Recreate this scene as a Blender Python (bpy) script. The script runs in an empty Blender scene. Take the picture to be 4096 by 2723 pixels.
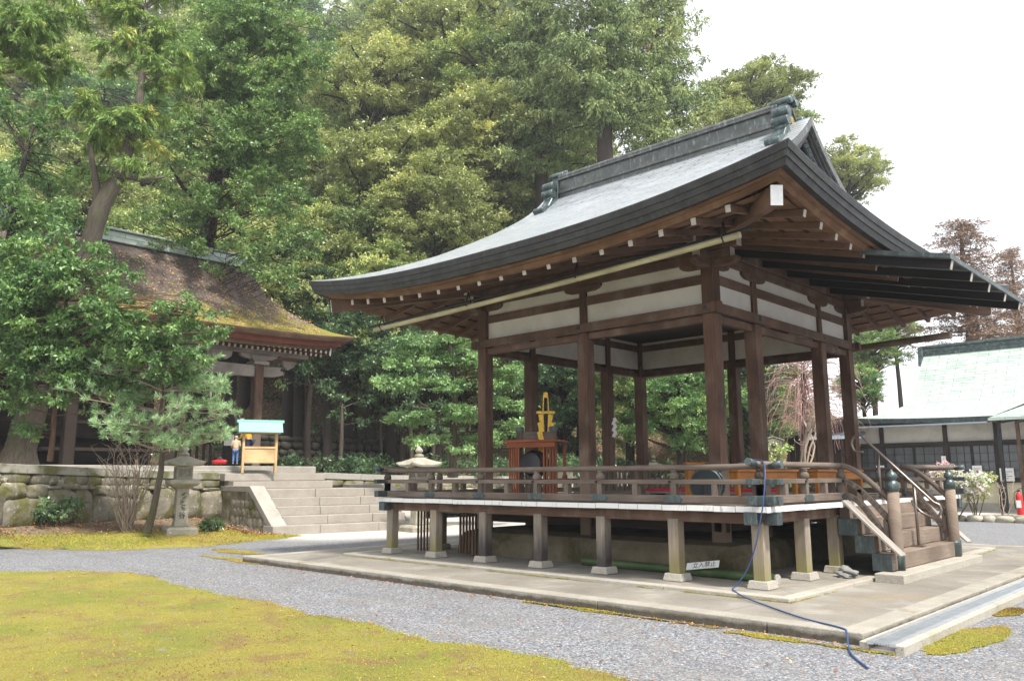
import bpy, bmesh, math, random
import numpy as np
from mathutils import Vector, Matrix
R = math.radians
random.seed(7)
rng = np.random.default_rng(11)
SC = bpy.context.scene
COL = SC.collection

# ---------------------------------------------------------------- camera
CAM = Vector((6.341, -11.369, 1.6))
FOC = 3254.7 / 4096
YAW, PIT, ROL = R(133.394), R(9.4855), R(-0.2534)
FW = Vector((math.cos(PIT) * math.cos(YAW), math.cos(PIT) * math.sin(YAW), math.sin(PIT)))
_r = FW.cross(Vector((0, 0, 1))).normalized()
_u = _r.cross(FW)
RT = math.cos(ROL) * _r + math.sin(ROL) * _u
UP = -math.sin(ROL) * _r + math.cos(ROL) * _u
cd = bpy.data.cameras.new('camera')
cd.sensor_width = 36
cd.lens = 36 * FOC
cd.clip_start = 0.05
cd.clip_end = 2000
cam = bpy.data.objects.new('camera', cd)
COL.objects.link(cam)
cam.matrix_world = Matrix(((RT.x, UP.x, -FW.x, CAM.x), (RT.y, UP.y, -FW.y, CAM.y), (RT.z, UP.z, -FW.z, CAM.z), (0, 0, 0, 1)))
SC.camera = cam

# ---------------------------------------------------------------- sky, sun, exposure
SUN_EL, SUN_AZ = 59, -14           # azimuth of the sun, degrees from +X towards +Y
w = bpy.data.worlds.new('World')
SC.world = w
w.use_nodes = True
nt = w.node_tree
nt.nodes.clear()
out = nt.nodes.new('ShaderNodeOutputWorld')
bg = nt.nodes.new('ShaderNodeBackground')
sky = nt.nodes.new('ShaderNodeTexSky')
sky.sky_type = 'NISHITA'
sky.sun_disc = False
sky.sun_elevation = R(SUN_EL)
sky.sun_rotation = R(90 - SUN_AZ)
sky.dust_density = 3.0
mixc = nt.nodes.new('ShaderNodeMix')
mixc.data_type = 'RGBA'
mixc.inputs[0].default_value = 0.86      # thin bright cloud over nearly the whole sky
mixc.inputs[7].default_value = (11.2, 11.5, 11.9, 1)
nt.links.new(sky.outputs[0], mixc.inputs[6])
nt.links.new(mixc.outputs[2], bg.inputs[0])
bg.inputs[1].default_value = 0.088
nt.links.new(bg.outputs[0], out.inputs[0])

sl = bpy.data.lights.new('sun', 'SUN')
sl.energy = 3.9
sl.angle = R(6)
sl.color = (1.0, 0.95, 0.86)
so = bpy.data.objects.new('sun', sl)
COL.objects.link(so)
so.location = (30, -10, 40)
sd = Vector((math.cos(R(SUN_EL)) * math.cos(R(SUN_AZ)), math.cos(R(SUN_EL)) * math.sin(R(SUN_AZ)), math.sin(R(SUN_EL))))
so.rotation_euler = sd.to_track_quat('Z', 'Y').to_euler()

vs = SC.view_settings
vs.view_transform = 'Standard'
vs.look = 'None'
vs.gamma = 1
vs.use_curve_mapping = False
vs.exposure = 0.95
SC.cycles.max_bounces = 6
SC.cycles.volume_bounces = 0
SC.cycles.transparent_max_bounces = 6
SC.cycles.use_denoising = True

# ---------------------------------------------------------------- helpers
def at(x, y, d):
    """world point that stands d metres ahead of the viewpoint (x, y on a 2359-wide sheet)"""
    a, b = (x * 1.7364 - 2048) / 3254.7, (y * 1.7364 - 1361.5) / 3254.7
    return CAM + d * (FW + a * RT - b * UP)

LOCAL = set()

def thing(name, label, cat, loc=(0, 0, 0), rotz=0, group=None):
    o = bpy.data.objects.new(name, None)
    COL.objects.link(o)
    o.empty_display_size = 0.3
    o.location = loc
    o.rotation_euler = (0, 0, rotz)
    o['label'] = label
    o['category'] = cat
    if group: o['group'] = group
    return o

def tag(o, label=None, cat=None, group=None, kind=None):
    if label: o['label'] = label
    if cat: o['category'] = cat
    if group: o['group'] = group
    if kind: o['kind'] = kind
    return o

def dup(o, loc=None, rotz=None, label=None, group=None, scale=None, parent=None):
    c = o.copy()
    COL.objects.link(c)
    if parent is not None: c.parent = parent
    for ch in list(o.children): dup(ch, parent=c)
    if loc is not None: c.location = loc
    if rotz is not None: c.rotation_euler = (0, 0, rotz)
    if scale is not None: c.scale = scale if hasattr(scale, '__len__') else (scale,) * 3
    if label: c['label'] = label
    if group: c['group'] = group
    return c

class MB:
    """collects boxes, beams, tubes ... into one mesh with uvs (u runs along the length, in metres)"""
    def __init__(s): s.v, s.f, s.uv, s.sm = [], [], [], []
    def face(s, idx, uv=None, smooth=False):
        s.f.append(tuple(idx)); s.sm.append(smooth)
        s.uv.extend(uv if uv else [(s.v[i][0] + s.v[i][2] * .3, s.v[i][1] + s.v[i][2]) for i in idx])
    def quad(s, a, b, c, d, smooth=False):
        n = len(s.v); s.v += [tuple(a), tuple(b), tuple(c), tuple(d)]
        A, B, Cc = Vector(a), Vector(b), Vector(c)
        L, W = (B - A).length, (Cc - B).length
        s.face((n, n + 1, n + 2, n + 3), [(0, 0), (L, 0), (L, W), (0, W)], smooth)
    def frame(s, o, X, Y, Z, lx, ly, lz):
        """box centred on o, half sizes along unit axes X (length), Y, Z"""
        o, X, Y, Z = Vector(o), Vector(X), Vector(Y), Vector(Z)
        n = len(s.v)
        for i in (-1, 1):
            for j in (-1, 1):
                for k in (-1, 1): s.v.append(tuple(o + X * (lx * i) + Y * (ly * j) + Z * (lz * k)))
        ou, ov = random.uniform(0, 60), random.uniform(0, 60)
        U = lambda i, c: (ou + c[0], ov + c[1])
        def fc(ids, uv): s.face([n + i for i in ids], [(ou + a, ov + b) for a, b in uv])
        x, y, z = 2 * lx, 2 * ly, 2 * lz
        fc((0, 4, 5, 1), [(0, 0), (x, 0), (x, z), (0, z)])
        fc((6, 2, 3, 7), [(x, y + z), (0, y + z), (0, y), (x, y)][::1])
        fc((2, 6, 4, 0), [(0, 9 + y), (x, 9 + y), (x, 9), (0, 9)])
        fc((1, 5, 7, 3), [(0, 5), (x, 5), (x, 5 + y), (0, 5 + y)])
        fc((4, 6, 7, 5), [(3.1, 0), (3.1 + y * .1, y), (3.1 + y * .1 + z * .05, y + z), (3.1, z)])
        fc((2, 0, 1, 3), [(7.1, 0), (7.1 + y * .1, y), (7.1 + y * .1 + z * .05, y + z), (7.1, z)])
    def box(s, lo, hi):
        c = [(a + b) / 2 for a, b in zip(lo, hi)]; h = [abs(b - a) / 2 for a, b in zip(lo, hi)]
        ax = [(1, 0, 0), (0, 1, 0), (0, 0, 1)]
        i = max(range(3), key=lambda k: h[k]); j, k = (i + 1) % 3, (i + 2) % 3
        s.frame(c, ax[i], ax[j], ax[k], h[i], h[j], h[k])
    def beam(s, p, q, w, h, up=(0, 0, 1)):
        p, q = Vector(p), Vector(q); X = (q - p).normalized(); up = Vector(up)
        Y = up.cross(X)
        if Y.length < 1e-4: Y = Vector((0, 1, 0)).cross(X)
        Y.normalize(); Z = X.cross(Y)
        s.frame((p + q) / 2, X, Y, Z, (q - p).length / 2, w / 2, h / 2)
    def tube(s, pts, rad, n=10, cap=True, smooth=True, sq=1.0):
        pts = [Vector(p) for p in pts]; m = len(pts)
        rad = [rad] * m if not hasattr(rad, '__len__') else rad
        T = (pts[1] - pts[0]).normalized()
        N = T.cross(Vector((0, 0, 1)))
        if N.length < 1e-3: N = T.cross(Vector((1, 0, 0)))
        N.normalize(); base = len(s.v); L = random.uniform(0, 50); ov = random.uniform(0, 50); rows = []
        for i, p in enumerate(pts):
            t = (pts[min(i + 1, m - 1)] - pts[max(i - 1, 0)])
            t = t.normalized() if t.length > 1e-9 else T
            N = (N - t * N.dot(t)); N = N.normalized() if N.length > 1e-6 else t.orthogonal().normalized()
            B = t.cross(N)
            if i: L += (pts[i] - pts[i - 1]).length
            rows.append(L)
            for k in range(n):
                a = 2 * math.pi * k / n
                s.v.append(tuple(p + (N * math.cos(a) + B * (math.sin(a) * sq)) * rad[i]))
        for i in range(m - 1):
            for k in range(n):
                k2 = (k + 1) % n; c = 2 * math.pi * rad[i] / n
                s.face((base + i * n + k, base + i * n + k2, base + (i + 1) * n + k2, base + (i + 1) * n + k),
                       [(rows[i], ov + c * k), (rows[i], ov + c * (k + 1)), (rows[i + 1], ov + c * (k + 1)), (rows[i + 1], ov + c * k)], smooth)
        if cap:
            s.face([base + k for k in range(n)][::-1], [(0.3, 0.02 * k) for k in range(n)])
            s.face([base + (m - 1) * n + k for k in range(n)], [(0.3, 0.02 * k) for k in range(n)])
    def lathe(s, prof, c=(0, 0, 0), n=24, smooth=True, rot=0, sides=None):
        """prof: list of (radius, z)"""
        base = len(s.v); n = sides or n
        for r, z in prof:
            for k in range(n):
                a = 2 * math.pi * k / n + rot
                s.v.append((c[0] + r * math.cos(a), c[1] + r * math.sin(a), c[2] + z))
        for i in range(len(prof) - 1):
            for k in range(n):
                k2 = (k + 1) % n
                s.face((base + i * n + k, base + i * n + k2, base + (i + 1) * n + k2, base + (i + 1) * n + k), None, smooth)
        s.face([base + k for k in range(n)][::-1]); s.face([base + (len(prof) - 1) * n + k for k in range(n)])
    def prism(s, poly, o, X, Y, Z, t):
        """polygon (x, y) in the plane X, Y, extruded along Z from -t/2 to t/2"""
        o, X, Y, Z = Vector(o), Vector(X), Vector(Y), Vector(Z); n = len(poly); b = len(s.v); ou = random.uniform(0, 40)
        for k in (-.5, .5):
            for x, y in poly: s.v.append(tuple(o + X * x + Y * y + Z * (t * k)))
        s.face([b + i for i in range(n)][::-1], [(ou + p[0], p[1]) for p in poly][::-1]); s.face([b + n + i for i in range(n)], [(ou + p[0], p[1]) for p in poly])
        for i in range(n):
            j = (i + 1) % n
            s.face((b + i, b + j, b + n + j, b + n + i), [(ou + poly[i][0], 0), (ou + poly[j][0], 0), (ou + poly[j][0], t), (ou + poly[i][0], t)])
    def grid(s, rows, smooth=True, uvs=None, flip=False):
        """rows: list of equally long lists of points"""
        b = len(s.v); m, n = len(rows), len(rows[0])
        for r_ in rows: s.v += [tuple(p) for p in r_]
        for i in range(m - 1):
            for j in range(n - 1):
                ids = [b + i * n + j, b + i * n + j + 1, b + (i + 1) * n + j + 1, b + (i + 1) * n + j]
                uv = [uvs[i][j], uvs[i][j + 1], uvs[i + 1][j + 1], uvs[i + 1][j]] if uvs else None
                if flip: ids = ids[::-1]; uv = uv[::-1] if uv else None
                s.face(ids, uv, smooth)
    def split(s, name, mat, parent=None, bevel=0, seg=1):
        """one object per loose piece"""
        root = list(range(len(s.v)))
        def find(i):
            while root[i] != i: root[i] = root[root[i]]; i = root[i]
            return i
        for f in s.f:
            for j in f[1:]: root[find(j)] = find(f[0])
        groups, k = {}, 0
        for f, sm in zip(s.f, s.sm):
            groups.setdefault(find(f[0]), []).append((f, s.uv[k:k + len(f)], sm)); k += len(f)
        res = []
        for g in groups.values():
            m, mp = MB(), {}
            for f, uv, sm in g:
                ids = []
                for i in f:
                    if i not in mp: mp[i] = len(m.v); m.v.append(s.v[i])
                    ids.append(mp[i])
                m.f.append(tuple(ids)); m.uv.extend(uv); m.sm.append(sm)
            res.append(m.build(name, mat, parent, bevel, seg))
        return res
    def build(s, name, mat, parent=None, bevel=0, seg=1, off=(0, 0, 0)):
        me = bpy.data.meshes.new(name)
        me.from_pydata(s.v, [], s.f)
        uvl = me.uv_layers.new(name='UVMap')
        uvl.data.foreach_set('uv', np.array(s.uv, dtype=np.float32).ravel())
        me.polygons.foreach_set('use_smooth', np.array(s.sm, dtype=bool))
        me.materials.append(mat)
        me.update()
        o = bpy.data.objects.new(name, me)
        COL.objects.link(o)
        o.location = off
        if parent is not None: o.parent = parent
        if bevel:
            bv = o.modifiers.new('bevel', 'BEVEL'); bv.width = bevel; bv.segments = seg; bv.limit_method = 'ANGLE'; bv.angle_limit = R(40)
        return o

def leaves(name, P, Dr, Nr, L, W, tone, mat, parent=None, fold=0.18):
    """one mesh of many small folded leaf blades. P base points, Dr leaf directions, Nr normals"""
    n = len(P)
    Dr = Dr / np.linalg.norm(Dr, axis=1, keepdims=True)
    S = np.cross(Dr, Nr); S /= np.linalg.norm(S, axis=1, keepdims=True) + 1e-9
    Nn = np.cross(S, Dr)
    L = np.broadcast_to(L, (n,))[:, None]; W = np.broadcast_to(W, (n,))[:, None]
    V = np.empty((n, 4, 3), dtype=np.float32)
    V[:, 0] = P
    V[:, 1] = P + Dr * L * .48 + S * W * .5 + Nn * W * fold
    V[:, 2] = P + Dr * L - Nn * L * .06
    V[:, 3] = P + Dr * L * .48 - S * W * .5 + Nn * W * fold
    me = bpy.data.meshes.new(name)
    me.vertices.add(4 * n); me.loops.add(4 * n); me.polygons.add(n)
    me.vertices.foreach_set('co', V.ravel())
    me.loops.foreach_set('vertex_index', np.arange(4 * n, dtype=np.int32))
    me.polygons.foreach_set('loop_start', np.arange(0, 4 * n, 4, dtype=np.int32))
    me.update(calc_edges=True)
    at_ = me.attributes.new('tone', 'FLOAT', 'POINT')
    at_.data.foreach_set('value', np.repeat(np.asarray(tone, dtype=np.float32), 4))
    me.materials.append(mat)
    o = bpy.data.objects.new(name, me)
    COL.objects.link(o)
    if parent is not None: o.parent = parent
    return o
# ---------------------------------------------------------------- materials
class NT:
    def __init__(s, name):
        s.m = bpy.data.materials.new(name); s.m.use_nodes = True; s.t = s.m.node_tree; s.t.nodes.clear()
        s.out = s.n('ShaderNodeOutputMaterial')
    def n(s, typ, **kw):
        x = s.t.nodes.new(typ)
        for k, v in kw.items(): setattr(x, k, v)
        return x
    def l(s, a, b): s.t.links.new(a, b)
    def val(s, sock, v):
        if hasattr(v, 'is_linked') or hasattr(v, 'links'): s.l(v, sock)
        else: sock.default_value = v
    def coords(s, uv=False, scale=(1, 1, 1), rnd=True):
        tc = s.n('ShaderNodeTexCoord'); mp = s.n('ShaderNodeMapping'); mp.inputs['Scale'].default_value = scale
        s.l(tc.outputs['UV' if uv else 'Object'], mp.inputs['Vector'])
        if rnd:
            oi = s.n('ShaderNodeObjectInfo'); mu = s.n('ShaderNodeMath', operation='MULTIPLY'); mu.inputs[1].default_value = 37
            s.l(oi.outputs['Random'], mu.inputs[0]); s.l(mu.outputs[0], mp.inputs['Location'])
        return mp.outputs[0]
    def noise(s, vec, scale, detail=4, rough=.55, dist=0):
        x = s.n('ShaderNodeTexNoise'); x.inputs['Scale'].default_value = scale; x.inputs['Detail'].default_value = detail
        x.inputs['Roughness'].default_value = rough; x.inputs['Distortion'].default_value = dist
        s.l(vec, x.inputs['Vector']); return x.outputs['Fac']
    def voro(s, vec, scale, feat='F1', out='Distance', rnd=1.0):
        x = s.n('ShaderNodeTexVoronoi', feature=feat); x.inputs['Scale'].default_value = scale; x.inputs['Randomness'].default_value = rnd
        s.l(vec, x.inputs['Vector']); return x.outputs[out]
    def ramp(s, fac, stops, interp='LINEAR'):
        x = s.n('ShaderNodeValToRGB'); cr = x.color_ramp; cr.interpolation = interp
        while len(cr.elements) < len(stops): cr.elements.new(.5)
        for e, (p, c) in zip(cr.elements, stops):
            e.position = p; e.color = (c, c, c, 1) if not hasattr(c, '__len__') else (*c, 1)
        s.l(fac, x.inputs['Fac']); return x.outputs['Color']
    def mix(s, fac, a, b, mode='MIX'):
        x = s.n('ShaderNodeMix', data_type='RGBA', blend_type=mode)
        s.val(x.inputs[0], fac)
        for sock, v in ((x.inputs[6], a), (x.inputs[7], b)):
            if hasattr(v, 'links'): s.l(v, sock)
            else: sock.default_value = (*v, 1) if len(v) == 3 else v
        return x.outputs[2]
    def math(s, op, a, b=0.0):
        x = s.n('ShaderNodeMath', operation=op); s.val(x.inputs[0], a); s.val(x.inputs[1], b); return x.outputs[0]
    def sepz(s, vec, i=2):
        x = s.n('ShaderNodeSeparateXYZ'); s.l(vec, x.inputs[0]); return x.outputs[i]
    def bsdf(s, col, rough=.7, spec=.3, metal=0.0, bump=None, bstr=.3, bdist=.02, trans=0.0, coat=0):
        p = s.n('ShaderNodeBsdfPrincipled')
        if hasattr(col, 'links'): s.l(col, p.inputs['Base Color'])
        else: p.inputs['Base Color'].default_value = (*col, 1)
        s.val(p.inputs['Roughness'], rough); p.inputs['Specular IOR Level'].default_value = spec; s.val(p.inputs['Metallic'], metal)
        if coat: p.inputs['Coat Weight'].default_value = coat
        if bump is not None:
            b = s.n('ShaderNodeBump'); b.inputs['Strength'].default_value = bstr; b.inputs['Distance'].default_value = bdist
            s.l(bump, b.inputs['Height']); s.l(b.outputs[0], p.inputs['Normal'])
        res = p.outputs[0]
        if trans:
            t = s.n('ShaderNodeBsdfTranslucent'); mx = s.n('ShaderNodeMixShader'); mx.inputs[0].default_value = trans
            if hasattr(col, 'links'):
                s.l(s.mix(1.0, col, (1.0, 1.05, .55), 'MULTIPLY'), t.inputs['Color'])
            else: t.inputs['Color'].default_value = (*col, 1)
            s.l(p.outputs[0], mx.inputs[1]); s.l(t.outputs[0], mx.inputs[2]); res = mx.outputs[0]
        s.l(res, s.out.inputs[0]); return s.m

def wood(name, c1, c2, stain=None, amount=.5, rough=.75, grain=26, foot=None):
    k = NT(name); uv = k.coords(True, (1, 1, 1), False); st = k.coords(True, (1.1, grain, 1), False)
    g = k.noise(st, 1.6, 6, .65, .4); big = k.noise(uv, 1.3, 3, .5)
    c = k.ramp(g, [(.28, c1), (.72, c2)])
    c = k.mix(k.ramp(big, [(.35, 0.0), (.70, .75)]), c, tuple(a * .55 for a in c1))
    if stain:
        ob = k.coords(False, (1, 1, .45), True)
        c = k.mix(k.ramp(k.noise(ob, 3.2, 4, .6), [(.5, 0.0), (.72, amount)]), c, stain)
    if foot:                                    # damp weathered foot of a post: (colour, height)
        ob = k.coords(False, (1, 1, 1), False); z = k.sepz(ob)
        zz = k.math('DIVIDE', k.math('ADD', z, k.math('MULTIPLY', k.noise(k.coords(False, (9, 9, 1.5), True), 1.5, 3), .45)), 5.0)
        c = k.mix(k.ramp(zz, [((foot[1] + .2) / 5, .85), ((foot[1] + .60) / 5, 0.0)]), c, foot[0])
    gap = k.ramp(g, [(.2, 0.0), (.4, 1.0)])
    return k.bsdf(c, rough, .25, 0, gap, .35, .006)

def stone(name, c1, c2, moss=None, mamount=.5, mscale=1.6, speck=.35, rough=.85, mup=False, bscale=18, bstr=.35, lich=None, msharp=(.5, .66), isl=False):
    k = NT(name); o = k.coords(False, (1, 1, 1), True)
    c = k.ramp(k.noise(o, 2.3, 6, .6), [(.3, c1), (.7, c2)])
    if isl:
        gi = k.n('ShaderNodeNewGeometry'); c = k.mix(1.0, c, k.ramp(gi.outputs['Random Per Island'], [(0, (.5, .5, .5)), (.6, (1.0, .98, .92)), (1, (1.45, 1.42, 1.36))]), 'MULTIPLY')
    sp = k.noise(o, 140, 2, .7)
    c = k.mix(speck, c, k.ramp(sp, [(.35, tuple(a * .35 for a in c1)), (.62, tuple(min(1, a * 1.6) for a in c2))]))
    if lich: c = k.mix(k.ramp(k.noise(o, 4.5, 5, .7), [(.58, 0.0), (.66, .8)]), c, lich)
    if moss:
        m = k.ramp(k.noise(o, mscale, 7, .65, .3), [(msharp[0], 0.0), (msharp[1], mamount)])
        if mup:
            ge = k.n('ShaderNodeNewGeometry'); m = k.mix(1.0, m, k.ramp(k.sepz(ge.outputs['Normal']), [(.1, 0.25), (.8, 1.0)]), 'MULTIPLY')
        c = k.mix(m, c, k.ramp(k.noise(o, 30, 3), [(.3, tuple(a * .6 for a in moss)), (.7, moss)]))
    return k.bsdf(c, rough, .2, 0, k.noise(o, bscale, 8, .7), bstr, .03)

def plain(name, c, rough=.6, spec=.4, metal=0.0, var=.25, scale=6, bstr=.1):
    k = NT(name); o = k.coords(False, (1, 1, 1), True); f = k.noise(o, scale, 5, .6)
    col = k.ramp(f, [(.3, tuple(a * (1 - var) for a in c)), (.7, tuple(min(1, a * (1 + var * .6)) for a in c))])
    return k.bsdf(col, rough, spec, metal, k.noise(o, scale * 6, 3), bstr, .01)

def leafmat(name, stops, rough=.38, trans=.3, spec=.5):
    k = NT(name); a = k.n('ShaderNodeAttribute'); a.attribute_name = 'tone'
    oi = k.n('ShaderNodeObjectInfo')
    f = k.math('ADD', a.outputs['Fac'], k.math('MULTIPLY', k.math('SUBTRACT', oi.outputs['Random'], .5), .16))
    return k.bsdf(k.ramp(f, stops), rough, spec, trans=trans)

def barkmat(name, c1, c2, moss=None):
    k = NT(name); st = k.coords(True, (1.5, 11, 1), False); o = k.coords(False)
    g = k.noise(st, 2.2, 6, .7, .6); c = k.ramp(g, [(.3, c1), (.7, c2)])
    if moss: c = k.mix(k.ramp(k.noise(o, 2.0, 5), [(.5, 0.0), (.7, .6)]), c, moss)
    return k.bsdf(c, .9, .15, 0, g, .6, .03)

M = {}
M['column'] = wood('column_timber', (0.059, 0.031, 0.021), (0.165, 0.090, 0.059), (0.185, 0.137, 0.105), .6, foot=((0.185, 0.137, 0.105), 1.5))
M['beam'] = wood('beam_timber', (0.075, 0.042, 0.028), (0.188, 0.111, 0.076), (0.209, 0.161, 0.125), .6)
M['grey'] = wood('weathered_timber', (.105, .080, .064), (.235, .19, .155), (.12, .08, .06), .5)
M['post'] = wood('veranda_post_timber', (.20, .165, .13), (.38, .33, .27), (.30, .22, .12), .55, foot=((.20, .18, .055), .25))
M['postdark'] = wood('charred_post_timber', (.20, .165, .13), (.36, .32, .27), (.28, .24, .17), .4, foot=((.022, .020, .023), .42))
M['rafter'] = wood('rafter_timber', (0.109, 0.061, 0.039), (0.208, 0.124, 0.085), (0.049, 0.030, 0.022), .5)
M['soffit'] = wood('soffit_boards', (0.118, 0.062, 0.036), (0.245, 0.136, 0.080), (0.319, 0.213, 0.127), .45, grain=14)
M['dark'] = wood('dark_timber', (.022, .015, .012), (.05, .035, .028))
M['blackwood'] = wood('black_stained_timber', (.010, .010, .012), (.022, .020, .022), rough=.6)
M['step'] = wood('stair_timber', (.17, .125, .095), (.31, .25, .20), (.18, .135, .10), .4)
M['board'] = wood('grey_board', (.24, .215, .19), (.46, .43, .39), (.2, .17, .14), .5)
M['orange'] = wood('orange_timber', (0.344, 0.117, 0.018), (0.508, 0.211, 0.036), rough=.5)
M['vermilion'] = wood('vermilion_timber', (0.238, 0.059, 0.021), (0.343, 0.106, 0.035), rough=.55)
M['newwood'] = wood('fresh_cedar', (.55, .36, .18), (.72, .52, .29), rough=.6, grain=18)
M['redwood'] = wood('eave_redwood', (.13, .035, .022), (.26, .075, .04), (.08, .03, .02), .5)
M['carved'] = wood('pale_weathered_timber', (.19, .16, .14), (.36, .32, .29), (.12, .09, .08), .5)
M['plaster'] = stone('plaster', (.56, .54, .49), (.66, .64, .60), (.40, .37, .27), .45, 1.1, .0, bscale=5, bstr=.05, msharp=(.5, .75))
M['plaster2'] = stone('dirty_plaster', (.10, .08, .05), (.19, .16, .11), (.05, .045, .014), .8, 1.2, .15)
M['ochrewall'] = plain('ochre_plaster', (.60, .54, .38), .9, .1, 0, .1, 2, .05)
M['endpaint'] = plain('chalky_end_paint', (.47, .44, .39), .8, .2, 0, .25, 14, .1)
M['white'] = plain('white_paint', (.80, .80, .79), .6, .3, 0, .12, 14, .1)
k = NT('worn_white_paint'); o_ = k.coords(False); 
M['wornwhite'] = k.bsdf(k.mix(k.ramp(k.noise(k.coords(False, (1, 1, .3)), 11, 6, .7), [(.56, 0.0), (.72, .85)]), (0.680, 0.671, 0.654), (0.136, 0.128, 0.102)), .7, .2)
def patina(name, c1, c2, c3, rough, metal):
    k = NT(name); o = k.coords(False, (1, 1, 1), True)
    c = k.mix(k.ramp(k.noise(o, 5, 6, .65), [(.42, 0.0), (.66, 1.0)]), c1, c2)
    c = k.mix(k.ramp(k.noise(k.coords(False, (1, 1, .25)), 16, 5, .7), [(.55, 0.0), (.7, .8)]), c, c3)
    return k.bsdf(c, rough, .5, metal, k.noise(o, 40, 4), .12, .01)
M['copperdk'] = patina('dark_copper', (.040, .052, .056), (.075, .098, .10), (.15, .20, .19), .5, .3)
M['bronze'] = patina('green_bronze', (.045, .062, .064), (.10, .135, .13), (.25, .34, .315), .36, .5)
M['ridgecu'] = patina('ridge_copper', (.070, .072, .068), (.115, .12, .112), (.24, .32, .30), .42, .4)
M['fasciacu'] = patina('fascia_copper', (0.022, 0.021, 0.022), (0.043, 0.043, 0.043), (0.066, 0.078, 0.074), .55, .25)

def sheetroof(name, c1, c2, rough, metal, course, joint, wear=None, line=.25, ms=.006):
    """copper sheet roof laid in courses; uv: u along the eave, v up the slope (metres)"""
    k = NT(name); uv = k.coords(True, (1, 1, 1), False)
    b = k.n('ShaderNodeTexBrick'); b.offset = .5; b.inputs['Scale'].default_value = 1; b.inputs['Brick Width'].default_value = joint
    b.inputs['Row Height'].default_value = course; b.inputs['Mortar Size'].default_value = ms; b.inputs['Mortar Smooth'].default_value = .25
    b.inputs['Color1'].default_value = (*c1, 1); b.inputs['Color2'].default_value = (*c2, 1); b.inputs['Mortar'].default_value = (*[a * line for a in c1], 1)
    k.l(uv, b.inputs['Vector'])
    c = b.outputs['Color']
    if wear: c = k.mix(k.ramp(k.noise(k.coords(True, (.6, 1.2, 1), False), 2.5, 5, .65), [(.45, 0.0), (.7, .7)]), c, wear)
    sv = k.n('ShaderNodeSeparateXYZ'); k.l(uv, sv.inputs[0])
    fr = k.math('FRACT', k.math('DIVIDE', sv.outputs[1], course))
    h = k.math('SUBTRACT', k.math('MULTIPLY', k.math('SUBTRACT', 1.0, fr), .6), k.math('MULTIPLY', b.outputs['Fac'], .5))
    h = k.math('ADD', h, k.math('MULTIPLY', k.noise(uv, 4, 3), .25))
    return k.bsdf(c, k.ramp(k.noise(uv, 5, 4), [(.3, rough * .8), (.7, rough * 1.25)]), .5, metal, h, .22, .012)
M['roofcu'] = sheetroof('copper_sheet_roof', (.38, .41, .44), (.50, .525, .55), .34, .5, .11, .75, (.52, .56, .58), .18, .012)
M['roofgreen'] = sheetroof('green_copper_roof', (0.293, 0.376, 0.334), (0.429, 0.493, 0.445), .45, .12, .19, .9, (0.488, 0.520, 0.492), .45, .016)
M['roofblue'] = sheetroof('grey_blue_metal_roof', (.30, .36, .42), (.36, .42, .48), .4, .4, .12, 3.0)

k = NT('mossy_bark_roof'); uv = k.coords(True, (1, 1, 1), False); v_ = k.sepz(uv, 1)
n1 = k.noise(uv, 1.1, 6, .7); fine = k.noise(uv, 38, 3, .7)
c = k.ramp(k.noise(k.coords(True, (9, 1.2, 1), False), 2, 5, .6), [(.3, (.075, .058, .050)), (.7, (.165, .135, .12))])
c = k.mix(k.ramp(k.voro(uv, 9, 'F1', 'Distance'), [(.10, .75), (.2, 0.0)]), c, (.42, .33, .25))
mo = k.math('SUBTRACT', k.math('ADD', n1, k.math('MULTIPLY', k.noise(uv, 6, 5), .6)), k.math('ADD', k.math('MULTIPLY', v_, .11), .13))
c = k.mix(k.ramp(mo, [(.44, 0.0), (.60, .8)]), c, k.ramp(fine, [(.3, (.12, .115, .016)), (.7, (.30, .27, .045))]))
M['barkroof'] = k.bsdf(c, .95, .1, 0, fine, .6, .05)

M['pale_stone'] = stone('pale_granite', (.245, .23, .20), (.37, .35, .315), (.20, .19, .06), .5, 1.1, .4, msharp=(.62, .72))
M['cap'] = stone('mossy_cap_stone', (.24, .225, .19), (.37, .35, .31), (.13, .135, .03), .85, 1.5, .3, msharp=(.47, .60))
M['step_stone'] = stone('step_granite', (.235, .205, .175), (.36, .33, .295), (.24, .21, .12), .35, 1.0, .45, msharp=(.6, .75))
M['rock'] = stone('mossy_rock', (.13, .115, .09), (.32, .295, .24), (.135, .135, .028), .85, 2.0, .25, bscale=7, bstr=1.0, lich=(.50, .49, .43), msharp=(.47, .6), isl=True)
M['darkrock'] = stone('dark_rock', (.028, .026, .022), (.075, .07, .06), (.04, .05, .014), .8, 2.2, .2, bscale=9, bstr=.8, isl=True)  # rear wall tone lowered to stand in for the forest shade
M['lantern'] = stone('lantern_granite', (.22, .20, .16), (.37, .345, .285), (.16, .155, .06), .5, 2.2, .45, lich=(.5, .49, .45))
M['kerb'] = stone('kerb_granite', (.25, .225, .185), (.38, .355, .31), (.22, .17, .035), .5, 2.6, .5, msharp=(.58, .7))
_kw = stone('outer_kerb_granite', (.17, .152, .125), (.31, .285, .24), (.13, .105, .03), .75, 2.2, .55, msharp=(.50, .66))

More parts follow.
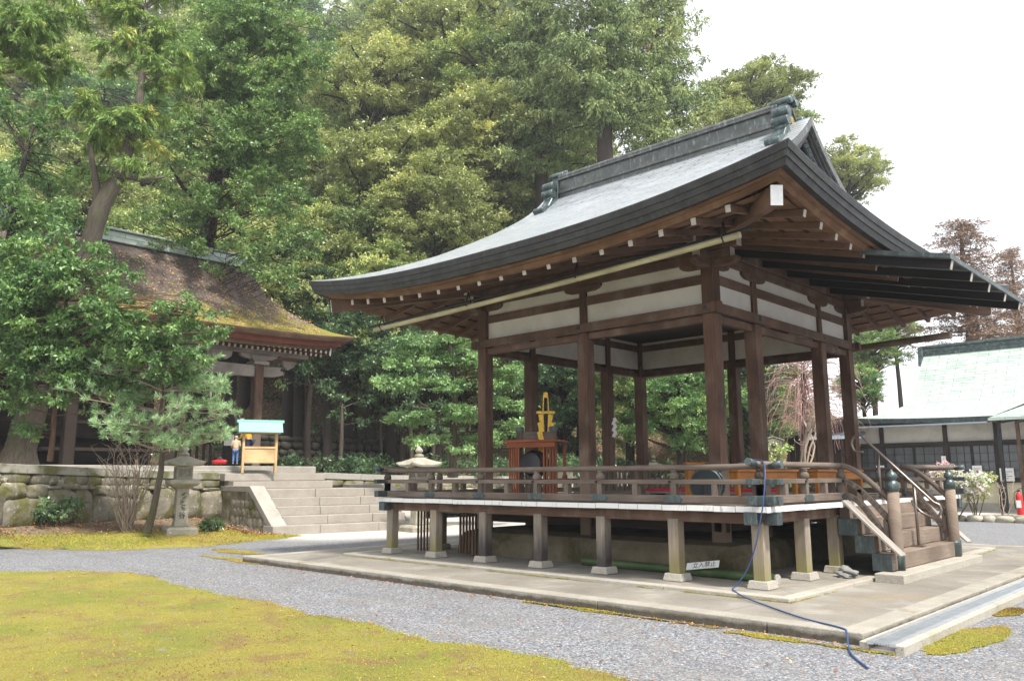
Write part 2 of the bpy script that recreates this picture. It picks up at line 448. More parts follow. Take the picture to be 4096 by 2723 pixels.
k = NT('dark_foot_kerb_granite'); o = k.coords(False, (1, 1, 1), False); pz = k.n('ShaderNodeNewGeometry')
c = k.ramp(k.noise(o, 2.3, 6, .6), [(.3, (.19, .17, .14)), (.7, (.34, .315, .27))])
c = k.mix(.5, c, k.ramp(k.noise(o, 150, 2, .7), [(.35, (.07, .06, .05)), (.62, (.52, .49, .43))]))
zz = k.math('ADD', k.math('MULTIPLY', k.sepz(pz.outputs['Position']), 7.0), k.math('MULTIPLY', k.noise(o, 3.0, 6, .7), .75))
c = k.mix(k.ramp(zz, [(.72, .88), (1.0, 0.0)]), c, k.ramp(k.noise(o, 20, 4), [(.35, (.035, .03, .022)), (.65, (.085, .07, .045))]))  # granite turns darker towards the foot, with a ragged upper edge
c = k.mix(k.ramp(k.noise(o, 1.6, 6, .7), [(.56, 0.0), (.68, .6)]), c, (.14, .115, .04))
M['kerbfoot'] = k.bsdf(c, .85, .2, 0, k.noise(o, 18, 8, .7), .4, .02)
k = NT('concrete_pavement'); o = k.coords(False, (1, 1, 1), False)
c = k.ramp(k.noise(o, .8, 6, .62), [(.3, (.105, .092, .074)), (.7, (.245, .225, .192))])
c = k.mix(k.ramp(k.noise(o, 1.7, 5, .6, .5), [(.52, 0.0), (.70, .7)]), c, (.33, .32, .285))
c = k.mix(k.ramp(k.noise(o, .55, 4, .6), [(.58, 0.0), (.72, .5)]), c, (.24, .165, .075))
crk = k.voro(k.coords(False, (1, 1, 1), False), .38, 'DISTANCE_TO_EDGE', 'Distance')
c = k.mix(k.ramp(crk, [(.0, .85), (.004, 0.0)]), c, (.06, .055, .05))
c = k.mix(.25, c, k.ramp(k.noise(o, 160, 2), [(.35, (.1, .09, .08)), (.65, (.5, .48, .44))]))
M['pave'] = k.bsdf(c, .85, .2, 0, k.noise(o, 70, 4), .25, .01)

k = NT('gravel'); o = k.coords(False, (1, 1, 1), False)
cell = k.n('ShaderNodeTexVoronoi'); cell.inputs['Scale'].default_value = 56; k.l(o, cell.inputs['Vector'])
bw = k.n('ShaderNodeSeparateColor'); k.l(cell.outputs['Color'], bw.inputs[0])
c = k.ramp(bw.outputs[0], [(0.0, (.058, .064, .074)), (.35, (.145, .155, .174)), (.7, (.22, .232, .255)), (.93, (.31, .318, .33)), (1.0, (.48, .48, .475))])
c = k.mix(k.ramp(bw.outputs[1], [(.93, 0.0), (.97, .7)]), c, (.36, .22, .15))
c = k.mix(k.ramp(k.noise(o, 1.2, 5, .65), [(.42, 0.0), (.68, .5)]), c, (.19, .175, .158))
c = k.mix(k.ramp(k.noise(k.coords(False, (.5, 2.2, 1), False), 1.1, 5, .65), [(.5, 0.0), (.7, .35)]), c, (.10, .102, .11))
pos = k.n('ShaderNodeNewGeometry')                       # sunlit pale gravel near the stone steps, brightness painted into the colour
sx = k.sepz(pos.outputs['Position'], 0); sy = k.sepz(pos.outputs['Position'], 1)
far = k.math('ADD', k.math('MULTIPLY', sx, -.97), k.math('MULTIPLY', sy, .35))
far = k.math('ADD', far, k.math('MULTIPLY', k.noise(o, .8, 3), .8))
pale = k.mix(1.0, k.ramp(k.math('DIVIDE', far, 20.0), [(.585, 0.0), (.65, 1.0)]), k.ramp(k.math('DIVIDE', k.math('ADD', sy, 1.0), 4.0), [(.2, 0.0), (.6, 1.0)]), 'MULTIPLY')
c = k.mix(pale, c, k.ramp(bw.outputs[0], [(0.0, (.36, .32, .28)), (1.0, (.70, .66, .61))]))
dist = k.voro(o, 56, 'F1', 'Distance')
M['gravel'] = k.bsdf(c, .9, .2, 0, k.math('SUBTRACT', 1.0, dist), .85, .016)

k = NT('moss'); o = k.coords(False, (1, 1, 1), False)
f = k.noise(o, 75, 5, .75); big = k.noise(o, .75, 6, .62, .4); mid = k.noise(o, 4.2, 6, .72, .3); md2 = k.noise(o, 2.0, 6, .7, .5)
yel = k.ramp(f, [(.28, (0.143, 0.116, 0.030)), (.5, (0.344, 0.301, 0.068)), (.72, (0.487, 0.439, 0.165))])
grn = k.ramp(f, [(.28, (0.092, 0.103, 0.022)), (.5, (0.235, 0.258, 0.053)), (.72, (0.361, 0.387, 0.135))])
brn = k.ramp(f, [(.28, (0.109, 0.065, 0.030)), (.5, (0.286, 0.185, 0.083)), (.72, (0.437, 0.318, 0.195))])
tan = k.ramp(f, [(.28, (0.202, 0.163, 0.180)), (.72, (0.504, 0.447, 0.570))])
c = k.mix(k.ramp(big, [(.36, 1.0), (.56, 0.0)]), yel, grn)
c = k.mix(k.ramp(md2, [(.50, 0.0), (.64, .85)]), c, brn)
c = k.mix(k.ramp(mid, [(.60, 0.0), (.70, .8)]), c, tan)
c = k.mix(k.ramp(mid, [(.27, .75), (.36, 0.0)]), c, (.10, .075, .028))
M['moss'] = k.bsdf(c, .95, .1, 0, k.math('ADD', f, k.math('MULTIPLY', k.noise(o, 14, 5), 1.6)), 1.0, .04)

k = NT('leaf_litter'); o = k.coords(False, (1, 1, 1), False)
bw = k.n('ShaderNodeSeparateColor'); ce = k.n('ShaderNodeTexVoronoi'); ce.inputs['Scale'].default_value = 16; k.l(o, ce.inputs['Vector']); k.l(ce.outputs['Color'], bw.inputs[0])
c = k.ramp(bw.outputs[0], [(0.0, (.045, .032, .022)), (.5, (.11, .075, .05)), (.85, (.2, .14, .09)), (1.0, (.3, .22, .15))])
c = k.mix(k.ramp(k.noise(o, 1.4, 5, .7), [(.5, 0.0), (.62, .8)]), c, (.06, .085, .025))
M['litter'] = k.bsdf(c, .95, .1, 0, k.noise(o, 12, 5), .8, .08)
M['dirt'] = stone('damp_earth', (.10, .075, .052), (.20, .15, .105), (.16, .15, .03), .8, 1.4, .4, bstr=.6)

# foliage tones are leaf colours: 0 deep old leaf ... 1 pale young leaf
M['leaf_olive'] = leafmat('olive_leaves', [(0, (0.063, 0.107, 0.041)), (.35, (0.179, 0.249, 0.087)), (.65, (0.414, 0.487, 0.185)), (.9, (0.750, 0.750, 0.327)), (1, (0.750, 0.750, 0.373))])
M['leaf_green'] = leafmat('green_leaves', [(0, (0.043, 0.100, 0.039)), (.4, (0.114, 0.227, 0.075)), (.7, (0.265, 0.414, 0.148)), (1, (0.591, 0.750, 0.302))])
M['leaf_bright'] = leafmat('bright_leaves', [(0, (0.051, 0.106, 0.036)), (.4, (0.152, 0.259, 0.084)), (.7, (0.328, 0.459, 0.163)), (1, (0.644, 0.700, 0.310))])
M['leaf_tan'] = leafmat('pale_olive_leaves', [(0, (0.086, 0.114, 0.042)), (.35, (0.216, 0.253, 0.092)), (.65, (0.404, 0.440, 0.177)), (.9, (0.604, 0.618, 0.255)), (1, (0.720, 0.668, 0.227))])
M['leaf_pale'] = leafmat('pale_leaves', [(0, (0.059, 0.116, 0.040)), (.4, (0.153, 0.268, 0.109)), (.7, (0.283, 0.445, 0.197)), (1, (0.496, 0.690, 0.353))], .42)
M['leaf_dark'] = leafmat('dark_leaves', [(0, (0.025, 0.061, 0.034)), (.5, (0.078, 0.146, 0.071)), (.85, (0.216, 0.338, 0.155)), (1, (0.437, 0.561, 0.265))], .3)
M['leaf_hinoki'] = leafmat('cypress_sprays', [(0, (0.064, 0.103, 0.041)), (.4, (0.171, 0.242, 0.092)), (.75, (0.356, 0.428, 0.164)), (.95, (0.538, 0.546, 0.221)), (1, (0.743, 0.446, 0.206))], .55, .15, .3)
M['leaf_sugi'] = leafmat('cedar_sprays', [(0, (0.048, 0.096, 0.029)), (.4, (0.142, 0.245, 0.060)), (.75, (0.295, 0.418, 0.102)), (1, (0.600, 0.494, 0.152))], .55, .15, .3)
M['leaf_rust'] = leafmat('rusty_sprays', [(0, (0.107, 0.066, 0.043)), (.5, (0.261, 0.159, 0.110)), (.85, (0.400, 0.261, 0.181)), (1, (0.184, 0.243, 0.101))], .6, .15, .3)
M['needle'] = leafmat('pine_needles', [(0, (0.109, 0.209, 0.105)), (.5, (0.310, 0.501, 0.243)), (1, (0.683, 0.750, 0.452))], .5, .12, .3)
M['petal'] = leafmat('petals', [(0, (0.657, 0.390, 0.529)), (.5, (0.750, 0.750, 0.750)), (1, (0.750, 0.750, 0.750))], .6, .3, .2)
M['red_petal'] = leafmat('camellia_petals', [(0, (.42, .05, .05)), (1, (.65, .14, .12))], .6, .2, .2)
M['fallen'] = leafmat('dry_leaves', [(0, (.20, .07, .03)), (.5, (.38, .17, .08)), (1, (.52, .36, .2))], .8, .1, .2)
M['bark'] = barkmat('grey_bark', (.05, .042, .034), (.15, .125, .10), (.09, .10, .04))
M['bark_red'] = barkmat('red_bark', (.075, .040, .028), (.19, .115, .082))
M['bark_dark'] = barkmat('dark_bark', (.022, .017, .015), (.06, .048, .04))
M['twig'] = barkmat('pale_twigs', (.22, .165, .125), (.42, .34, .27))
M['twig_pink'] = barkmat('pink_twigs', (.26, .15, .135), (.42, .27, .24))
M['bamboo_pale'] = wood('pale_bamboo', (.42, .38, .22), (.60, .55, .36), (.32, .33, .18), .5, .5)
M['bamboo_grn'] = wood('green_bamboo', (.045, .085, .03), (.085, .14, .055), (.14, .15, .07), .5, .4)
M['brownroll'] = wood('old_brown_bamboo', (.10, .065, .045), (.25, .19, .14), (.3, .26, .2), .5)
M['steel'] = plain('brown_steel', (.20, .165, .14), .3, .5, .7, .1)
M['galv'] = plain('galvanised_steel', (.58, .61, .64), .35, .5, .75, .12)
M['iron'] = plain('dark_iron', (.03, .032, .035), .5, .4, .5)
M['gold'] = plain('gold', (.42, .26, .045), .3, .5, .85, .35, 22)
M['hose'] = plain('blue_rubber', (0.027, 0.062, 0.173), .45, .4, 0, .1)
M['red'] = plain('red_felt', (.62, .035, .06), .9, .1, 0, .1)
M['redpaint'] = plain('red_paint', (.55, .02, .025), .35, .5, 0, .08)
M['paper'] = plain('white_paper', (.82, .82, .80), .8, .1, 0, .04)
M['mint'] = plain('mint_copper_sheet', (0.259, 0.530, 0.468), .45, .4, .1, .06)
M['ink'] = plain('black_ink', (.03, .03, .03), .8, .2)
M['screen'] = plain('dark_screen', (.045, .048, .055), .35, .5, 0, .3, 3)
M['glass'] = plain('dim_glass', (.085, .09, .10), .15, .6, 0, .2, 2)
M['skin'] = plain('skin', (.55, .36, .27), .6, .3, 0, .05)
M['hair'] = plain('black_hair', (.02, .017, .015), .5, .4)
M['yellowcloth'] = plain('mustard_cloth', (.66, .36, .015), .85, .1, 0, .1)
M['navycloth'] = plain('navy_cloth', (.04, .05, .09), .9, .1)
M['jean'] = plain('blue_denim', (.10, .18, .38), .9, .1)
M['tancloth'] = plain('tan_cloth', (.46, .36, .24), .9, .1)
M['bluecloth'] = plain('blue_knit', (.17, .25, .38), .9, .1)
M['greycloth'] = plain('grey_cloth', (.22, .22, .21), .9, .1)
M['machine'] = plain('dark_blue_machine', (.012, .019, .024), .5, .4, .1)
# ---------------------------------------------------------------- the stage pavilion (local axes: x = long side, y = depth, z up)
PX, PY = -2.68, 2.83
HX, HY = 2.68, 2.83                      # outer faces of the columns
CS = .22
pav = thing('stage_pavilion', 'large open timber stage pavilion with grey copper hip-and-gable roof and railed veranda', 'pavilion', (PX, PY, 0))
SIDES = [((1, 0), (0, -1), HX, HY), ((0, 1), (1, 0), HY, HX), ((-1, 0), (0, 1), HX, HY), ((0, -1), (-1, 0), HY, HX)]   # along, outward, half length, half depth

def sp(side, a, o, z):
    """point a metres along a side from its middle, o metres outside the column faces"""
    (ax, ay), (ox, oy), hl, hd = side
    return Vector((ax * a + ox * (hd + o), ay * a + oy * (hd + o), z))

# --- columns
cols = [(sx * (HX - CS / 2), sy * (HY - CS / 2)) for sx in (-1, 1) for sy in (-1, 1)]
cols += [(0, s * (HY - CS / 2)) for s in (-1, 1)]
V1 = HY - 1.374 - CS / 2
cols += [(s * (HX - CS / 2), t * V1) for s in (-1, 1) for t in (-1, 1)]
for cx, cy in cols:
    b = MB(); b.beam((cx, cy, .5), (cx, cy, 4.15), CS, CS, up=(1, 0, 0))
    corner = abs(abs(cx) - (HX - CS / 2)) < 1e-3 and abs(abs(cy) - (HY - CS / 2)) < 1e-3
    cw = CS if corner else .15
    b.beam((cx, cy, 4.15), (cx, cy, 5.03), cw, cw, up=(1, 0, 0))
    b.build('column', M['column'], pav, .008)

# --- tie beams, panels, plates
for S in SIDES:
    (ax, ay), (ox, oy), hl, hd = S
    X, O = Vector((ax, ay, 0)), Vector((ox, oy, 0))
    proud = .002 if ax else 0.0
    ext = .10 if ax else .045
    b = MB(); b.frame(sp(S, 0, .02 + proud, 4.2255), X, O, (0, 0, 1), hl + .045 + ext, .035, .0805)
    nb = b.build('tie_beam', M['beam'], pav, .007)
    m = MB()
    for a in ([-hl + .11, 0, hl - .11] if ax else [-hl + .11, -V1, V1, hl - .11]):
        for aa in ((a - .03, ) if True else ()):
            p0 = sp(S, aa, .055, 4.235); m.tube([p0, p0 + O * .012], .036, 8)
    m.split('nail_cover', M['iron'], nb)
    b = MB(); b.frame(sp(S, 0, -.11, 4.083), X, O, (0, 0, 1), hl - CS - .002, .055, .062)
    b.build('head_beam', M['beam'], pav, .006)
    b = MB(); b.frame(sp(S, 0, -.11, 4.73), X, O, (0, 0, 1), hl - CS - .003, .06, .077)
    b.build('rail_beam', M['beam'], pav, .006)
    b = MB(); b.frame(sp(S, 0, -.11, 4.48), X, O, (0, 0, 1), hl - .2, .022, .26); b.frame(sp(S, 0, -.11, 4.92), X, O, (0, 0, 1), hl - .2, .022, .13)
    b.build('wall_panel', M['plaster'], pav)
    # arm, plate with white painted ends
    zz = .0 if ax else .004
    b = MB(); b.frame(sp(S, 0, -.11, 5.09 + zz), X, O, (0, 0, 1), hl + .30, .065, .075)
    arm = b.build('bracket_arm', M['beam'], pav, .006)
    e = MB()
    for s in (-1, 1): e.frame(sp(S, s * (hl + .303), -.11, 5.09 + zz), X, O, (0, 0, 1), .004, .066, .076)
    e.split('painted_end', M['endpaint'], arm)
    b = MB(); b.frame(sp(S, 0, -.11, 5.27 + zz * 2), X, O, (0, 0, 1), hl + .42, .075, .09)
    pl = b.build('roof_plate', M['beam'], pav, .008)
    e = MB()
    for s in (-1, 1): e.frame(sp(S, s * (hl + .423), -.11, 5.27 + zz * 2), X, O, (0, 0, 1), .004, .076, .091)
    e.split('painted_end', M['endpaint'], pl)
    # boat shaped brackets on the column heads
    for a in ([-hl + .11, 0, hl - .11] if ax else [-hl + .11, -V1, V1, hl - .11]):
        L = .42 if abs(a) < hl - .2 else .52
        poly = [(-L, .115), (-L, .07), (-L + .05, .03), (-L + .14, .004), (-L + .22, 0), (L - .22, 0), (L - .14, .004), (L - .05, .03), (L, .07), (L, .115)]
        q = MB(); q.prism(poly, sp(S, a, -.108, 4.9 + zz * .5), X, (0, 0, 1), O, .15)
        q.build('boat_bracket', M['beam'], pav, .005)
b = MB(); b.box((-HX + .2, -HY + .2, 4.86), (HX - .2, HY - .2, 4.9)); b.build('ceiling', M['dark'], pav)

# --- roof surface
EX, EY = HX + 2.45, HY + 2.45
VG = 3.28                                # verge of the gable
FD = [0, 1.08, 2.09, 3.0, 3.71, 4.23, 4.6, 4.87, 5.1, 5.28]
FZ = [5.19, 5.70, 6.19, 6.65, 7.03, 7.34, 7.58, 7.79, 7.99, 8.17]
def fprof(d):
    i = max(1, min(len(FD) - 1, next((j for j, x in enumerate(FD) if x >= d), len(FD) - 1)))
    def sl(j):
        if j <= 0: return (FZ[1] - FZ[0]) / (FD[1] - FD[0])
        if j >= len(FD) - 1: return (FZ[-1] - FZ[-2]) / (FD[-1] - FD[-2])
        return (FZ[j + 1] - FZ[j - 1]) / (FD[j + 1] - FD[j - 1])
    h = FD[i] - FD[i - 1]; t = (d - FD[i - 1]) / h
    a, b_ = sl(i - 1) * h, sl(i) * h
    return FZ[i - 1] * (2 * t**3 - 3 * t**2 + 1) + a * (t**3 - 2 * t**2 + t) + FZ[i] * (-2 * t**3 + 3 * t**2) + b_ * (t**3 - t**2)
def lift(x, y):
    du, dv = max(0, EX - abs(x)), max(0, EY - abs(y))
    a = (min(1, abs(x) / EX))**2.6 * max(0, 1 - dv / 3.2)**2
    c = (min(1, abs(y) / EY))**2.6 * max(0, 1 - du / 3.2)**2
    return .37 * max(a, c)
def roofz(x, y, main=False):
    du, dv = EX - abs(x), EY - abs(y)
    d = dv if (main or abs(x) <= VG) else min(du, dv)
    return fprof(d) + lift(x, y)
SKD = EX - VG
def arc(d): return sum(math.hypot(d / 24, fprof(d * (i + 1) / 24) - fprof(d * i / 24)) for i in range(24)) if d > 0 else 0
b = MB()
for s in (-1, 1):
    ds = list(np.linspace(0, SKD, 10)) + list(np.linspace(SKD, EY, 18))[1:]
    rows, uvs = [], []
    for d in ds:
        y = s * (EY - d); half = EX - d if d < SKD else VG
        xs = [half * t for t in np.linspace(-1, 1, 41)]
        rows.append([(x, y, roofz(x, y, True)) for x in xs]); L = arc(d); uvs.append([(x, L) for x in xs])
    b.grid(rows, True, uvs, flip=(s > 0))
    rows, uvs = [], []
    for d in np.linspace(0, SKD + .45, 13):
        x = s * (EX - d); half = EY - min(d, SKD) if d <= SKD else EY - d
        ys = [half * t for t in np.linspace(-1, 1, 41)]
        rows.append([(x, y, fprof(d) + lift(x, y)) for y in ys]); L = arc(d); uvs.append([(y, L) for y in ys])
    b.grid(rows, True, uvs, flip=(s < 0))
roof = b.build('roof', M['roofcu'], pav)

def eave_loop(e, dz, n=48):
    """closed loop of points under the eaves, e metres out from the columns"""
    pts = []
    for S in SIDES:
        (ax, ay), (ox, oy), hl, hd = S
        for i in range(n):
            a = (-1 + 2 * i / n) * (hl + e)
            full = (a / (hl + e))
            z = fprof(0) + .37 * abs(full)**2.6
            p = sp(S, a, e, z + dz); pts.append(p)
    pts.append(pts[0]); return pts
def band(name, prof, mat, parent):
    b = MB(); rows = [eave_loop(e, dz) for e, dz in prof]
    L = [0]
    for i in range(1, len(rows[0])): L.append(L[-1] + (rows[0][i] - rows[0][i - 1]).length)
    for i in range(len(rows) - 1):
        h = math.hypot(prof[i + 1][0] - prof[i][0], prof[i + 1][1] - prof[i][1])
        b.grid([rows[i], rows[i + 1]], False, [[(l, i * .37) for l in L], [(l, i * .37 + h) for l in L]], flip=True)
    return b.build(name, mat, parent)
band('eave_fascia', [(2.45, .0), (2.452, -.012), (2.43, -.10), (2.415, -.102), (2.395, -.185), (2.38, -.187), (2.35, -.275), (2.24, -.262)], M['fasciacu'], roof)
band('eave_board', [(2.25, -.255), (2.22, -.30), (2.17, -.298), (2.12, -.365), (2.0, -.352), (1.93, -.30)], M['soffit'], roof)

# --- rafters, hip rafters, soffit
def raft_z(e, a, hl):                    # middle line of a rafter e metres outside the columns
    k = max(0.0, min(1.0, e / 2.08)); corner = (min(1, abs(a) / (hl + 2.05)))**2.6
    return 5.42 - .615 * ((e + .11) / 2.19) + .30 * corner * k
RS = .513
for S in SIDES:
    (ax, ay), (ox, oy), hl, hd = S
    n = 8 if ax else 9
    for i in range(-n, n + 1):
        a = i * RS if ax else i * RS * .995
        if abs(a) > hl + 1.62: continue
        e0 = max(-.35, abs(a) - hl + .12); e1 = 2.08
        p, q = sp(S, a, e0, raft_z(e0, a, hl)), sp(S, a, e1, raft_z(e1, a, hl))
        if ax == 0 and ox > 0 and abs(a) < 2.0: q = sp(S, a, 1.9, raft_z(1.9, a, hl))
        b = MB(); b.beam(p, q, .072, .095)
        rf = b.build('rafter', M['rafter'], pav)
        d = (q - p).normalized(); e = MB(); e.beam(q - d * .001, q + d * .006, .074, .097); e.build('painted_end', M['endpaint'], rf)
for sx in (-1, 1):
    for sy in (-1, 1):
        p = Vector((sx * (HX - .3), sy * (HY - .3), 5.42)); q = Vector((sx * (HX + 2.1), sy * (HY + 2.1), 5.02))
        b = MB(); b.beam(p, q, .15, .25); hr = b.build('hip_rafter', M['rafter'], pav, .01)
        d = (q - p).normalized(); e = MB(); e.beam(q - d * .001, q + d * .008, .153, .253); e.build('painted_end', M['white'], hr)
b = MB(); laths = []
for S in SIDES:
    (ax, ay), (ox, oy), hl, hd = S
    rows, uvs = [], []
    for e in np.linspace(-.3, 2.02, 8):
        aa = [t * (hl + e) for t in np.linspace(-1, 1, 33)]
        rows.append([sp(S, a, e, raft_z(e, a, hl) + .05) for a in aa]); uvs.append([(a * .12, e) for a in aa])
    b.grid(rows, False, uvs, flip=False)
    for e in (.25, .62, .98, 1.34, 1.7):          # thin laths over the rafters
        l = MB(); laths.append(l)
        pts = [sp(S, t * (hl + e - .1), e, raft_z(e, t * (hl + e), hl) + .04) for t in np.linspace(-1, 1, 15)]
        for p, q in zip(pts, pts[1:]): l.beam(p, q, .055, .018)
so_ = b.build('soffit', M['soffit'], roof); [l.build('lath', M['dark'], so_) for l in laths]

# --- gables, ridge, ridge-end ornaments
for s in (-1, 1):
    g = MB(); yy = np.linspace(-(EY - SKD) + .1, EY - SKD - .1, 31)
    low = fprof(SKD) - .1
    pts = [(y, roofz(VG - .3, y, True) - .06) for y in yy]
    g.prism([(p[0], p[1]) for p in pts] + [(yy[-1], low), (yy[0], low)], (s * (VG - .34), 0, 0), (0, 1, 0), (0, 0, 1), (1, 0, 0), .04)
    gb = g.build('gable_wall', M['blackwood'], roof)
    for k, (x0, d0, d1, mt) in enumerate([(VG + .012, .004, .16, 'ridgecu'), (VG - .03, .16, .25, 'fasciacu'), (VG - .07, .25, .33, 'fasciacu')]):
        g = MB()
        for t in (-1, 1):
            yv = [t * y for y in np.linspace(0, EY - SKD + .02, 20)]
            for dx in (0, -.06):
                up = [(s * (x0 + dx), y, roofz(VG, y, True) - d0) for y in yv]; dn = [(s * (x0 + dx), y, roofz(VG, y, True) - d1) for y in yv]
                g.grid([up, dn], False, flip=((s * t > 0) == (dx == 0)))
            a = [(s * (x0), y, roofz(VG, y, True) - d1) for y in yv]; c_ = [(s * (x0 - .06), y, roofz(VG, y, True) - d1) for y in yv]
            g.grid([a, c_], False)
        g.build('bargeboard', M[mt], gb)
RZ = fprof(EY)
b = MB(); b.box((-2.72, -.15, RZ - .22), (2.72, .15, RZ + .27)); b.box((-2.722, -.19, RZ - .05), (2.722, .19, RZ + .01)); b.box((-2.725, -.20, RZ + .27), (2.725, .20, RZ + .33))
prof = [(-.2, .33), (-.19, .385), (-.12, .425), (0, .44), (.12, .425), (.19, .385), (.2, .33)]
b.prism(prof, (0, 0, RZ), (0, 1, 0), (0, 0, 1), (1, 0, 0), 5.45)
ridge = b.build('ridge', M['ridgecu'], roof, .01)
for s in (-1, 1):
    X = Vector((s, 0, 0)); x0 = s * 2.72
    o = MB()
    body = [(-.30, -.36), (-.27, -.1), (-.235, .3), (-.20, .50), (.20, .50), (.235, .3), (.27, -.1), (.30, -.36)]
    o.prism(body, (x0 + s * .12, 0, RZ), (0, 1, 0), (0, 0, 1), (1, 0, 0), .24)
    for y, z in ((-.15, .575), (0, .66), (.15, .575)):
        o.tube([(x0 - s * .16, y, RZ + z), (x0 + s * .34, y, RZ + z)], [.078, .086], 14, True)
    for t in (-1, 1):
        for r_, z0, y0, ln in ((.125, .20, .40, .40), (.12, -.02, .43, .40), (.085, -.62, .86, .36)):
            o.tube([(x0 - s * .02, t * y0, RZ + z0), (x0 - s * .02 + s * ln, t * y0, RZ + z0)], r_, 16, True)
        sw = [(.30, .12), (.50, .10), (.47, -.18), (.62, -.42), (.86, -.54), (.84, -.70), (.55, -.62), (.36, -.40), (.27, -.22)]
        o.prism([(t * p[0], p[1]) for p in sw][::t], (x0 + s * .17, 0, RZ), (0, 1, 0), (0, 0, 1), (1, 0, 0), .30)
    orn = o.build('ridge_end_ornament', M['bronze'], ridge, .012)
    c_ = MB()
    for t in (-1, 1):
        c_.beam((x0 + s * .255, 0, RZ + .44), (x0 + s * .255, t * .24, RZ + .12), .03, .035)
    c_.build('ornament_trim', M['ridgecu'], orn)
    c_ = MB(); c_.tube([(x0 + s * .24, 0, RZ + .12), (x0 + s * .265, 0, RZ + .12)], .09, 18); c_.build('gold_crest', M['gold'], orn)
    cc = Vector((x0 - s * .05, 0, RZ - .30)); TM = Matrix.Translation(cc) @ Matrix.Diagonal((.82, .84, .82, 1)) @ Matrix.Translation(-cc)
    for oo in [orn] + list(orn.children): oo.data.transform(TM)

# --- entrance canopy: lean-to over the stairs
cy0, cy1 = 0.88 - PY - .1, 4.80 - PY + .1
ct = thing
cin, cout = 2.05 - PX, 3.24 - PX
zi, zo = 4.895, 4.60
b = MB()
b.grid([[(cin, y, zi + .012), (cout, y, zo + .012)] for y in np.linspace(cy0 - .06, cy1 + .06, 12)], False, flip=True)
b.grid([[(cin, y, zi - .016), (cout, y, zo - .016)] for y in np.linspace(cy0 - .06, cy1 + .06, 12)], False)
b.beam((cout, cy0 - .07, zo - .02), (cout, cy1 + .07, zo - .02), .03, .07)
for y in (cy0 - .06, cy1 + .06): b.beam((cin, y, zi - .02), (cout + .01, y, zo - .02), .03, .065)
can = b.build('canopy', M['copperdk'], pav)
for i in range(5):
    y = .88 - PY + .98 * i
    p, q = Vector((-.05 - PX, y, 5.30)), Vector((3.22 - PX, y, 4.49))
    q = q + Vector((0, 0, 0)); b = MB(); b.beam(p, q, .08, .135); cr = b.build('canopy_rafter', M['blackwood'], can)
    d = (q - p).normalized(); e = MB(); e.beam(q - d * .001, q + d * .007, .082, .137); e.build('painted_end', M['endpaint'], cr)

# --- bamboo gutters hung under the eaves
def gutter(name, p, q, r, mat, label, n=9):
    L = (q - p).length; pts = [p.lerp(q, i / 24) + Vector((0, 0, -.03 * math.sin(math.pi * i / 24))) for i in range(25)]
    b = MB(); b.tube(pts, [r * (1.06 if i % 3 == 0 else 1) for i in range(25)], n)
    o = b.build(name, mat, pav); return o
S = SIDES[0]
p, q = Vector((1.30 - PX, -1.55 - PY, 4.80)), Vector((-6.75 - PX, -1.55 - PY, 4.52))
g1 = gutter('bamboo_gutter', p, q, .044, M['bamboo_pale'], '')
b = MB(); b.tube([p + Vector((.12, .09, .09)), q + Vector((-.3, .09, .10))], .022, 6); 
for t in (.03, .35, .66, .97):
    c_ = p.lerp(q, t); b.tube([c_ + Vector((0, 0, .25)), c_ + Vector((0, .07, .02)), c_ + Vector((0, 0, -.07)), c_ + Vector((0, -.07, .02)), c_ + Vector((0, 0, .25))], .012, 6)
b.build('gutter_hanger', M['iron'], g1)
p2, q2 = Vector((1.45 - PX, 7.25 - PY, 4.50)), Vector((-6.6 - PX, 7.25 - PY, 4.30))
gutter('bamboo_gutter', p2, q2, .075, M['brownroll'], '')

# --- veranda deck, painted board ends, frame and posts
DX, DY = HX + 1.40, HY + 1.40
b = MB(); b.box((-DX + .42, -DY + .42, 1.135), (DX - .42, DY - .42, 1.198))
deck = b.build('deck', M['grey'], pav)
for S in SIDES:
    (ax, ay), (ox, oy), hl, hd = S
    b = MB(); e = MB(); a = -(hl + 1.40); end = hl + 1.40; X, O = Vector((ax, ay, 0)), Vector((ox, oy, 0))
    while a < end - .02:
        wdt = min(random.uniform(.30, .46), end - a)
        if end - a - wdt < .12: wdt = end - a
        mid = a + wdt / 2; dz = random.uniform(-.004, .004); op = 1.40 - (.001 if ax else .0)
        ln = .62
        if ox > 0 and abs(mid) < 1.75: op = 1.39
        b.frame(sp(S, mid, op - ln / 2 - .006, 1.166 + dz), O, X, (0, 0, 1), ln / 2, wdt / 2 - .003, .036)
        e.frame(sp(S, mid, op - .003, 1.166 + dz), X, O, (0, 0, 1), wdt / 2 - .0045, .004, .0375)
        a += wdt
    db = b.build('deck_board_row', M['grey'], deck); e.build('painted_end', M['wornwhite'], db)
    b = MB(); b.frame(sp(S, 0, 1.17, 1.05 - (.003 if ax else 0)), X, O, (0, 0, 1), hl + 1.17 + .26, .075, .078)
    eb = b.build('edge_beam', M['beam'], pav, .008)
    e = MB()
    for s in (-1, 1): e.frame(sp(S, s * (hl + 1.17 + .20), 1.17, 1.05 - (.003 if ax else 0)), X, O, (0, 0, 1), .085, .08, .083)
    e.split('copper_cap', M['copperdk'], eb, .006)
PO = 1.17
def post(x, y, mat):
    b = MB(); b.beam((x, y, .25), (x, y, 1.0), .17, .17, up=(1, 0, 0)); v = b.build('veranda_post', mat, pav, .01)
    st = MB(); st.lathe([(.215, .155), (.185, .255)], (x, y, 0), sides=4, smooth=False, rot=math.pi / 4); st.build('footing_stone', M['kerb'], v, .006)
px_ = [HX + PO - i * (2 * (HX + PO)) / 6 for i in range(7)]
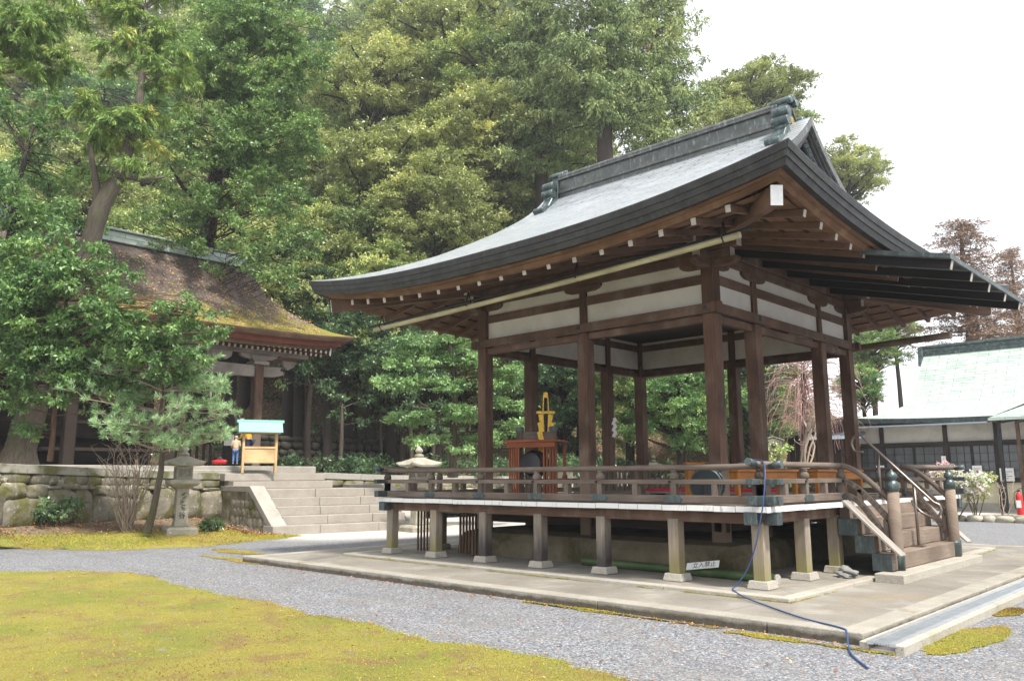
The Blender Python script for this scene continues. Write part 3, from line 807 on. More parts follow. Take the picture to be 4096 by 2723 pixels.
for i, x in enumerate(px_):
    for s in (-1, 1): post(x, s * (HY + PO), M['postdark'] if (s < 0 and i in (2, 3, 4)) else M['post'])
for y in (-2.73, -1.60, 1.60, 2.73):
    for s in (-1, 1): post(s * (HX + PO), y, M['post'])
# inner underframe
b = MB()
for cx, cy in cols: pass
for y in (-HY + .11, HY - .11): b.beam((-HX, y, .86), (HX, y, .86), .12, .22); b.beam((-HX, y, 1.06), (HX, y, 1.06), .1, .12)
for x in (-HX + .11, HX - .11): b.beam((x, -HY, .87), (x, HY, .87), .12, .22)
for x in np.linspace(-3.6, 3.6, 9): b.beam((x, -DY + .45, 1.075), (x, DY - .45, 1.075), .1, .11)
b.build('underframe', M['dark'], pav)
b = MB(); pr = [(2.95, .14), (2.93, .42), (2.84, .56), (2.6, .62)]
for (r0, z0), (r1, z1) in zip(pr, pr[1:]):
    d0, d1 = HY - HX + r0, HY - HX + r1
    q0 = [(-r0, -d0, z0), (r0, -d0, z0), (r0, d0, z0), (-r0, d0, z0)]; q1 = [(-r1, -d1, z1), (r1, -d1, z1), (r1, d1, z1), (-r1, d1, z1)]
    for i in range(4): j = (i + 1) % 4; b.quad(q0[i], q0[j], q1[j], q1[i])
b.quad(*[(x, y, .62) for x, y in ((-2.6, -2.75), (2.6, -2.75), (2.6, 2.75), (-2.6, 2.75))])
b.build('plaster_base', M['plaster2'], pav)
b = MB()
for i in range(3):
    for j in range(5): b.beam((-HX - .95 + .0, HY + .2 + j * .075, .17), (-HX - .95, HY + .2 + j * .075, 1.0), .035, .035, up=(1, 0, 0))
for j in range(6): b.beam((-HX - 1.05 + j * .07, -HY - .62 + j * .02, .17), (-HX - 1.05 + j * .07, -HY - .62 + j * .02, .98), .03, .03, up=(1, 0, 0))
for j in range(6): b.beam((-HX + .05 + j * .085, -HY - .5, .17), (-HX + .05 + j * .085, -HY - .5, 1.0), .035, .035, up=(1, 0, 0))
b.split('lattice_bar', M['beam'], pav)

# --- railing
RO = 1.25
def rail_side(S, a0, a1, knob0, knob1, posts):
    (ax, ay), (ox, oy), hl, hd = S; X, O = Vector((ax, ay, 0)), Vector((ox, oy, 0)); dz = .0 if ax else .004
    ex0, ex1 = (.30 if knob0 else 0), (.30 if knob1 else 0)
    b = MB(); n = 12
    pts = [sp(S, a0 - ex0 + (a1 + ex1 - a0 + ex0) * i / n, RO, 1.715 + dz * 8 + (.03 if (knob0 and i == 0) or (knob1 and i == n) else 0)) for i in range(n + 1)]
    b.tube(pts, .042, 14); top = b.build('top_rail', M['grey'], pav)
    mid = MB(); mid.frame(sp(S, (a0 - ex0 + a1 + ex1) / 2, RO, 1.517 + dz), X, O, (0, 0, 1), (a1 + ex1 - a0 + ex0) / 2, .042, .033)
    mr = mid.build('middle_rail', M['grey'], pav, .005)
    bot = MB(); bot.frame(sp(S, (a0 - ex0 * .85 + a1 + ex1 * .85) / 2, RO, 1.278 + dz), X, O, (0, 0, 1), (a1 + ex1 * .85 - a0 + ex0 * .85) / 2, .055, .054)
    br = bot.build('bottom_rail', M['grey'], pav, .006)
    t = MB(); m = MB(); bb = MB(); bl = MB()
    for a, k, s in ((a0, knob0, -1), (a1, knob1, 1)):
        if not k: continue
        t.tube([sp(S, a + s * .135, RO, 1.722 + dz * 8), sp(S, a + s * .31, RO, 1.748 + dz * 8)], [.046, .05], 14)
        m.frame(sp(S, a + s * .2, RO, 1.517 + dz), X, O, (0, 0, 1), .105, .047, .038)
        bb.frame(sp(S, a + s * .16, RO, 1.278 + dz), X, O, (0, 0, 1), .115, .06, .059)
    tall, short = posts
    for a in tall:
        if min(abs(a - a0) if knob0 else 9, abs(a - a1) if knob1 else 9) < .05: continue
        hexa = [(-.17, 0), (-.13, .035), (-.125, .05), (.125, .05), (.13, .035), (.17, 0), (.13, -.035), (.125, -.05), (-.125, -.05), (-.13, -.035)]
        bb.prism(hexa, sp(S, a, RO + .056, 1.278 + dz), X, (0, 0, 1), O, .012)
        bl.tube([sp(S, a - .055, RO + .04, 1.517), sp(S, a - .055, RO + .062, 1.517)], .018, 8)
    t.split('copper_cap', M['copperdk'], top); m.split('copper_cap', M['copperdk'], mr, .005); bb.split('copper_plate', M['copperdk'], br, .004); bl.split('nail_cover', M['iron'], mr)
    for a in tall:
        p = sp(S, a, RO, 0); v = MB()
        v.beam((p.x, p.y, 1.33), (p.x, p.y, 1.485), .085, .085, up=(1, 0, 0))
        v.lathe([(.052, 1.55), (.068, 1.56), (.07, 1.60), (.058, 1.635), (.042, 1.645), (.042, 1.66), (.05, 1.665), (.052, 1.685)], (p.x, p.y, 0), 14)
        v.build('rail_post', M['grey'], pav)
    for a in short:
        p = sp(S, a, RO, 0); v = MB(); v.beam((p.x, p.y, 1.33), (p.x, p.y, 1.485), .095, .085, up=(1, 0, 0)); v.build('rail_block', M['grey'], pav)
sx = [i * (2 * (HX + RO)) / 6 - (HX + RO) for i in range(7)]
hs = [(a + b_) / 2 for a, b_ in zip(sx, sx[1:])]
rail_side(SIDES[0], -(HX + RO), HX + RO, True, True, (sx, hs))
rail_side(SIDES[2], -(HX + RO), HX + RO, True, True, (sx, hs))
sy = [i * (2 * (HY + RO)) / 6 - (HY + RO) for i in range(7)]
rail_side(SIDES[3], -(HY + RO), HY + RO, True, True, (sy, [(a + b_) / 2 for a, b_ in zip(sy, sy[1:])]))
G = 1.40
t1 = [-(HY + RO), -2.73, -G]; t2 = [G, 2.73, HY + RO]
rail_side(SIDES[1], -(HY + RO), -G, True, False, (t1, [-3.4, -2.07]))
rail_side(SIDES[1], G, HY + RO, False, True, (t2, [2.07, 3.4]))

# --- stairs (part of the pavilion) with curved rails and newels
stairs = MB(); stairs.box((HX + 1.9, -1.98, .10), (HX + 2.24, 1.98, .23))
st_ = None
b = MB(); b.box((4.55, -2.02, .1), (4.95, 1.96, .228)); b.build('stair_plinth', M['kerb'], pav, .012, 2)
for k_, (f, zt) in enumerate([(4.70, .472), (4.47, .714), (4.24, .956)]):
    b = MB(); b.box((f - .27, -1.72, zt - .235), (f, 1.72, zt)); tr = b.build('stair_tread', M['step'], pav, .008)
    e = MB()
    for s in (-1, 1): e.box((f - .274, s * 1.715 - .008, zt - .239), (f + .001, s * 1.715 + .008, zt + .004)); e.box((f - .276, s * 1.66 - .065, zt - .241), (f - .10, s * 1.66 + .065, zt + .005))
    e.split('copper_cap', M['copperdk'], tr, .004)
b = MB(); b.box((3.95, -1.6, .958), (4.075, 1.6, 1.128)); b.build('stair_riser', M['step'], pav)
for s in (-1, 1):
    y = s * G
    b = MB(); b.lathe([(.088, .235), (.088, .5), (.086, 1.36)], (4.68, y, 0), 20); nw = b.build('newel_post', M['step'], pav)
    e = MB(); e.lathe([(.094, .23), (.094, .46), (.09, .48)], (4.68, y, 0), 20)
    e.lathe([(.092, 1.36), (.093, 1.45), (.085, 1.50), (.05, 1.515), (.045, 1.53), (.07, 1.55), (.078, 1.585), (.062, 1.625), (.03, 1.65), (.012, 1.68), (.004, 1.685)], (4.68, y, 0), 20)
    e.split('newel_cap', M['bronze'], nw)
    def curve(z0, z1, x0=3.9, x1=4.62):
        pts = []
        for i in range(15):
            t = i / 14; pts.append(Vector((x0 + (x1 - x0) * t, y, z0 + (z1 - z0) * (t * t * (1.55 - .55 * t)))))
        return pts
    b = MB(); b.tube(curve(1.75, 1.24), .042, 14); b.build('stair_top_rail', M['grey'], pav)
    b = MB()
    pt = curve(1.52, .92)
    for p, q in zip(pt, pt[1:]): b.beam(p - (q - p) * .06, q + (q - p) * .06, .07, .075)
    b.build('stair_middle_rail', M['grey'], pav)
    b = MB(); pt = curve(1.30, .56, 3.98, 4.60)
    for p, q in zip(pt, pt[1:]): b.beam(p - (q - p) * .06, q + (q - p) * .06, .085, .075)
    b.build('stair_bottom_rail', M['grey'], pav)
    b = MB()
    for t in (.36, .93):
        pa, pb = curve(1.30, .56, 3.98, 4.60)[int(14 * t)], curve(1.52, .92)[int(14 * t)]
        b.beam((pa.x, y, pa.z), (pa.x, y, pb.z - .03), .07, .07, up=(1, 0, 0))
    b.split('stair_rail_block', M['grey'], pav)
    b = MB(); p, q = Vector((4.06, s * 1.66, 1.22)), Vector((4.84, s * 1.66, .455))
    d = (q - p).normalized(); nn = Vector((0, 0, 1)) - d * d.z; nn.normalize()
    for j in range(4): b.beam(p + Vector((0, (j - 1.5) * .055, 0)), q + Vector((0, (j - 1.5) * .055, 0)), .053, .03 + .004 * (j % 2))
    b.build('stair_side_board', M['board'], pav, .003)
# ---------------------------------------------------------------- ground, pavement, moss
def onY(x, y, Y):
    d = at(x, y, 1) - CAM; return CAM + d * ((Y - CAM.y) / d.y)
def onX(x, y, X):
    d = at(x, y, 1) - CAM; return CAM + d * ((X - CAM.x) / d.x)
def onZ(x, y, Z=0.0):
    d = at(x, y, 1) - CAM; return CAM + d * ((Z - CAM.z) / d.z)

g = MB()
xs = [-260, -60, -30, -15, 0, 15, 60, 260]
g.grid([[(x, y, 0) for x in xs] for y in xs], False, flip=True)
tag(g.build('gravel_ground', M['gravel']), kind='structure')

XL, XR, YN, YF = -8.56, 3.2, -3.2, 8.85       # pavement
g = MB(); g.grid([[(x, y, .108) for x in np.linspace(XL + .25, XR - .25, 6)] for y in np.linspace(YN + .25, YF - .25, 6)], False, flip=True)
pv = tag(g.build('pavement', M['pave']), kind='structure')
def kerb_run(p, q, w_, h, z0, mat, seglen, parent, jit=.006):
    p, q = Vector(p), Vector(q); d = (q - p).normalized(); L = (q - p).length; a = 0; k_ = 0
    while a < L - .05:
        s = min(seglen * random.uniform(.8, 1.2), L - a)
        if L - a - s < .4: s = L - a
        b = MB(); off = Vector((-d.y, d.x, 0)) * random.uniform(-jit, jit)
        c0, c1 = p + d * (a + .004) + off, p + d * (a + s - .004) + off; zz = random.uniform(-.004, .004)
        b.beam(c0 + Vector((0, 0, z0 + h / 2 + zz)), c1 + Vector((0, 0, z0 + h / 2 + zz)), w_, h)
        b.build('kerb_stone', mat, parent, .012, 2); a += s
kw = .26
kerb_run((XL, YN + kw / 2, 0), (XR, YN + kw / 2, 0), kw, .20, -.085, M['kerbfoot'], 1.9, pv)
kerb_run((XR - kw / 2, YN + kw, 0), (XR - kw / 2, YF, 0), kw, .20, -.084, M['kerbfoot'], 1.9, pv)
kerb_run((XL + kw / 2, YN + kw, 0), (XL + kw / 2, YF, 0), kw, .20, -.084, M['kerbfoot'], 1.9, pv)
kerb_run((XL + kw, YF - kw / 2, 0), (XR - kw, YF - kw / 2, 0), kw, .20, -.085, M['kerbfoot'], 1.9, pv)
IL, IR, IN, IF = -7.2, 1.84, -1.84, 7.5
g = MB(); g.grid([[(x, y, .150) for x in np.linspace(IL + .1, IR - .1, 6)] for y in np.linspace(IN + .1, IF - .1, 6)], False, flip=True)
ip = tag(g.build('pavement_platform', M['pave']), kind='structure')
kerb_run((IL, IN + .09, 0), (IR, IN + .09, 0), .18, .16, -.003, M['kerb'], 2.2, ip, .002)
kerb_run((IR - .09, IN + .18, 0), (IR - .09, IF, 0), .18, .16, -.003, M['kerb'], 2.2, ip, .002)
kerb_run((IL + .09, IN + .18, 0), (IL + .09, IF, 0), .18, .16, -.003, M['kerb'], 2.2, ip, .002)
kerb_run((IL + .18, IF - .09, 0), (IR - .18, IF - .09, 0), .18, .16, -.003, M['kerb'], 2.2, ip, .002)

dr = thing('drain_channel', 'long steel-grated concrete drain channel beside the pavement kerb', 'drain', (3.44, -3.42, 0))
b = MB(); b.box((-.20, 0, -.05), (-.115, 14, .085)); b.box((.115, 0, -.05), (.20, 14, .085)); b.box((-.115, .01, -.05), (.115, 14, .03)); b.build('channel_wall', M['kerb'], dr, .006)
b = MB()
for x in (-.10, .10): b.box((x - .028, -.01, .07), (x + .028, 14, .098))
for x in (-.05, -.025, 0, .025, .05): b.box((x - .003, 0, .07), (x + .003, 14, .094))
y = .02
while y < 14: b.box((-.075, y, .075), (.075, y + .008, .092)); y += .035
b.build('steel_grate', M['galv'], dr)

def blob(poly, z, name, mat, jit=.06, step=.05, kind='stuff'):
    """flat patch with an uneven edge"""
    pts = []
    P = [Vector((p[0], p[1], 0)) for p in poly]
    for a, c in zip(P, P[1:] + P[:1]):
        n = max(1, int((c - a).length / step)); d = (c - a)
        nn = Vector((-d.y, d.x, 0)).normalized()
        for i in range(n):
            q = a + d * (i / n); k_ = math.sin(q.x * 3.1 + q.y * 2.3) + .7 * math.sin(q.x * 7.7 - q.y * 5.1) + .5 * math.sin(q.x * 17 + q.y * 13.3)
            pts.append(q + nn * (k_ * jit + random.uniform(-.3, .3) * jit))
    b = MB(); b.v = [(p.x, p.y, z) for p in pts]; b.face(range(len(pts)))
    o = b.build(name, mat); tag(o, kind=kind); return pts
def inside(x, y, poly):
    r = np.zeros(len(x), bool); n = len(poly); j = n - 1
    for i in range(n):
        xi, yi, xj, yj = poly[i][0], poly[i][1], poly[j][0], poly[j][1]
        c = ((yi > y) != (yj > y)) & (x < (xj - xi) * (y - yi) / (yj - yi + 1e-12) + xi); r ^= c; j = i
    return r
def tufts(name, poly, n, size, mat, z=0.0, dens=None):
    poly = [(p[0], p[1]) for p in poly]; a = np.array(poly); lo, hi = a.min(0), a.max(0)
    # denser towards the viewpoint
    P = rng.uniform(lo, hi, (n * 4, 2)); dist = np.hypot(P[:, 0] - CAM.x, P[:, 1] - CAM.y)
    keep = inside(P[:, 0], P[:, 1], poly) & (rng.random(len(P)) < np.clip((7.0 / np.maximum(dist, 3.0))**1.6, .05, 1))
    P = P[keep][:n]; m = len(P)
    D_ = rng.normal(0, .6, (m, 3)); D_[:, 2] = rng.uniform(.35, 1.2, m)
    Nn = rng.normal(0, 1, (m, 3)); s = size * rng.uniform(.5, 1.3, m)
    if len(poly) > 40:                                      # stragglers that fray the edge
        e = a[rng.integers(0, len(a), n // 3)] + rng.normal(0, 1, (n // 3, 2)) * np.abs(rng.normal(0, 3.6 * size, (n // 3, 1))); de = np.hypot(e[:, 0] - CAM.x, e[:, 1] - CAM.y)
        P = np.r_[P, e[rng.random(len(e)) < np.clip((9.0 / de)**1.2, .1, 1)]]; m = len(P)
        D_ = rng.normal(0, .6, (m, 3)); D_[:, 2] = rng.uniform(.35, 1.2, m); Nn = rng.normal(0, 1, (m, 3)); s = size * rng.uniform(.5, 1.3, m)
    t = .5 + .3 * np.sin(P[:, 0] * 1.1 + P[:, 1] * .9) + .2 * np.sin(P[:, 0] * 3 - P[:, 1] * 4) + rng.normal(0, .12, m)
    o = leaves(name, np.c_[P, np.full(m, z)], D_, Nn, s, s * .5, np.clip(t, 0, 1), mat); tag(o, kind='stuff'); return o
M['mosstuft'] = leafmat('moss_blades', [(0, (.19, .12, .03)), (.35, (.40, .29, .07)), (.65, (.42, .37, .06)), (1, (.30, .33, .05))], .8, .2, .1)
lawn = [(-10.4, -7.1), (-9.2, -5.9), (-8.4, -5.42), (-7.0, -5.45), (-5.7, -5.68), (-4.1, -5.62), (-2.5, -5.70), (-1.2, -5.72), (.05, -5.80), (1.5, -5.62), (2.5, -5.85), (3.2, -6.6), (3.9, -8.2), (3.4, -13), (-16, -16), (-16, -9.5)]
lp = blob(lawn, .010, 'moss_lawn', M['moss'], .045)
tufts('moss_tufts', lp, 60000, .017, M['mosstuft'], .008)
for i, (cx, cy, r1, r2) in enumerate([(3.85, -2.2, .24, .95), (3.72, -.1, .10, .45), (2.6, -3.42, .8, .07), (.3, -3.3, 1.3, .05), (-9.0, -3.1, 1.2, .16), (-10.6, -2.2, 1.0, .25)]):
    pl_ = [(cx + r1 * math.cos(a) * (1 + .25 * math.sin(3 * a + i)), cy + r2 * math.sin(a) * (1 + .2 * math.sin(2 * a + i))) for a in np.linspace(0, 2 * math.pi, 14)[:-1]]
    pp = blob(pl_, .008, 'moss_patch', M['moss'], .03)
    tufts('moss_tufts', pp, 2500, .016, M['mosstuft'], .004)
b = MB()
ks = [((IL, IN - .012), (IR, IN - .012)), ((IR + .012, IN), (IR + .012, -1.0 + PY - 2.2)), ((IR + .012, 4.9), (IR + .012, IF))]
for (x0, y0), (x1, y1) in ks:
    n = int(math.hypot(x1 - x0, y1 - y0) / .12)
    for i in range(n):
        t0, t1 = i / n, (i + 1) / n
        if math.sin(i * .21 + x0) + .6 * math.sin(i * .57) + random.uniform(-.8, .8) > -.75:
            wv = random.uniform(.004, .016); hv = random.uniform(.004, .016)
            b.beam((x0 + (x1 - x0) * t0, y0 + (y1 - y0) * t0, .108 + hv / 2), (x0 + (x1 - x0) * t1, y0 + (y1 - y0) * t1, .108 + hv / 2), wv * 2, hv)
tag(b.build('moss_seam', M['moss']), kind='stuff')
# dry leaves blown against the kerb and over the gravel
n = 420; t = rng.random(n); P = np.c_[XL + (XR - XL) * t, YN - .03 - np.abs(rng.normal(0, .12, n)), np.full(n, .012)]
n2 = 380; P2 = np.c_[rng.uniform(-9, 6, n2), rng.uniform(-7, -2.9, n2), np.full(n2, .012)]
P2 = P2[(P2[:, 1] < YN - .02) | (P2[:, 0] > 3.8)]
P4 = np.c_[rng.uniform(-12, 3, 170), rng.uniform(-10, -5.9, 170), np.full(170, .03)]
P3 = np.c_[rng.uniform(3.8, 6, 60), rng.uniform(-4, 4, 60), np.full(60, .012)]
P = np.r_[P, P2, P3, P4]; n = len(P); D_ = rng.normal(0, 1, (n, 3)); D_[:, 2] *= .15; N_ = rng.normal(0, .3, (n, 3)); N_[:, 2] = 1
tag(leaves('fallen_leaves', P, D_, N_, rng.uniform(.025, .055, n), rng.uniform(.014, .028, n), rng.random(n), M['fallen']), kind='stuff')
# loose pebbles on the gravel nearest the viewpoint
n = 26000; P = np.c_[rng.uniform(-9, 7, n), rng.uniform(-8.6, -3.25, n), np.full(n, .002)]
dist = np.hypot(P[:, 0] - CAM.x, P[:, 1] - CAM.y); P = P[(rng.random(n) < np.clip((6.5 / dist)**2, 0, 1)) & ~inside(P[:, 0], P[:, 1], [(p[0], p[1]) for p in lp])]
Pb = np.c_[rng.uniform(3.75, 6.4, 3500), rng.uniform(-3.4, 2.5, 3500), np.full(3500, .002)]; P = np.r_[P, Pb]
m = len(P); base = np.array([(1, 0, .15), (.1, .9, .2), (-1, .1, .1), (-.1, -1, .15), (.1, 0, .85)], dtype=np.float32)
ang = rng.uniform(0, 6.28, m); sc_ = rng.uniform(.004, .0095, m); V = np.empty((m, 5, 3), dtype=np.float32)
V[:, :, 0] = (base[None, :, 0] * np.cos(ang)[:, None] - base[None, :, 1] * np.sin(ang)[:, None]) * sc_[:, None] * rng.uniform(.7, 1.4, (m, 1))
V[:, :, 1] = (base[None, :, 0] * np.sin(ang)[:, None] + base[None, :, 1] * np.cos(ang)[:, None]) * sc_[:, None]
V[:, :, 2] = base[None, :, 2] * sc_[:, None]; V += P[:, None, :]
F = (np.array([[0, 1, 4], [1, 2, 4], [2, 3, 4], [3, 0, 4]])[None] + (np.arange(m) * 5)[:, None, None]).reshape(-1, 3)
me = bpy.data.meshes.new('pebbles'); me.from_pydata(V.reshape(-1, 3).tolist(), [], F.tolist())
a_ = me.attributes.new('tone', 'FLOAT', 'POINT'); a_.data.foreach_set('value', np.repeat(rng.random(m).astype(np.float32), 5))
me.materials.append(leafmat('pebble_stone', [(0, (.10, .105, .115)), (.5, (.26, .27, .285)), (.92, (.42, .42, .42)), (1, (.38, .27, .2))], .9, 0.0, .2))
po_ = bpy.data.objects.new('pebbles', me); COL.objects.link(po_); tag(po_, kind='stuff')

# ---------------------------------------------------------------- hillside and terrace
def hill(x, y):
    """height of the ground (forest slope) at x, y"""
    s = (x - CAM.x) * -.687 + (y - CAM.y) * .727; t = (x - CAM.x) * .727 + (y - CAM.y) * .687
    left = max(0, min(1, (16 - t) / 12)); base = 1.75 * left
    k_ = max(.16, min(1, 1 - (t - 4) / 34)); toe = 39 + max(0, t - 2) * .25
    r = max(0, s - toe); rise = min(r, 70) * .85 * k_
    rise *= min(1, r / 8 + .15)
    return base * (1 if r > 0 else min(1, base + 1)) + rise + .25 * math.sin(x * .7) * math.sin(y * .6) * min(1, r / 4)
rows = []
for s in list(np.linspace(36, 60, 22)) + list(np.linspace(63, 130, 18)):
    row = []
    for t in np.linspace(-75, 95, 80):
        x, y = CAM.x - .687 * s + .727 * t, CAM.y + .727 * s + .687 * t
        row.append((x, y, hill(x, y) - (.35 if s < 37 else 0)))
    rows.append(row)
g = MB(); g.grid(rows, True, flip=True)
tag(g.build('hillside', M['litter']), kind='structure')

W = [at(-260, 1052, 16.6), at(0, 1067, 19.5), at(230, 1078, 22.6), at(452, 1088, 26.0), at(548, 1089, 27.3)]
W2 = [at(742, 1088, 29.0), at(895, 1094, 31), at(1210, 1097, 35), at(1500, 1098, 38)]
back = [(CAM.x - .687 * s + .727 * t, CAM.y + .727 * s + .687 * t) for s, t in ((46, 14), (46, -10), (46, -60), (20, -60))]
tp = [(p.x, p.y, p.z - .03) for p in W + W2]
g = MB(); g.v = tp + [(x, y, 1.74) for x, y in back]; g.face(range(len(g.v)))
tag(g.build('terrace_ground', M['dirt']), kind='structure')

def rock(b, c, X, Y, Z, sx, sy, sz, seed, p=3.2, n=9, rough=.10):
    """rounded boulder: super-ellipsoid with a bumpy skin, appended to b"""
    r_ = random.Random(seed); X, Y, Z, c = Vector(X), Vector(Y), Vector(Z), Vector(c)
    ph = [r_.uniform(0, 6.28) for _ in range(9)]; m = n * 2; base = len(b.v)
    for i in range(n + 1):
        th = math.pi * i / n
        for j in range(m):
            f = 2 * math.pi * j / m
            u = Vector((math.sin(th) * math.cos(f), math.sin(th) * math.sin(f), math.cos(th)))
            q = (abs(u.x)**p + abs(u.y)**p + abs(u.z)**p)**(-1 / p)
            k_ = 1 + rough * (math.sin(3 * u.x + ph[0]) * math.sin(3.4 * u.y + ph[1]) + .6 * math.sin(6 * u.z + ph[2] + 4 * u.x) + .4 * math.sin(9 * u.y + ph[3] + 5 * u.z))
            u = u * q * k_
            b.v.append(tuple(c + X * (u.x * sx) + Y * (u.y * sy) + Z * (u.z * sz)))
    for i in range(n):
        for j in range(m):
            k2 = (j + 1) % m
            b.face((base + i * m + j, base + (i + 1) * m + j, base + (i + 1) * m + k2, base + i * m + k2), None, True)

def retaining(name, label, pts, foot, capmat, seed):
    """stone retaining wall: cap stones over a face of fitted boulders. pts = top line, foot = height of its foot at each point"""
    r_ = random.Random(seed)
    o = thing(name, label, 'wall', pts[0])
    O = -Vector(pts[0])
    body, caps, dark = MB(), [], MB()
    for (p, q), (f0, f1) in zip(zip(pts, pts[1:]), zip(foot, foot[1:])):
        d = Vector((q.x - p.x, q.y - p.y, 0)); L = d.length; d.normalize(); nn = Vector((d.y, -d.x, 0))
        if nn.dot(CAM - p) < 0: nn = -nn
        zt = lambda a: p.z + (q.z - p.z) * a / L
        a = 0
        while a < L - .02:
            s = min(r_.uniform(1.1, 1.9), L - a); s = L - a if L - a - s < .5 else s
            c0, c1 = p + d * (a + .004), p + d * (a + s - .004); c0.z, c1.z = zt(a) - .11, zt(a + s) - .11
            m = MB(); m.beam(c0 + O - nn * .15, c1 + O - nn * .15, .50, .22); caps.append(m); a += s
        A, B = p - nn * .12, q - nn * .12
        dark.quad(Vector((A.x, A.y, f0 - .3)) + O, Vector((B.x, B.y, f1 - .3)) + O, Vector((B.x, B.y, q.z - .1)) + O, Vector((A.x, A.y, p.z - .1)) + O)
        # ashlar course under the cap then boulders
        a = 0
        while a < L:
            s = min(r_.uniform(.5, 1.0), L - a + .05); cz = zt(a + s / 2) - .22 - .13
            rock(body, p + d * (a + s / 2) + O + Vector((0, 0, cz - p.z)) - nn * .04, d, nn, (0, 0, 1), s / 2 * .99, .12, .135, r_.random(), 7, 8, .02); a += s
        # boulders: a few big ones on the foot, medium ones over them, small stones set back in the gaps
        def lay(a, s, z0, z1, back, rgh):
            ftz = f0 + (f1 - f0) * min(1, max(0, a / L)); zc, hh = ftz + (z0 + z1) / 2, (z1 - z0)
            if zc + hh * .3 > zt(a) - .36: return
            rock(body, Vector((p.x, p.y, 0)) + d * a + Vector((O.x, O.y, zc + O.z)) - nn * back, d, nn, Vector((0, 0, 1)) + d * r_.uniform(-.18, .18), s / 2, .24, hh / 2, r_.random(), r_.uniform(4, 9), 12, rgh)
        a = r_.uniform(0, .3)
        while a < L:
            H = zt(a) - .45 - (f0 + (f1 - f0) * a / L); s = r_.uniform(.6, 1.35); hb = min(H * r_.uniform(.55, 1.0), .85)
            if hb > .15:
                lay(a + s / 2, s, -.12, hb, r_.uniform(-.02, .05), .07)
                b_ = a
                while hb < H - .1 and b_ < a + s - .1:
                    w_ = r_.uniform(.38, .75); lay(b_ + w_ / 2, w_ * .98, hb - .02, H + r_.uniform(-.06, .04), r_.uniform(0, .07), .06); b_ += w_
            a += s * .97
        for _ in range(int(L * 9)):
            a = r_.uniform(0, L); z = r_.uniform(-.05, 1.1); w_ = r_.uniform(.18, .34); lay(a, w_, z, z + w_ * .8, .13, .1)
    for m in caps: m.build('cap_stone', capmat, o, .014, 2)
    body.build('wall_stones', M['rock'], o); dark.build('wall_core', M['darkrock'], o)
    return o
Wf = [.75, .55, .45, .45, .5]
retaining('retaining_wall', 'mossy boulder retaining wall with cap stones left of the stone stairs', W, Wf, M['cap'], 3)
retaining('retaining_wall', 'low stone retaining wall right of the stone stairs behind the pavilion', W2, [1.0, .5, .4, .4], M['pale_stone'], 5)

# moss bank in front of the wall
fr = [(-260, 1275), (-60, 1266), (80, 1263), (230, 1268), (380, 1262), (480, 1258), (575, 1247), (645, 1240), (700, 1233)]
F_ = [onZ(x, y, .004) for x, y in fr]
bk = [W[0] + Vector((0, 0, .75 - W[0].z)), W[1].lerp(W[0], .3), W[1], W[2].lerp(W[1], .4), W[2], W[3].lerp(W[2], .5), W[3], onZ(560, 1226, .12), onZ(603, 1233, .03)]
bz = [.75, .65, .55, .48, .45, .42, .40, .16, .03]
for p, z in zip(bk, bz): p.z = z
rows, uvs = [], []
NB = 16
for j in range(NB + 1):
    t = j / NB; row = []
    for i in range(len(F_) - 1):
        for s in np.linspace(0, 1, 9)[:-1 if i < len(F_) - 2 else None]:
            a = F_[i].lerp(F_[i + 1], s); c = bk[i].lerp(bk[i + 1], s); q = a.lerp(c, t)
            if j == 0: q = q + Vector((math.sin(q.y * 5) * .08 + math.sin(q.y * 13) * .05, math.sin(q.x * 6) * .1 + random.uniform(-.05, .05), -.012))
            q.z = a.z + (c.z - a.z) * (t**1.3) + (.04 * math.sin(q.x * 2.3) * math.sin(q.y * 1.9) + .025 if 0 < j < NB else 0) * (1 - t)
            row.append(q)
    rows.append(row)
g = MB(); g.grid(rows[:11], True, flip=True); tag(g.build('moss_bank', M['moss']), kind='stuff')
g = MB(); g.grid([[(p.x, p.y, p.z - (.0 if j else .006)) for p in r] for j, r in enumerate(rows[10:])], True, flip=True); tag(g.build('bare_earth', M['dirt']), kind='structure')
def bankz(x, y):
    best = min((p for r in rows for p in r), key=lambda p: (p.x - x)**2 + (p.y - y)**2); return best.z
bp = [(p.x, p.y) for p in rows[0]] + [(p.x, p.y) for p in rows[9][::-1]]
pts = np.array([tuple(p) for r in rows[:10] for p in r]); n = 14000
idx = rng.integers(0, len(pts), n); P = pts[idx] + np.c_[rng.normal(0, .12, (n, 2)), np.full(n, .004)]
P = P[inside(P[:, 0], P[:, 1], bp)]; n = len(P)
D_ = rng.normal(0, .6, (n, 3)); D_[:, 2] = rng.uniform(.4, 1.2, n)
tag(leaves('moss_tufts', P, D_, rng.normal(0, 1, (n, 3)), rng.uniform(.02, .05, n), .02, np.clip(.55 + .3 * np.sin(P[:, 1] * 1.3) + rng.normal(0, .2, n), 0, 1), M['mosstuft']), kind='stuff')
# litter and sprigs on the bare earth
pts = np.array([tuple(p) for r in rows[9:] for p in r]); n = 2600
idx = rng.integers(0, len(pts), n); P = pts[idx] + np.c_[rng.normal(0, .18, (n, 2)), np.full(n, .03)]
D_ = rng.normal(0, 1, (n, 3)); D_[:, 2] *= .3
tag(leaves('fallen_leaves', P, D_, rng.normal(0, .4, (n, 3)) + np.array([0, 0, 1]), rng.uniform(.04, .08, n), .035, rng.random(n), M['fallen']), kind='stuff')

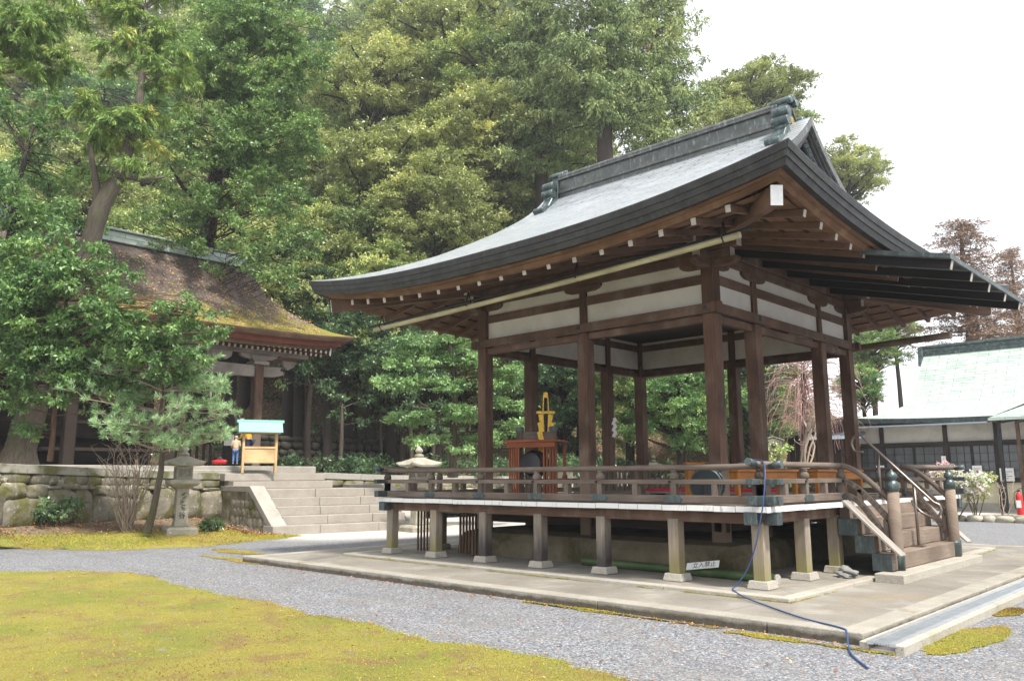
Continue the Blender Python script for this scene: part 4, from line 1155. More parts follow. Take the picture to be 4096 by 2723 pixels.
# ---------------------------------------------------------------- stone stairs
ts, ns = Vector((.156, .988, 0)), Vector((-.988, .156, 0))
S0 = Vector((-14.54, .95, 0))
stt = thing('stone_staircase', 'wide granite stairs with sloping mossy cheek walls up to the shrine terrace', 'stairs', S0)
SW = 4.95
def sbox(b, a0, a1, d0, d1, z0, z1):
    b.frame(ts * ((a0 + a1) / 2) + ns * ((d0 + d1) / 2) + Vector((0, 0, (z0 + z1) / 2)), ts, ns, (0, 0, 1), (a1 - a0) / 2, (d1 - d0) / 2, (z1 - z0) / 2)
RN, RH = .44, .25
for i in range(5):
    a = 0 if i == 0 else .45; e = SW if i == 0 else SW - .45; a_ = a
    while a_ < e - .02:
        s = min(random.uniform(1.2, 2.0), e - a_); s = e - a_ if e - a_ - s < .6 else s
        b = MB(); sbox(b, a_ + .006, a_ + s - .006, i * RN + random.uniform(0, .012), i * RN + (.75 if i < 4 else 1.5), i * RH - (.1 if i == 0 else 0), (i + 1) * RH + random.uniform(-.004, .004))
        b.build('step_stone', M['step_stone'], stt, .014, 2); a_ += s
b = MB(); sbox(b, .45, SW + 1.3, 4 * RN + 1.2, 4 * RN + 2.6, .4, 5 * RH - .004); b.build('landing', M['step_stone'], stt)
T0 = 4 * RN + 2.0
for i, (a, e) in enumerate(((.12, 3.55), (-.02, 3.45))):
    b = MB(); sbox(b, a, e, T0 + i * .42, T0 + i * .42 + .9, 1.25 + i * RH, 1.25 + (i + 1) * RH - .01); b.build('step_stone', M['step_stone'], stt, .014, 2)
for sgn, a0 in ((0, 0.02), (1, SW - .47)):
    # cheek: sloping cap then level cap back to the wall, rubble below
    pr = [(.18, .26), (4 * RN + .25, 5 * RH + .10), (T0 + 1.0, 5 * RH + .10)]
    cap = MB(); th = .17
    poly = [(.10, .25), (.18, .25 + .02), (4 * RN + .25, 5 * RH + .10), (T0 + 1.1, 5 * RH + .10), (T0 + 1.1, 5 * RH + .10 - th), (4 * RN + .33, 5 * RH + .10 - th), (.5, .25)]
    cap.prism(poly, ts * (a0 + .225), ns, (0, 0, 1), ts, .45); cap.build('cheek_cap', M['pale_stone'], stt, .018, 2)
    bd = MB(); poly = [(.45, -.1), (.5, .24), (4 * RN + .33, 5 * RH + .10 - th), (T0 + 1.05, 5 * RH + .10 - th), (T0 + 1.05, -.1)]
    bd.prism(poly, ts * (a0 + .225), ns, (0, 0, 1), ts, .36)
    if not sgn:
        r_ = random.Random(9)
        for c in range(8):
            for r in range(5):
                dd = .6 + c * .38 + (r % 2) * .17; z = .05 + r * .25; lim = min(5 * RH - .12, .2 + (dd - .45) * (5 * RH - .2) / (4 * RN))
                if z + .1 < lim: rock(bd, ts * (a0 + .05) + ns * dd + Vector((0, 0, z)), ns, ts, (0, 0, 1), .2, .05, .14, r_.random(), 3.5, 8, .08)
    bd.build('cheek_wall', M['rock'], stt)

# ---------------------------------------------------------------- generic hip-and-gable roof
def irimoya(parent, L, D, prof, vg, lf, mat, matedge, edge, name='roof', thick=None):
    """L, D half length (x) and half depth (y) to the eaves; prof = [(d, z)], vg = half length at the verge"""
    fd, fz = [p[0] for p in prof], [p[1] for p in prof]
    f = lambda d: float(np.interp(d, fd, fz))
    sk = L - vg
    def lt(x, y):
        du, dv = max(0, L - abs(x)), max(0, D - abs(y))
        return lf * max((min(1, abs(x) / L))**4 * max(0, 1 - dv / 2.5)**2, (min(1, abs(y) / D))**4 * max(0, 1 - du / 2.5)**2)
    b = MB()
    def A(d): return sum(math.hypot(d / 20, f(d * (i + 1) / 20) - f(d * i / 20)) for i in range(20)) if d > 0 else 0
    for s in (-1, 1):
        rows, uvs = [], []
        for d in list(np.linspace(0, sk, 9)) + list(np.linspace(sk, D, 14))[1:]:
            h = L - d if d < sk else vg; xs = [h * t for t in np.linspace(-1, 1, 41)]
            rows.append([(x, s * (D - d), f(d) + lt(x, D - d)) for x in xs]); uvs.append([(x, A(d)) for x in xs])
        b.grid(rows, True, uvs, flip=s > 0)
        rows, uvs = [], []
        for d in np.linspace(0, sk + .3, 10):
            h = D - d; ys = [h * t for t in np.linspace(-1, 1, 25)]
            rows.append([(s * (L - d), y, f(d) + lt(L - d, y)) for y in ys]); uvs.append([(y, A(d)) for y in ys])
        b.grid(rows, True, uvs, flip=s < 0)
    ro = b.build(name, mat, parent)
    def loop(e, dz):
        P = []
        n = 24
        for (x0, y0), (x1, y1) in zip([(-1, -1), (1, -1), (1, 1), (-1, 1)], [(1, -1), (1, 1), (-1, 1), (-1, -1)]):
            for i in range(n):
                t = i / n; fx, fy = x0 + (x1 - x0) * t, y0 + (y1 - y0) * t; k_ = abs(fx if y0 == y1 else fy)
                P.append((fx * (L - e), fy * (D - e), f(0) + lf * k_**4 + dz))
        return P + P[:1]
    for nm, mt, pr in edge:
        bb = MB(); rr = [loop(*p) for p in pr]
        for r0, r1 in zip(rr, rr[1:]): bb.grid([r0, r1], False, flip=True)
        bb.build(nm, mt, ro)
    for s in (-1, 1):                                   # gable infill and bargeboards
        yy = np.linspace(-(D - sk), D - sk, 21); g = MB()
        g.prism([(y, f(D - abs(y)) - .05) for y in yy] + [(yy[-1], f(sk) - .2), (yy[0], f(sk) - .2)], (s * (vg - .35), 0, 0), (0, 1, 0), (0, 0, 1), (1, 0, 0), .05)
        g.build('gable_wall', M['dark'], ro)
        g = MB()
        for y0, y1 in zip(yy, yy[1:]):
            g.quad(*[(s * (vg - .02), y, f(D - abs(y)) - k_) for y, k_ in ((y0, .32), (y1, .32), (y1, .01), (y0, .01))])
            g.quad(*[(s * (vg - .1), y, f(D - abs(y)) - k_) for y, k_ in ((y0, .32), (y1, .32), (y1, .01), (y0, .01))])
        g.build('bargeboard', matedge, ro)
    return ro, f

# ---------------------------------------------------------------- the shrine hall (long side along world y)
SHX, SHY = -23.2, -.6                     # centre of the hall
hall = thing('shrine_hall', 'old wooden shrine hall with mossy bark roof half hidden by trees', 'shrine', (SHX, SHY, 1.75), R(90))
# local x = world y, local y = -world x : the front (towards +X) is local -y
HL, HD, FZ0 = 7.3, 4.17, 4.93
ro, f = irimoya(hall, HL, HD, [(0, FZ0), (.7, 5.27), (1.4, 5.75), (2.2, 6.45), (3.1, 7.3), (4.17, 8.25)], HL - 2.35, .18, M['barkroof'], M['redwood'],
    [('bark_edge', M['rafter'], [(0, 0), (.02, -.06), (.10, -.17), (.26, -.165)]), ('eave_board', M['redwood'], [(.25, -.16), (.27, -.20), (.34, -.20), (.36, -.36), (.62, -.33)]),
     ('lower_eave_board', M['soffit'], [(.6, -.32), (.62, -.48), (1.2, -.40)])])
b = MB(); b.box((-4.9, -.26, 8.1), (4.9, .26, 8.48)); b.box((-4.95, -.34, 8.5), (4.95, .34, 8.58)); b.box((-4.95, -.32, 8.08), (4.95, .32, 8.16)); b.build('ridge', M['roofgreen'], ro, .02)
for s in (-1, 1):
    b = MB(); b.prism([(-.42, -.5), (-.34, .5), (0, .75), (.34, .5), (.42, -.5), (.6, -.75), (.4, -.8), (-.4, -.8), (-.6, -.75)], (s * 4.98, 0, 8.2), (0, 1, 0), (0, 0, 1), (1, 0, 0), .2); b.build('ridge_end_ornament', M['bronze'], ro, .02)
for side, n in ((-1, 62), ):
    for j, (ov, zz, ln) in enumerate(((1.05, -.50, .9), (.72, -.40, .7))):
        for i in range(45):
            x = HL - .75 - i * .22
            b = MB(); b.beam((x, -(HD - ov), FZ0 + zz), (x, -(HD - ov - ln), FZ0 + zz + .18), .075, .10)
            rf = b.build('eave_rafter', M['redwood'], hall); e = MB(); e.beam((x, -(HD - ov + .008), FZ0 + zz - .002), (x, -(HD - ov), FZ0 + zz), .08, .105); e.build('painted_end', M['endpaint'], rf)
b = MB(); b.beam((HL - .55, -(HD - .72), FZ0 - .35), (HL - 3, -(HD - 3), FZ0 + .35), .16, .26); hr = b.build('hip_rafter', M['redwood'], hall)
e = MB(); e.beam((HL - .54, -(HD - .71), FZ0 - .352), (HL - .56, -(HD - .73), FZ0 - .35), .17, .33); e.build('painted_end', M['white'], hr)
b = MB(); b.grid([[(x, -(HD - .6), FZ0 - .34), (x, -(HD - 2.2), FZ0 + .15)] for x in (-HL + .6, HL - .6)], False); b.grid([[(HL - .6, y, FZ0 - .34), (HL - 3.0, y, FZ0 + .3)] for y in (-HD + .6, HD - .6)], False); b.build('soffit', M['dark'], ro)
CY = -(HD - 1.6)                            # front column line
for x in (4.25, 1.15, -1.95, -5.0):
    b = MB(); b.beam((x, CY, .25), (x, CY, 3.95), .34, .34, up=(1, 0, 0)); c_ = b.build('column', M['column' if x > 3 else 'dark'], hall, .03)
    b = MB(); b.box((x - .3, CY - .3, 3.9), (x + .3, CY + .3, 4.02)); b.prism([(-.24, 0), (-.36, .16), (-.36, .22), (.36, .22), (.36, .16), (.24, 0)], (x, CY, 4.02), (1, 0, 0), (0, 0, 1), (0, 1, 0), .34)
    b.prism([(-.75, .2), (-.75, .12), (-.55, .02), (-.3, 0), (.3, 0), (.55, .02), (.75, .12), (.75, .2)], (x, CY, 4.1), (1, 0, 0), (0, 0, 1), (0, 1, 0), .18); b.build('bracket', M['carved'], hall, .015)
b = MB()
b.prism([(-6, .0), (4.25, 0), (4.9, .04), (5.25, .14), (5.3, .24), (5.1, .30), (5.2, .42), (-6, .42)], (0, CY, 3.46), (1, 0, 0), (0, 0, 1), (0, 1, 0), .20); b.build('carved_beam', M['carved'], hall, .02)
b = MB(); b.beam((-6, CY, 4.42), (6.3, CY, 4.42), .2, .22); b.build('eave_purlin', M['carved'], hall, .015)
b = MB(); b.prism([(-.5, .3), (-.45, .1), (-.25, -.02), (0, .1), (.25, -.02), (.45, .1), (.5, .3)], (2.7, CY - .02, 4.0), (1, 0, 0), (0, 0, 1), (0, 1, 0), .14); b.build('frog_leg_strut', M['carved'], hall)
b = MB(); b.prism([(-.35, .34), (-.3, .12), (-.12, 0), (.1, .1), (.3, .34)], (5.75, CY + .3, 3.86), (1, 0, 0), (0, 0, 1), (0, 1, 0), .12); b.build('carved_bracket', M['carved'], hall)
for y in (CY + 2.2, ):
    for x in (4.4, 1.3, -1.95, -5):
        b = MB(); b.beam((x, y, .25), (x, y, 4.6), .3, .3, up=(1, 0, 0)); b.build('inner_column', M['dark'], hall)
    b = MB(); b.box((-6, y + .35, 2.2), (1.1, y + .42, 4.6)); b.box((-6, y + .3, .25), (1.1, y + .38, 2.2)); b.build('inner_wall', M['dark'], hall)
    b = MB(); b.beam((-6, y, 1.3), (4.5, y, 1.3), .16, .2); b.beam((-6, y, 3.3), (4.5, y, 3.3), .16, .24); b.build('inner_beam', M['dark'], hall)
b = MB(); b.box((-6, CY + .2, .7), (1.2, CY + 2.0, .8)); b.box((-6, CY + .2, 1.55), (1.25, CY + .3, 1.64)); b.build('floor_rail', M['dark'], hall)
b = MB()
for i in range(7): x = 2.0 + i * .26; b.beam((x, CY + 1.9, .25), (x, CY + 1.9, 1.1), .09, .07, up=(1, 0, 0))
b.beam((1.9, CY + 1.9, 1.1), (3.8, CY + 1.9, 1.1), .1, .09); b.beam((1.9, CY + 1.9, 1.75), (4.4, CY + 1.9, 1.75), .12, .12); b.build('fence_panel', M['dark'], hall)
for x in (-5.9, -4.9): 
    b = MB(); b.beam((x, CY - .4, .2), (x, CY - .4, 3.2), .24, .24, up=(1, 0, 0)); b.build('porch_post', M['dark'], hall)
pd = thing('stone_podium', 'low granite podium under the shrine hall behind the offering stand', 'podium', (SHX, SHY, 1.70), R(90))
b = MB(); b.box((-6.6, -(HD - .8), 0), (6.35, 3.4, .30)); b.box((-6.8, -(HD - .4), 0), (4.4, -(HD - .82), .16)); b.build('podium_block', M['pale_stone'], pd, .02)
n = 3400; lx = rng.uniform(-5, 6.2, n); dd = rng.uniform(.05, 3.6, n); ok = (HL - np.abs(lx)) > dd * .9; lx, dd = lx[ok], dd[ok]; n = len(lx)
zz_ = np.array([f(d) for d in dd]) + .02 + .16 * (np.abs(lx) / HL)**4; P = np.c_[lx, -(HD - dd), zz_]
N_ = rng.normal(0, .25, (n, 3)) + np.array([0, -.55, .8]); D_ = rng.normal(0, 1, (n, 3)) + np.array([0, -.5, -.3])
lv = leaves('fallen_leaves', P, D_, N_, rng.uniform(.06, .13, n), rng.uniform(.03, .06, n), np.clip(rng.normal(.85, .25, n), 0, 1), M['fallen'], ro); tag(lv, kind='stuff')
# rope hanging from the shrine bell
rp = thing('bell_rope', 'thick pale rope hanging from the shrine eave', 'rope', (-20.3, 1.75, 3.6))
b = MB(); b.tube([(0, 0, 2.2), (0, 0, 1.1), (0, 0, 0)], [.03, .032, .038], 8); b.build('rope', M['board'], rp)

# ---------------------------------------------------------------- stone wall under the trees behind the shrine
def drystone(p, q, h, seed, label):
    r_ = random.Random(seed); d = (q - p); L = d.length; d = d.normalized(); nn = Vector((d.y, -d.x, 0))
    if nn.dot(CAM - p) < 0: nn = -nn
    o = thing('dry_stone_wall', label, 'wall', p); b = MB(); z = 0
    while z < h:
        hh = r_.uniform(.26, .38); a = r_.uniform(-.2, 0)
        while a < L:
            s = r_.uniform(.3, .6); rock(b, d * (a + s / 2) + Vector((0, 0, z + hh / 2)) - nn * (.1 * z), d, nn, (0, 0, 1), s / 2 * 1.03, .22, hh / 2 * 1.05, r_.random(), r_.uniform(2.4, 3.4), 6, .08); a += s
        z += hh * .95
    b.build('wall_stones', M['darkrock'], o); return o
drystone(at(600, 1078, 36), at(1000, 1085, 40), 1.25, 4, 'dark mossy dry-stone wall under the trees right of the shrine')
drystone(at(-60, 1045, 30), at(330, 1060, 33), 2.4, 8, 'dark dry-stone wall of round boulders behind the leaning cedar trunk')

# ---------------------------------------------------------------- office building on the right
OB = Vector((1.2, 33.6, 0))
ob = thing('shrine_office', 'long low office building with pale green copper roof and dark glazed front', 'building', OB)
e0 = onY(1950, 943, 28.5); OL = OB.x - e0.x; OD = OB.y - e0.y
rdg = onY(2095, 806, OB.y)
prf = [(0, 4.10), (1.2, 4.45), (2.2, 5.0), (3.2, 5.85), (4.2, 6.95), (OD, rdg.z - .25)]
oro, of = irimoya(ob, OL, OD, prf, OL - 2.25, .22, M['roofgreen'], M['bronze'],
    [('eave_edge', M['copperdk'], [(0, 0), (.01, -.06), (.04, -.22), (.3, -.2)]), ('eave_soffit', M['rafter'], [(.28, -.2), (1.6, -.02)])])
rz = rdg.z - .25
b = MB(); xr = OL - 2.25 + .1; b.box((-xr, -.22, rz - .2), (xr, .22, rz + .2)); b.box((-xr - .05, -.3, rz + .2), (xr + .05, .3, rz + .34)); b.box((-xr, -.28, rz - .02), (xr, .28, rz + .05)); b.build('ridge', M['bronze'], oro, .03)
b = MB(); b.prism([(-.3, .3), (-.35, -.3), (-.45, -.7), (.45, -.7), (.35, -.3), (.3, .3)], (-xr - .02, 0, rz), (0, 1, 0), (0, 0, 1), (1, 0, 0), .25); b.build('ridge_end_ornament', M['bronze'], oro, .03)
FY = 29.7 - OB.y                             # facade plane, local y
x0, x1 = onY(1935, 1050, 29.7).x - OB.x, 12.0
def wpanel(name, xa, xb, za, zb, mat, dy=0.0, th=.06, bev=0): 
    b = MB(); b.box((xa, FY + dy - th / 2, za), (xb, FY + dy + th / 2, zb)); return b.build(name, mat, ob, bev)
wpanel('plaster_band', x0, x1, 3.05, 4.15, M['plaster'], .06)
wpanel('lower_wall', x0, x1, .35, 1.28, M['ochrewall'], .06)
wpanel('footing', x0, x1, 0, .36, M['kerb'], .02, .16)
wpanel('sill_beam', x0, x1, 1.26, 1.40, M['dark'], -.03, .16)
wpanel('lintel_beam', x0, x1, 2.93, 3.10, M['dark'], -.03, .16)
nw_ = 8; pxs = [x0] + [onY(x, 1050, 29.7).x - OB.x for x in (2035, 2182, 2300)] + [4.2, 7, 9.5, 12]
for i, xa in enumerate(pxs):
    b = MB(); b.beam((xa, FY - .02, 0), (xa, FY - .02, 4.2), .17, .17, up=(1, 0, 0)); b.build('wall_post', M['dark'], ob)
for xa, xb in zip(pxs, pxs[1:]):
    n = max(2, int((xb - xa) / .95)); wd = (xb - xa - .17) / n
    for j in range(n):
        a = xa + .085 + j * wd
        b = MB(); z0, z1 = 1.40, 2.93
        for xx in (a + .03, a + wd - .03): b.box((xx - .028, FY - .05, z0), (xx + .028, FY - .01, z1))
        for zz in (z0 + .03, z1 - .03): b.box((a, FY - .049, zz - .03), (a + wd, FY - .011, zz + .03))
        for k_ in range(1, 3): b.box((a + wd * k_ / 3 - .009, FY - .04, z0), (a + wd * k_ / 3 + .009, FY - .02, z1))
        for k_ in range(1, 4): zz = z0 + (z1 - z0) * k_ / 4; b.box((a, FY - .039, zz - .009), (a + wd, FY - .021, zz + .009))
        fr_ = b.build('window', M['blackwood'], ob)
        b = MB(); b.box((a, FY + .0, z0), (a + wd, FY + .008, z1)); b.build('pane', M['glass'], fr_)
b = MB(); ya, yb = FY - .15, FY - 1.25
xa, xb = onY(1975, 965, 28.6).x - OB.x, onY(2275, 957, 28.6).x - OB.x
b.grid([[(x, ya, 4.05), (x, yb, 3.86)] for x in np.linspace(xa, xb, 12)], False, [[(x, 0), (x, 1.2)] for x in np.linspace(xa, xb, 12)], flip=True); b.grid([[(x, ya, 4.01), (x, yb, 3.81)] for x in (xa, xb)], False); b.beam((xa, yb, 3.83), (xb, yb, 3.83), .05, .06)
b.build('pent_roof', M['roofblue'], ob)
# small projecting porch at the right
pxa = onY(2278, 950, 27.6).x - OB.x; pw = 3.4; pc = pxa + pw
b = MB(); yf = 27.4 - OB.y; zb = 3.95
for s in (-1, 1): b.grid([[(pc + s * (pw - .0), yf + k_, zb), (pc + s * pw * .5, yf + k_ * (1) + .6 * (k_ == 0), zb + .75), (pc, yf + k_ + 1.2 * (k_ == 0), zb + 1.3)] for k_ in (0, 2.6)], False, flip=(s < 0))
b.quad((pc - pw, yf, zb), (pc + pw, yf, zb), (pc + .02, yf + 1.2, zb + 1.3), (pc - .02, yf + 1.2, zb + 1.3))
b.beam((pc - pw, yf, zb - .06), (pc + pw, yf, zb - .06), .06, .1); b.beam((pc - pw, yf, zb - .06), (pc - pw, yf + 2.6, zb - .06), .06, .1)
b.build('porch_roof', M['roofgreen'], ob)
for x_, mt in ((pxa + .25, 'iron'), (onY(2352, 1050, 28).x - OB.x, 'beam')):
    b = MB(); b.beam((x_, yf + .5, 0), (x_, yf + .5, zb - .1), .13, .13, up=(1, 0, 0)); b.beam((x_, yf + .4, zb - .2), (x_ + 1.1, yf + .4, zb - .05), .06, .08); b.build('porch_post', M[mt], ob)
# lower wing with a plain gable, left of the office
wg = onY(1938, 966, 29.0); wl = onY(1800, 1012, 29.0)
wing = thing('timber_shed', 'dark timber shed with sloping roof at the left end of the office', 'shed', (wl.x, 29.0, 0))
dx = wg.x - wl.x; dz = wg.z - wl.z
b = MB(); b.beam((-.2, -.4, wl.z - .06), (dx + .5, -.4, wg.z + dz / dx * .5 - .06), .08, .2); b.beam((-.2, 1.8, wl.z), (dx + .5, 1.8, wg.z + dz / dx * .5), 4.4, .08); b.build('roof', M['grey'], wing, .01)
b = MB(); b.prism([(.35, 0), (dx + .6, 0), (dx + .6, wg.z - .1), (.35, wl.z + .0)], (0, 0, 0), (1, 0, 0), (0, 0, 1), (0, 1, 0), .1)
b.build('wall', M['dark'], wing)
b = MB()
for x in (.38, dx * .55, dx): b.beam((x, -.08, 0), (x, -.08, wl.z - .1), .14, .14, up=(1, 0, 0))
for z in (.5, 1.0, 1.5, 2.0): b.beam((.3, -.07, z), (dx, -.07, z), .04, .05)
b.build('wall_post', M['column'], wing)
pa, pb = onY(1842, 1014, 28.4), onY(1990, 1010, 28.4)
b = MB(); b.grid([[(x, -.05, pa.z - wing.location.z + .35), (x, -.75, pa.z - wing.location.z)] for x in np.linspace(pa.x - wl.x, pb.x - wl.x, 5)], False, [[(x, 0), (x, .8)] for x in np.linspace(0, 3, 5)], flip=True); b.build('pent_roof', M['roofblue'], wing)

# thin damp air between the viewpoint and the slope
hz_ = MB(); hz_.box((-190, -60, -1.0), (140, 190, 95)); ho = hz_.build('haze', None); ho.data.materials.clear()
k = NT('haze_air'); v = k.n('ShaderNodeVolumePrincipled'); v.inputs['Color'].default_value = (.93, .96, 1, 1); v.inputs['Density'].default_value = .0008; v.inputs['Anisotropy'].default_value = .2
k.l(v.outputs[0], k.out.inputs['Volume']); ho.data.materials.append(k.m); tag(ho, kind='stuff')
# ---------------------------------------------------------------- foliage
def unit(a): return a / (np.linalg.norm(a, axis=-1, keepdims=True) + 1e-9)
def clump_leaves(C, Rr, n, flat=.65, tw=26, L=.15, Wd=.07, tone=.5, droop=.25, up=.55, upbias=.25):
    """leaves set along twigs that radiate from C; returns P, D, N, L, W, tone"""
    T = unit(rng.normal(0, 1, (tw, 3)) + np.array([0, 0, upbias])); per = max(1, n // tw)
    lens = Rr * rng.uniform(.7, 1.15, tw)
    t = rng.uniform(.22, 1.0, (tw, per))**.7
    P = T[:, None, :] * (lens[:, None] * t)[:, :, None]
    P[:, :, 2] -= (t**2) * droop * .5 * Rr
    P += rng.normal(0, .075 * Rr, P.shape)
    P *= np.array([1, 1, flat]); P += np.asarray(C)
    Dd = T[:, None, :] * .6 + rng.normal(0, .55, P.shape); Dd[:, :, 2] -= droop
    Nn = T[:, None, :] * .45 + rng.normal(0, .5, P.shape); Nn[:, :, 2] += up
    m = tw * per
    tn = tone + np.repeat(rng.normal(0, .09, tw), per) + rng.normal(0, .09, m)
    k = rng.uniform(.65, 1.25, m)
    return P.reshape(m, 3), Dd.reshape(m, 3), Nn.reshape(m, 3), L * k, Wd * k, tn
def spray_leaves(C, Rr, n, L=.32, Wd=.05, tone=.5, hang=.8, flat=.8, tw=18):
    """hanging conifer sprays around C"""
    T = unit(rng.normal(0, 1, (tw, 3)) * np.array([1, 1, .5])); per = max(1, n // tw)
    t = rng.uniform(.15, 1.0, (tw, per)); lens = Rr * rng.uniform(.7, 1.2, tw)
    P = T[:, None, :] * (lens[:, None] * t)[:, :, None]; P[:, :, 2] -= t**2 * hang * .45 * Rr
    P += rng.normal(0, .07 * Rr, P.shape); P *= np.array([1, 1, flat]); P += np.asarray(C)
    Dd = T[:, None, :] * .8 + rng.normal(0, .35, P.shape); Dd[:, :, 2] -= hang * (.3 + t)
    Nn = rng.normal(0, 1, P.shape); Nn[:, :, 2] += .4; m = tw * per
    tn = tone + np.repeat(rng.normal(0, .1, tw), per) + rng.normal(0, .08, m); k = rng.uniform(.6, 1.3, m)
    return P.reshape(m, 3), Dd.reshape(m, 3), Nn.reshape(m, 3), L * k, Wd * k, tn
def gather(parts, name, mat, parent):
    c = [np.concatenate([p[i] for p in parts]) for i in range(6)]
    return leaves(name, c[0], c[1], c[2], c[3], c[4], np.clip(c[5], 0, 1), mat, parent)
def limb(b, p, q, r0, r1, seed, sag=.12, n=7):
    r_ = random.Random(seed); p, q = Vector(p), Vector(q); L = (q - p).length; pts = []
    o1 = Vector((r_.uniform(-1, 1), r_.uniform(-1, 1), r_.uniform(-.3, 1))) * L * sag; ph = r_.uniform(0, 6)
    for i in range(n):
        t = i / (n - 1); pts.append(p.lerp(q, t) + o1 * math.sin(math.pi * t) + Vector((math.sin(t * 9 + ph), math.cos(t * 8 + ph), 0)) * L * .018)
    b.tube(pts, [r0 + (r1 - r0) * i / (n - 1) for i in range(n)], 7, False); return pts

def broad_proto(name, seed, ncl, leaf_n, Rx, Rz, mat, L=.16, Wd=.075):
    """round headed evergreen; origin at the crown centre, trunk reaching 17 m below"""
    global rng
    rng = np.random.default_rng(seed); r_ = random.Random(seed)
    o = thing(name, 'evergreen tree', 'tree')
    parts, tr = [], MB(); cl = []
    while len(cl) < ncl:
        d = unit(rng.normal(0, 1, 3)); d[2] = d[2] * .9 + .12; k = rng.uniform(.45, 1.0)
        c = d * np.array([Rx, Rx, Rz]) * k
        if c[2] < -Rz * .75: continue
        if all(np.linalg.norm((c - e) / np.array([1, 1, .7])) > .95 for e in cl) or rng.random() < .12: cl.append(c)
    trunk = [(0, 0, -17), (.1, .05, -8), (-.1, .1, -3), (.15, -.1, 0), (0, 0, Rz * .55)]
    tr.tube(trunk, [.42, .34, .27, .18, .06], 9, False)
    for i, c in enumerate(cl):
        rr = rng.uniform(.85, 1.45)
        parts.append(clump_leaves(c, rr, int(leaf_n * rr * rr), .55, 24, L, Wd, .47 + rng.normal(0, .13), .22, .5, .75))
        z0 = min(c[2] - .6, Rz * .4) - abs(r_.gauss(0, .8)); z0 = max(-4.5, z0)
        limb(tr, (0, 0, z0), c, .12, .03, seed * 99 + i)
    crown = gather(parts, 'crown', mat, o); tk = tr.build('trunk', M['bark_dark'], o)
    return o

protos = {}
protos['A'] = broad_proto('evergreen_tree', 21, 62, 620, 3.9, 3.3, M['leaf_olive'])
protos['B'] = broad_proto('evergreen_tree', 33, 56, 640, 3.5, 3.9, M['leaf_green'])
protos['C'] = broad_proto('evergreen_tree', 47, 66, 600, 4.3, 2.9, M['leaf_olive'], .17, .08)

def conifer_proto(name, seed, H, Rb, nb, mat, L, Wd, hang, per, tone, dens=1.0, bark='bark_red'):
    global rng
    rng = np.random.default_rng(seed); r_ = random.Random(seed); o = thing(name, 'conifer', 'tree'); parts, tr = [], MB()
    tr.tube([(0, 0, 0), (.08, 0, H * .35), (-.05, .05, H * .7), (0, 0, H)], [.42, .32, .17, .02], 10, False)
    for i in range(nb):
        t = .22 + .78 * (i + rng.random()) / nb; z = H * t; a = i * 2.39996 + rng.normal(0, .3)
        ln = Rb * (1.02 - t)**.75 * rng.uniform(.6, 1.15) + .25
        d = np.array([math.cos(a), math.sin(a), rng.uniform(-.12, .3) * (1.3 - t)])
        tip = np.array([0, 0, z]) + d * ln
        limb(tr, (0, 0, z - .1), tuple(tip), .05 * (1.1 - t) + .012, .008, seed + i, .06, 5)
        m = max(2, int(ln / .7))
        for j in range(m):
            if rng.random() > dens: continue
            c = np.array([0, 0, z]) + d * ln * (j + 1) / m + rng.normal(0, .12, 3); rr = (.42 + .34 * (1 - j / m)) * rng.uniform(.75, 1.2)
            parts.append(spray_leaves(c, rr, int(per * rr * rr * 4), L, Wd, tone + rng.normal(0, .12), hang))
    gather(parts, 'crown', mat, o); tr.build('trunk', M[bark], o); return o
protos['H'] = conifer_proto('cypress_tree', 61, 17, 4.2, 120, M['leaf_hinoki'], .17, .055, .75, 170, .48, bark='bark_dark')
protos['R'] = conifer_proto('rusty_conifer', 71, 15, 4.6, 110, M['leaf_rust'], .20, .055, .3, 62, .45, .85)
rng = np.random.default_rng(5)
PXH = {}
used = set()
GR = 'evergreen trees massed on the hillside'
def plant(kind, loc, sc, label, mat=None, group=None, rot=None, sz=None):
    p = protos[kind]; scale = (sc, sc, sc * (sz or 1.0))
    rot = random.uniform(0, 6.28) if rot is None else rot
    if kind in used: o = dup(p, loc, rot, label, group, scale)
    else:
        used.add(kind); o = p; o.location = loc; o.rotation_euler = (0, 0, rot); o.scale = scale; o['label'] = label
    if group: o['group'] = group
    elif 'group' in o: del o['group']
    if mat:
        for c in o.children:
            if c.name.startswith('crown'): c.material_slots[0].link = 'OBJECT'; c.material_slots[0].material = M[mat]
    return o
def px(P):
    d = Vector(P) - CAM; z = d.dot(FW); return ((2048 + 3254.7 * d.dot(RT) / z) / 1.7364, (1361.5 - 3254.7 * d.dot(UP) / z) / 1.7364, z)
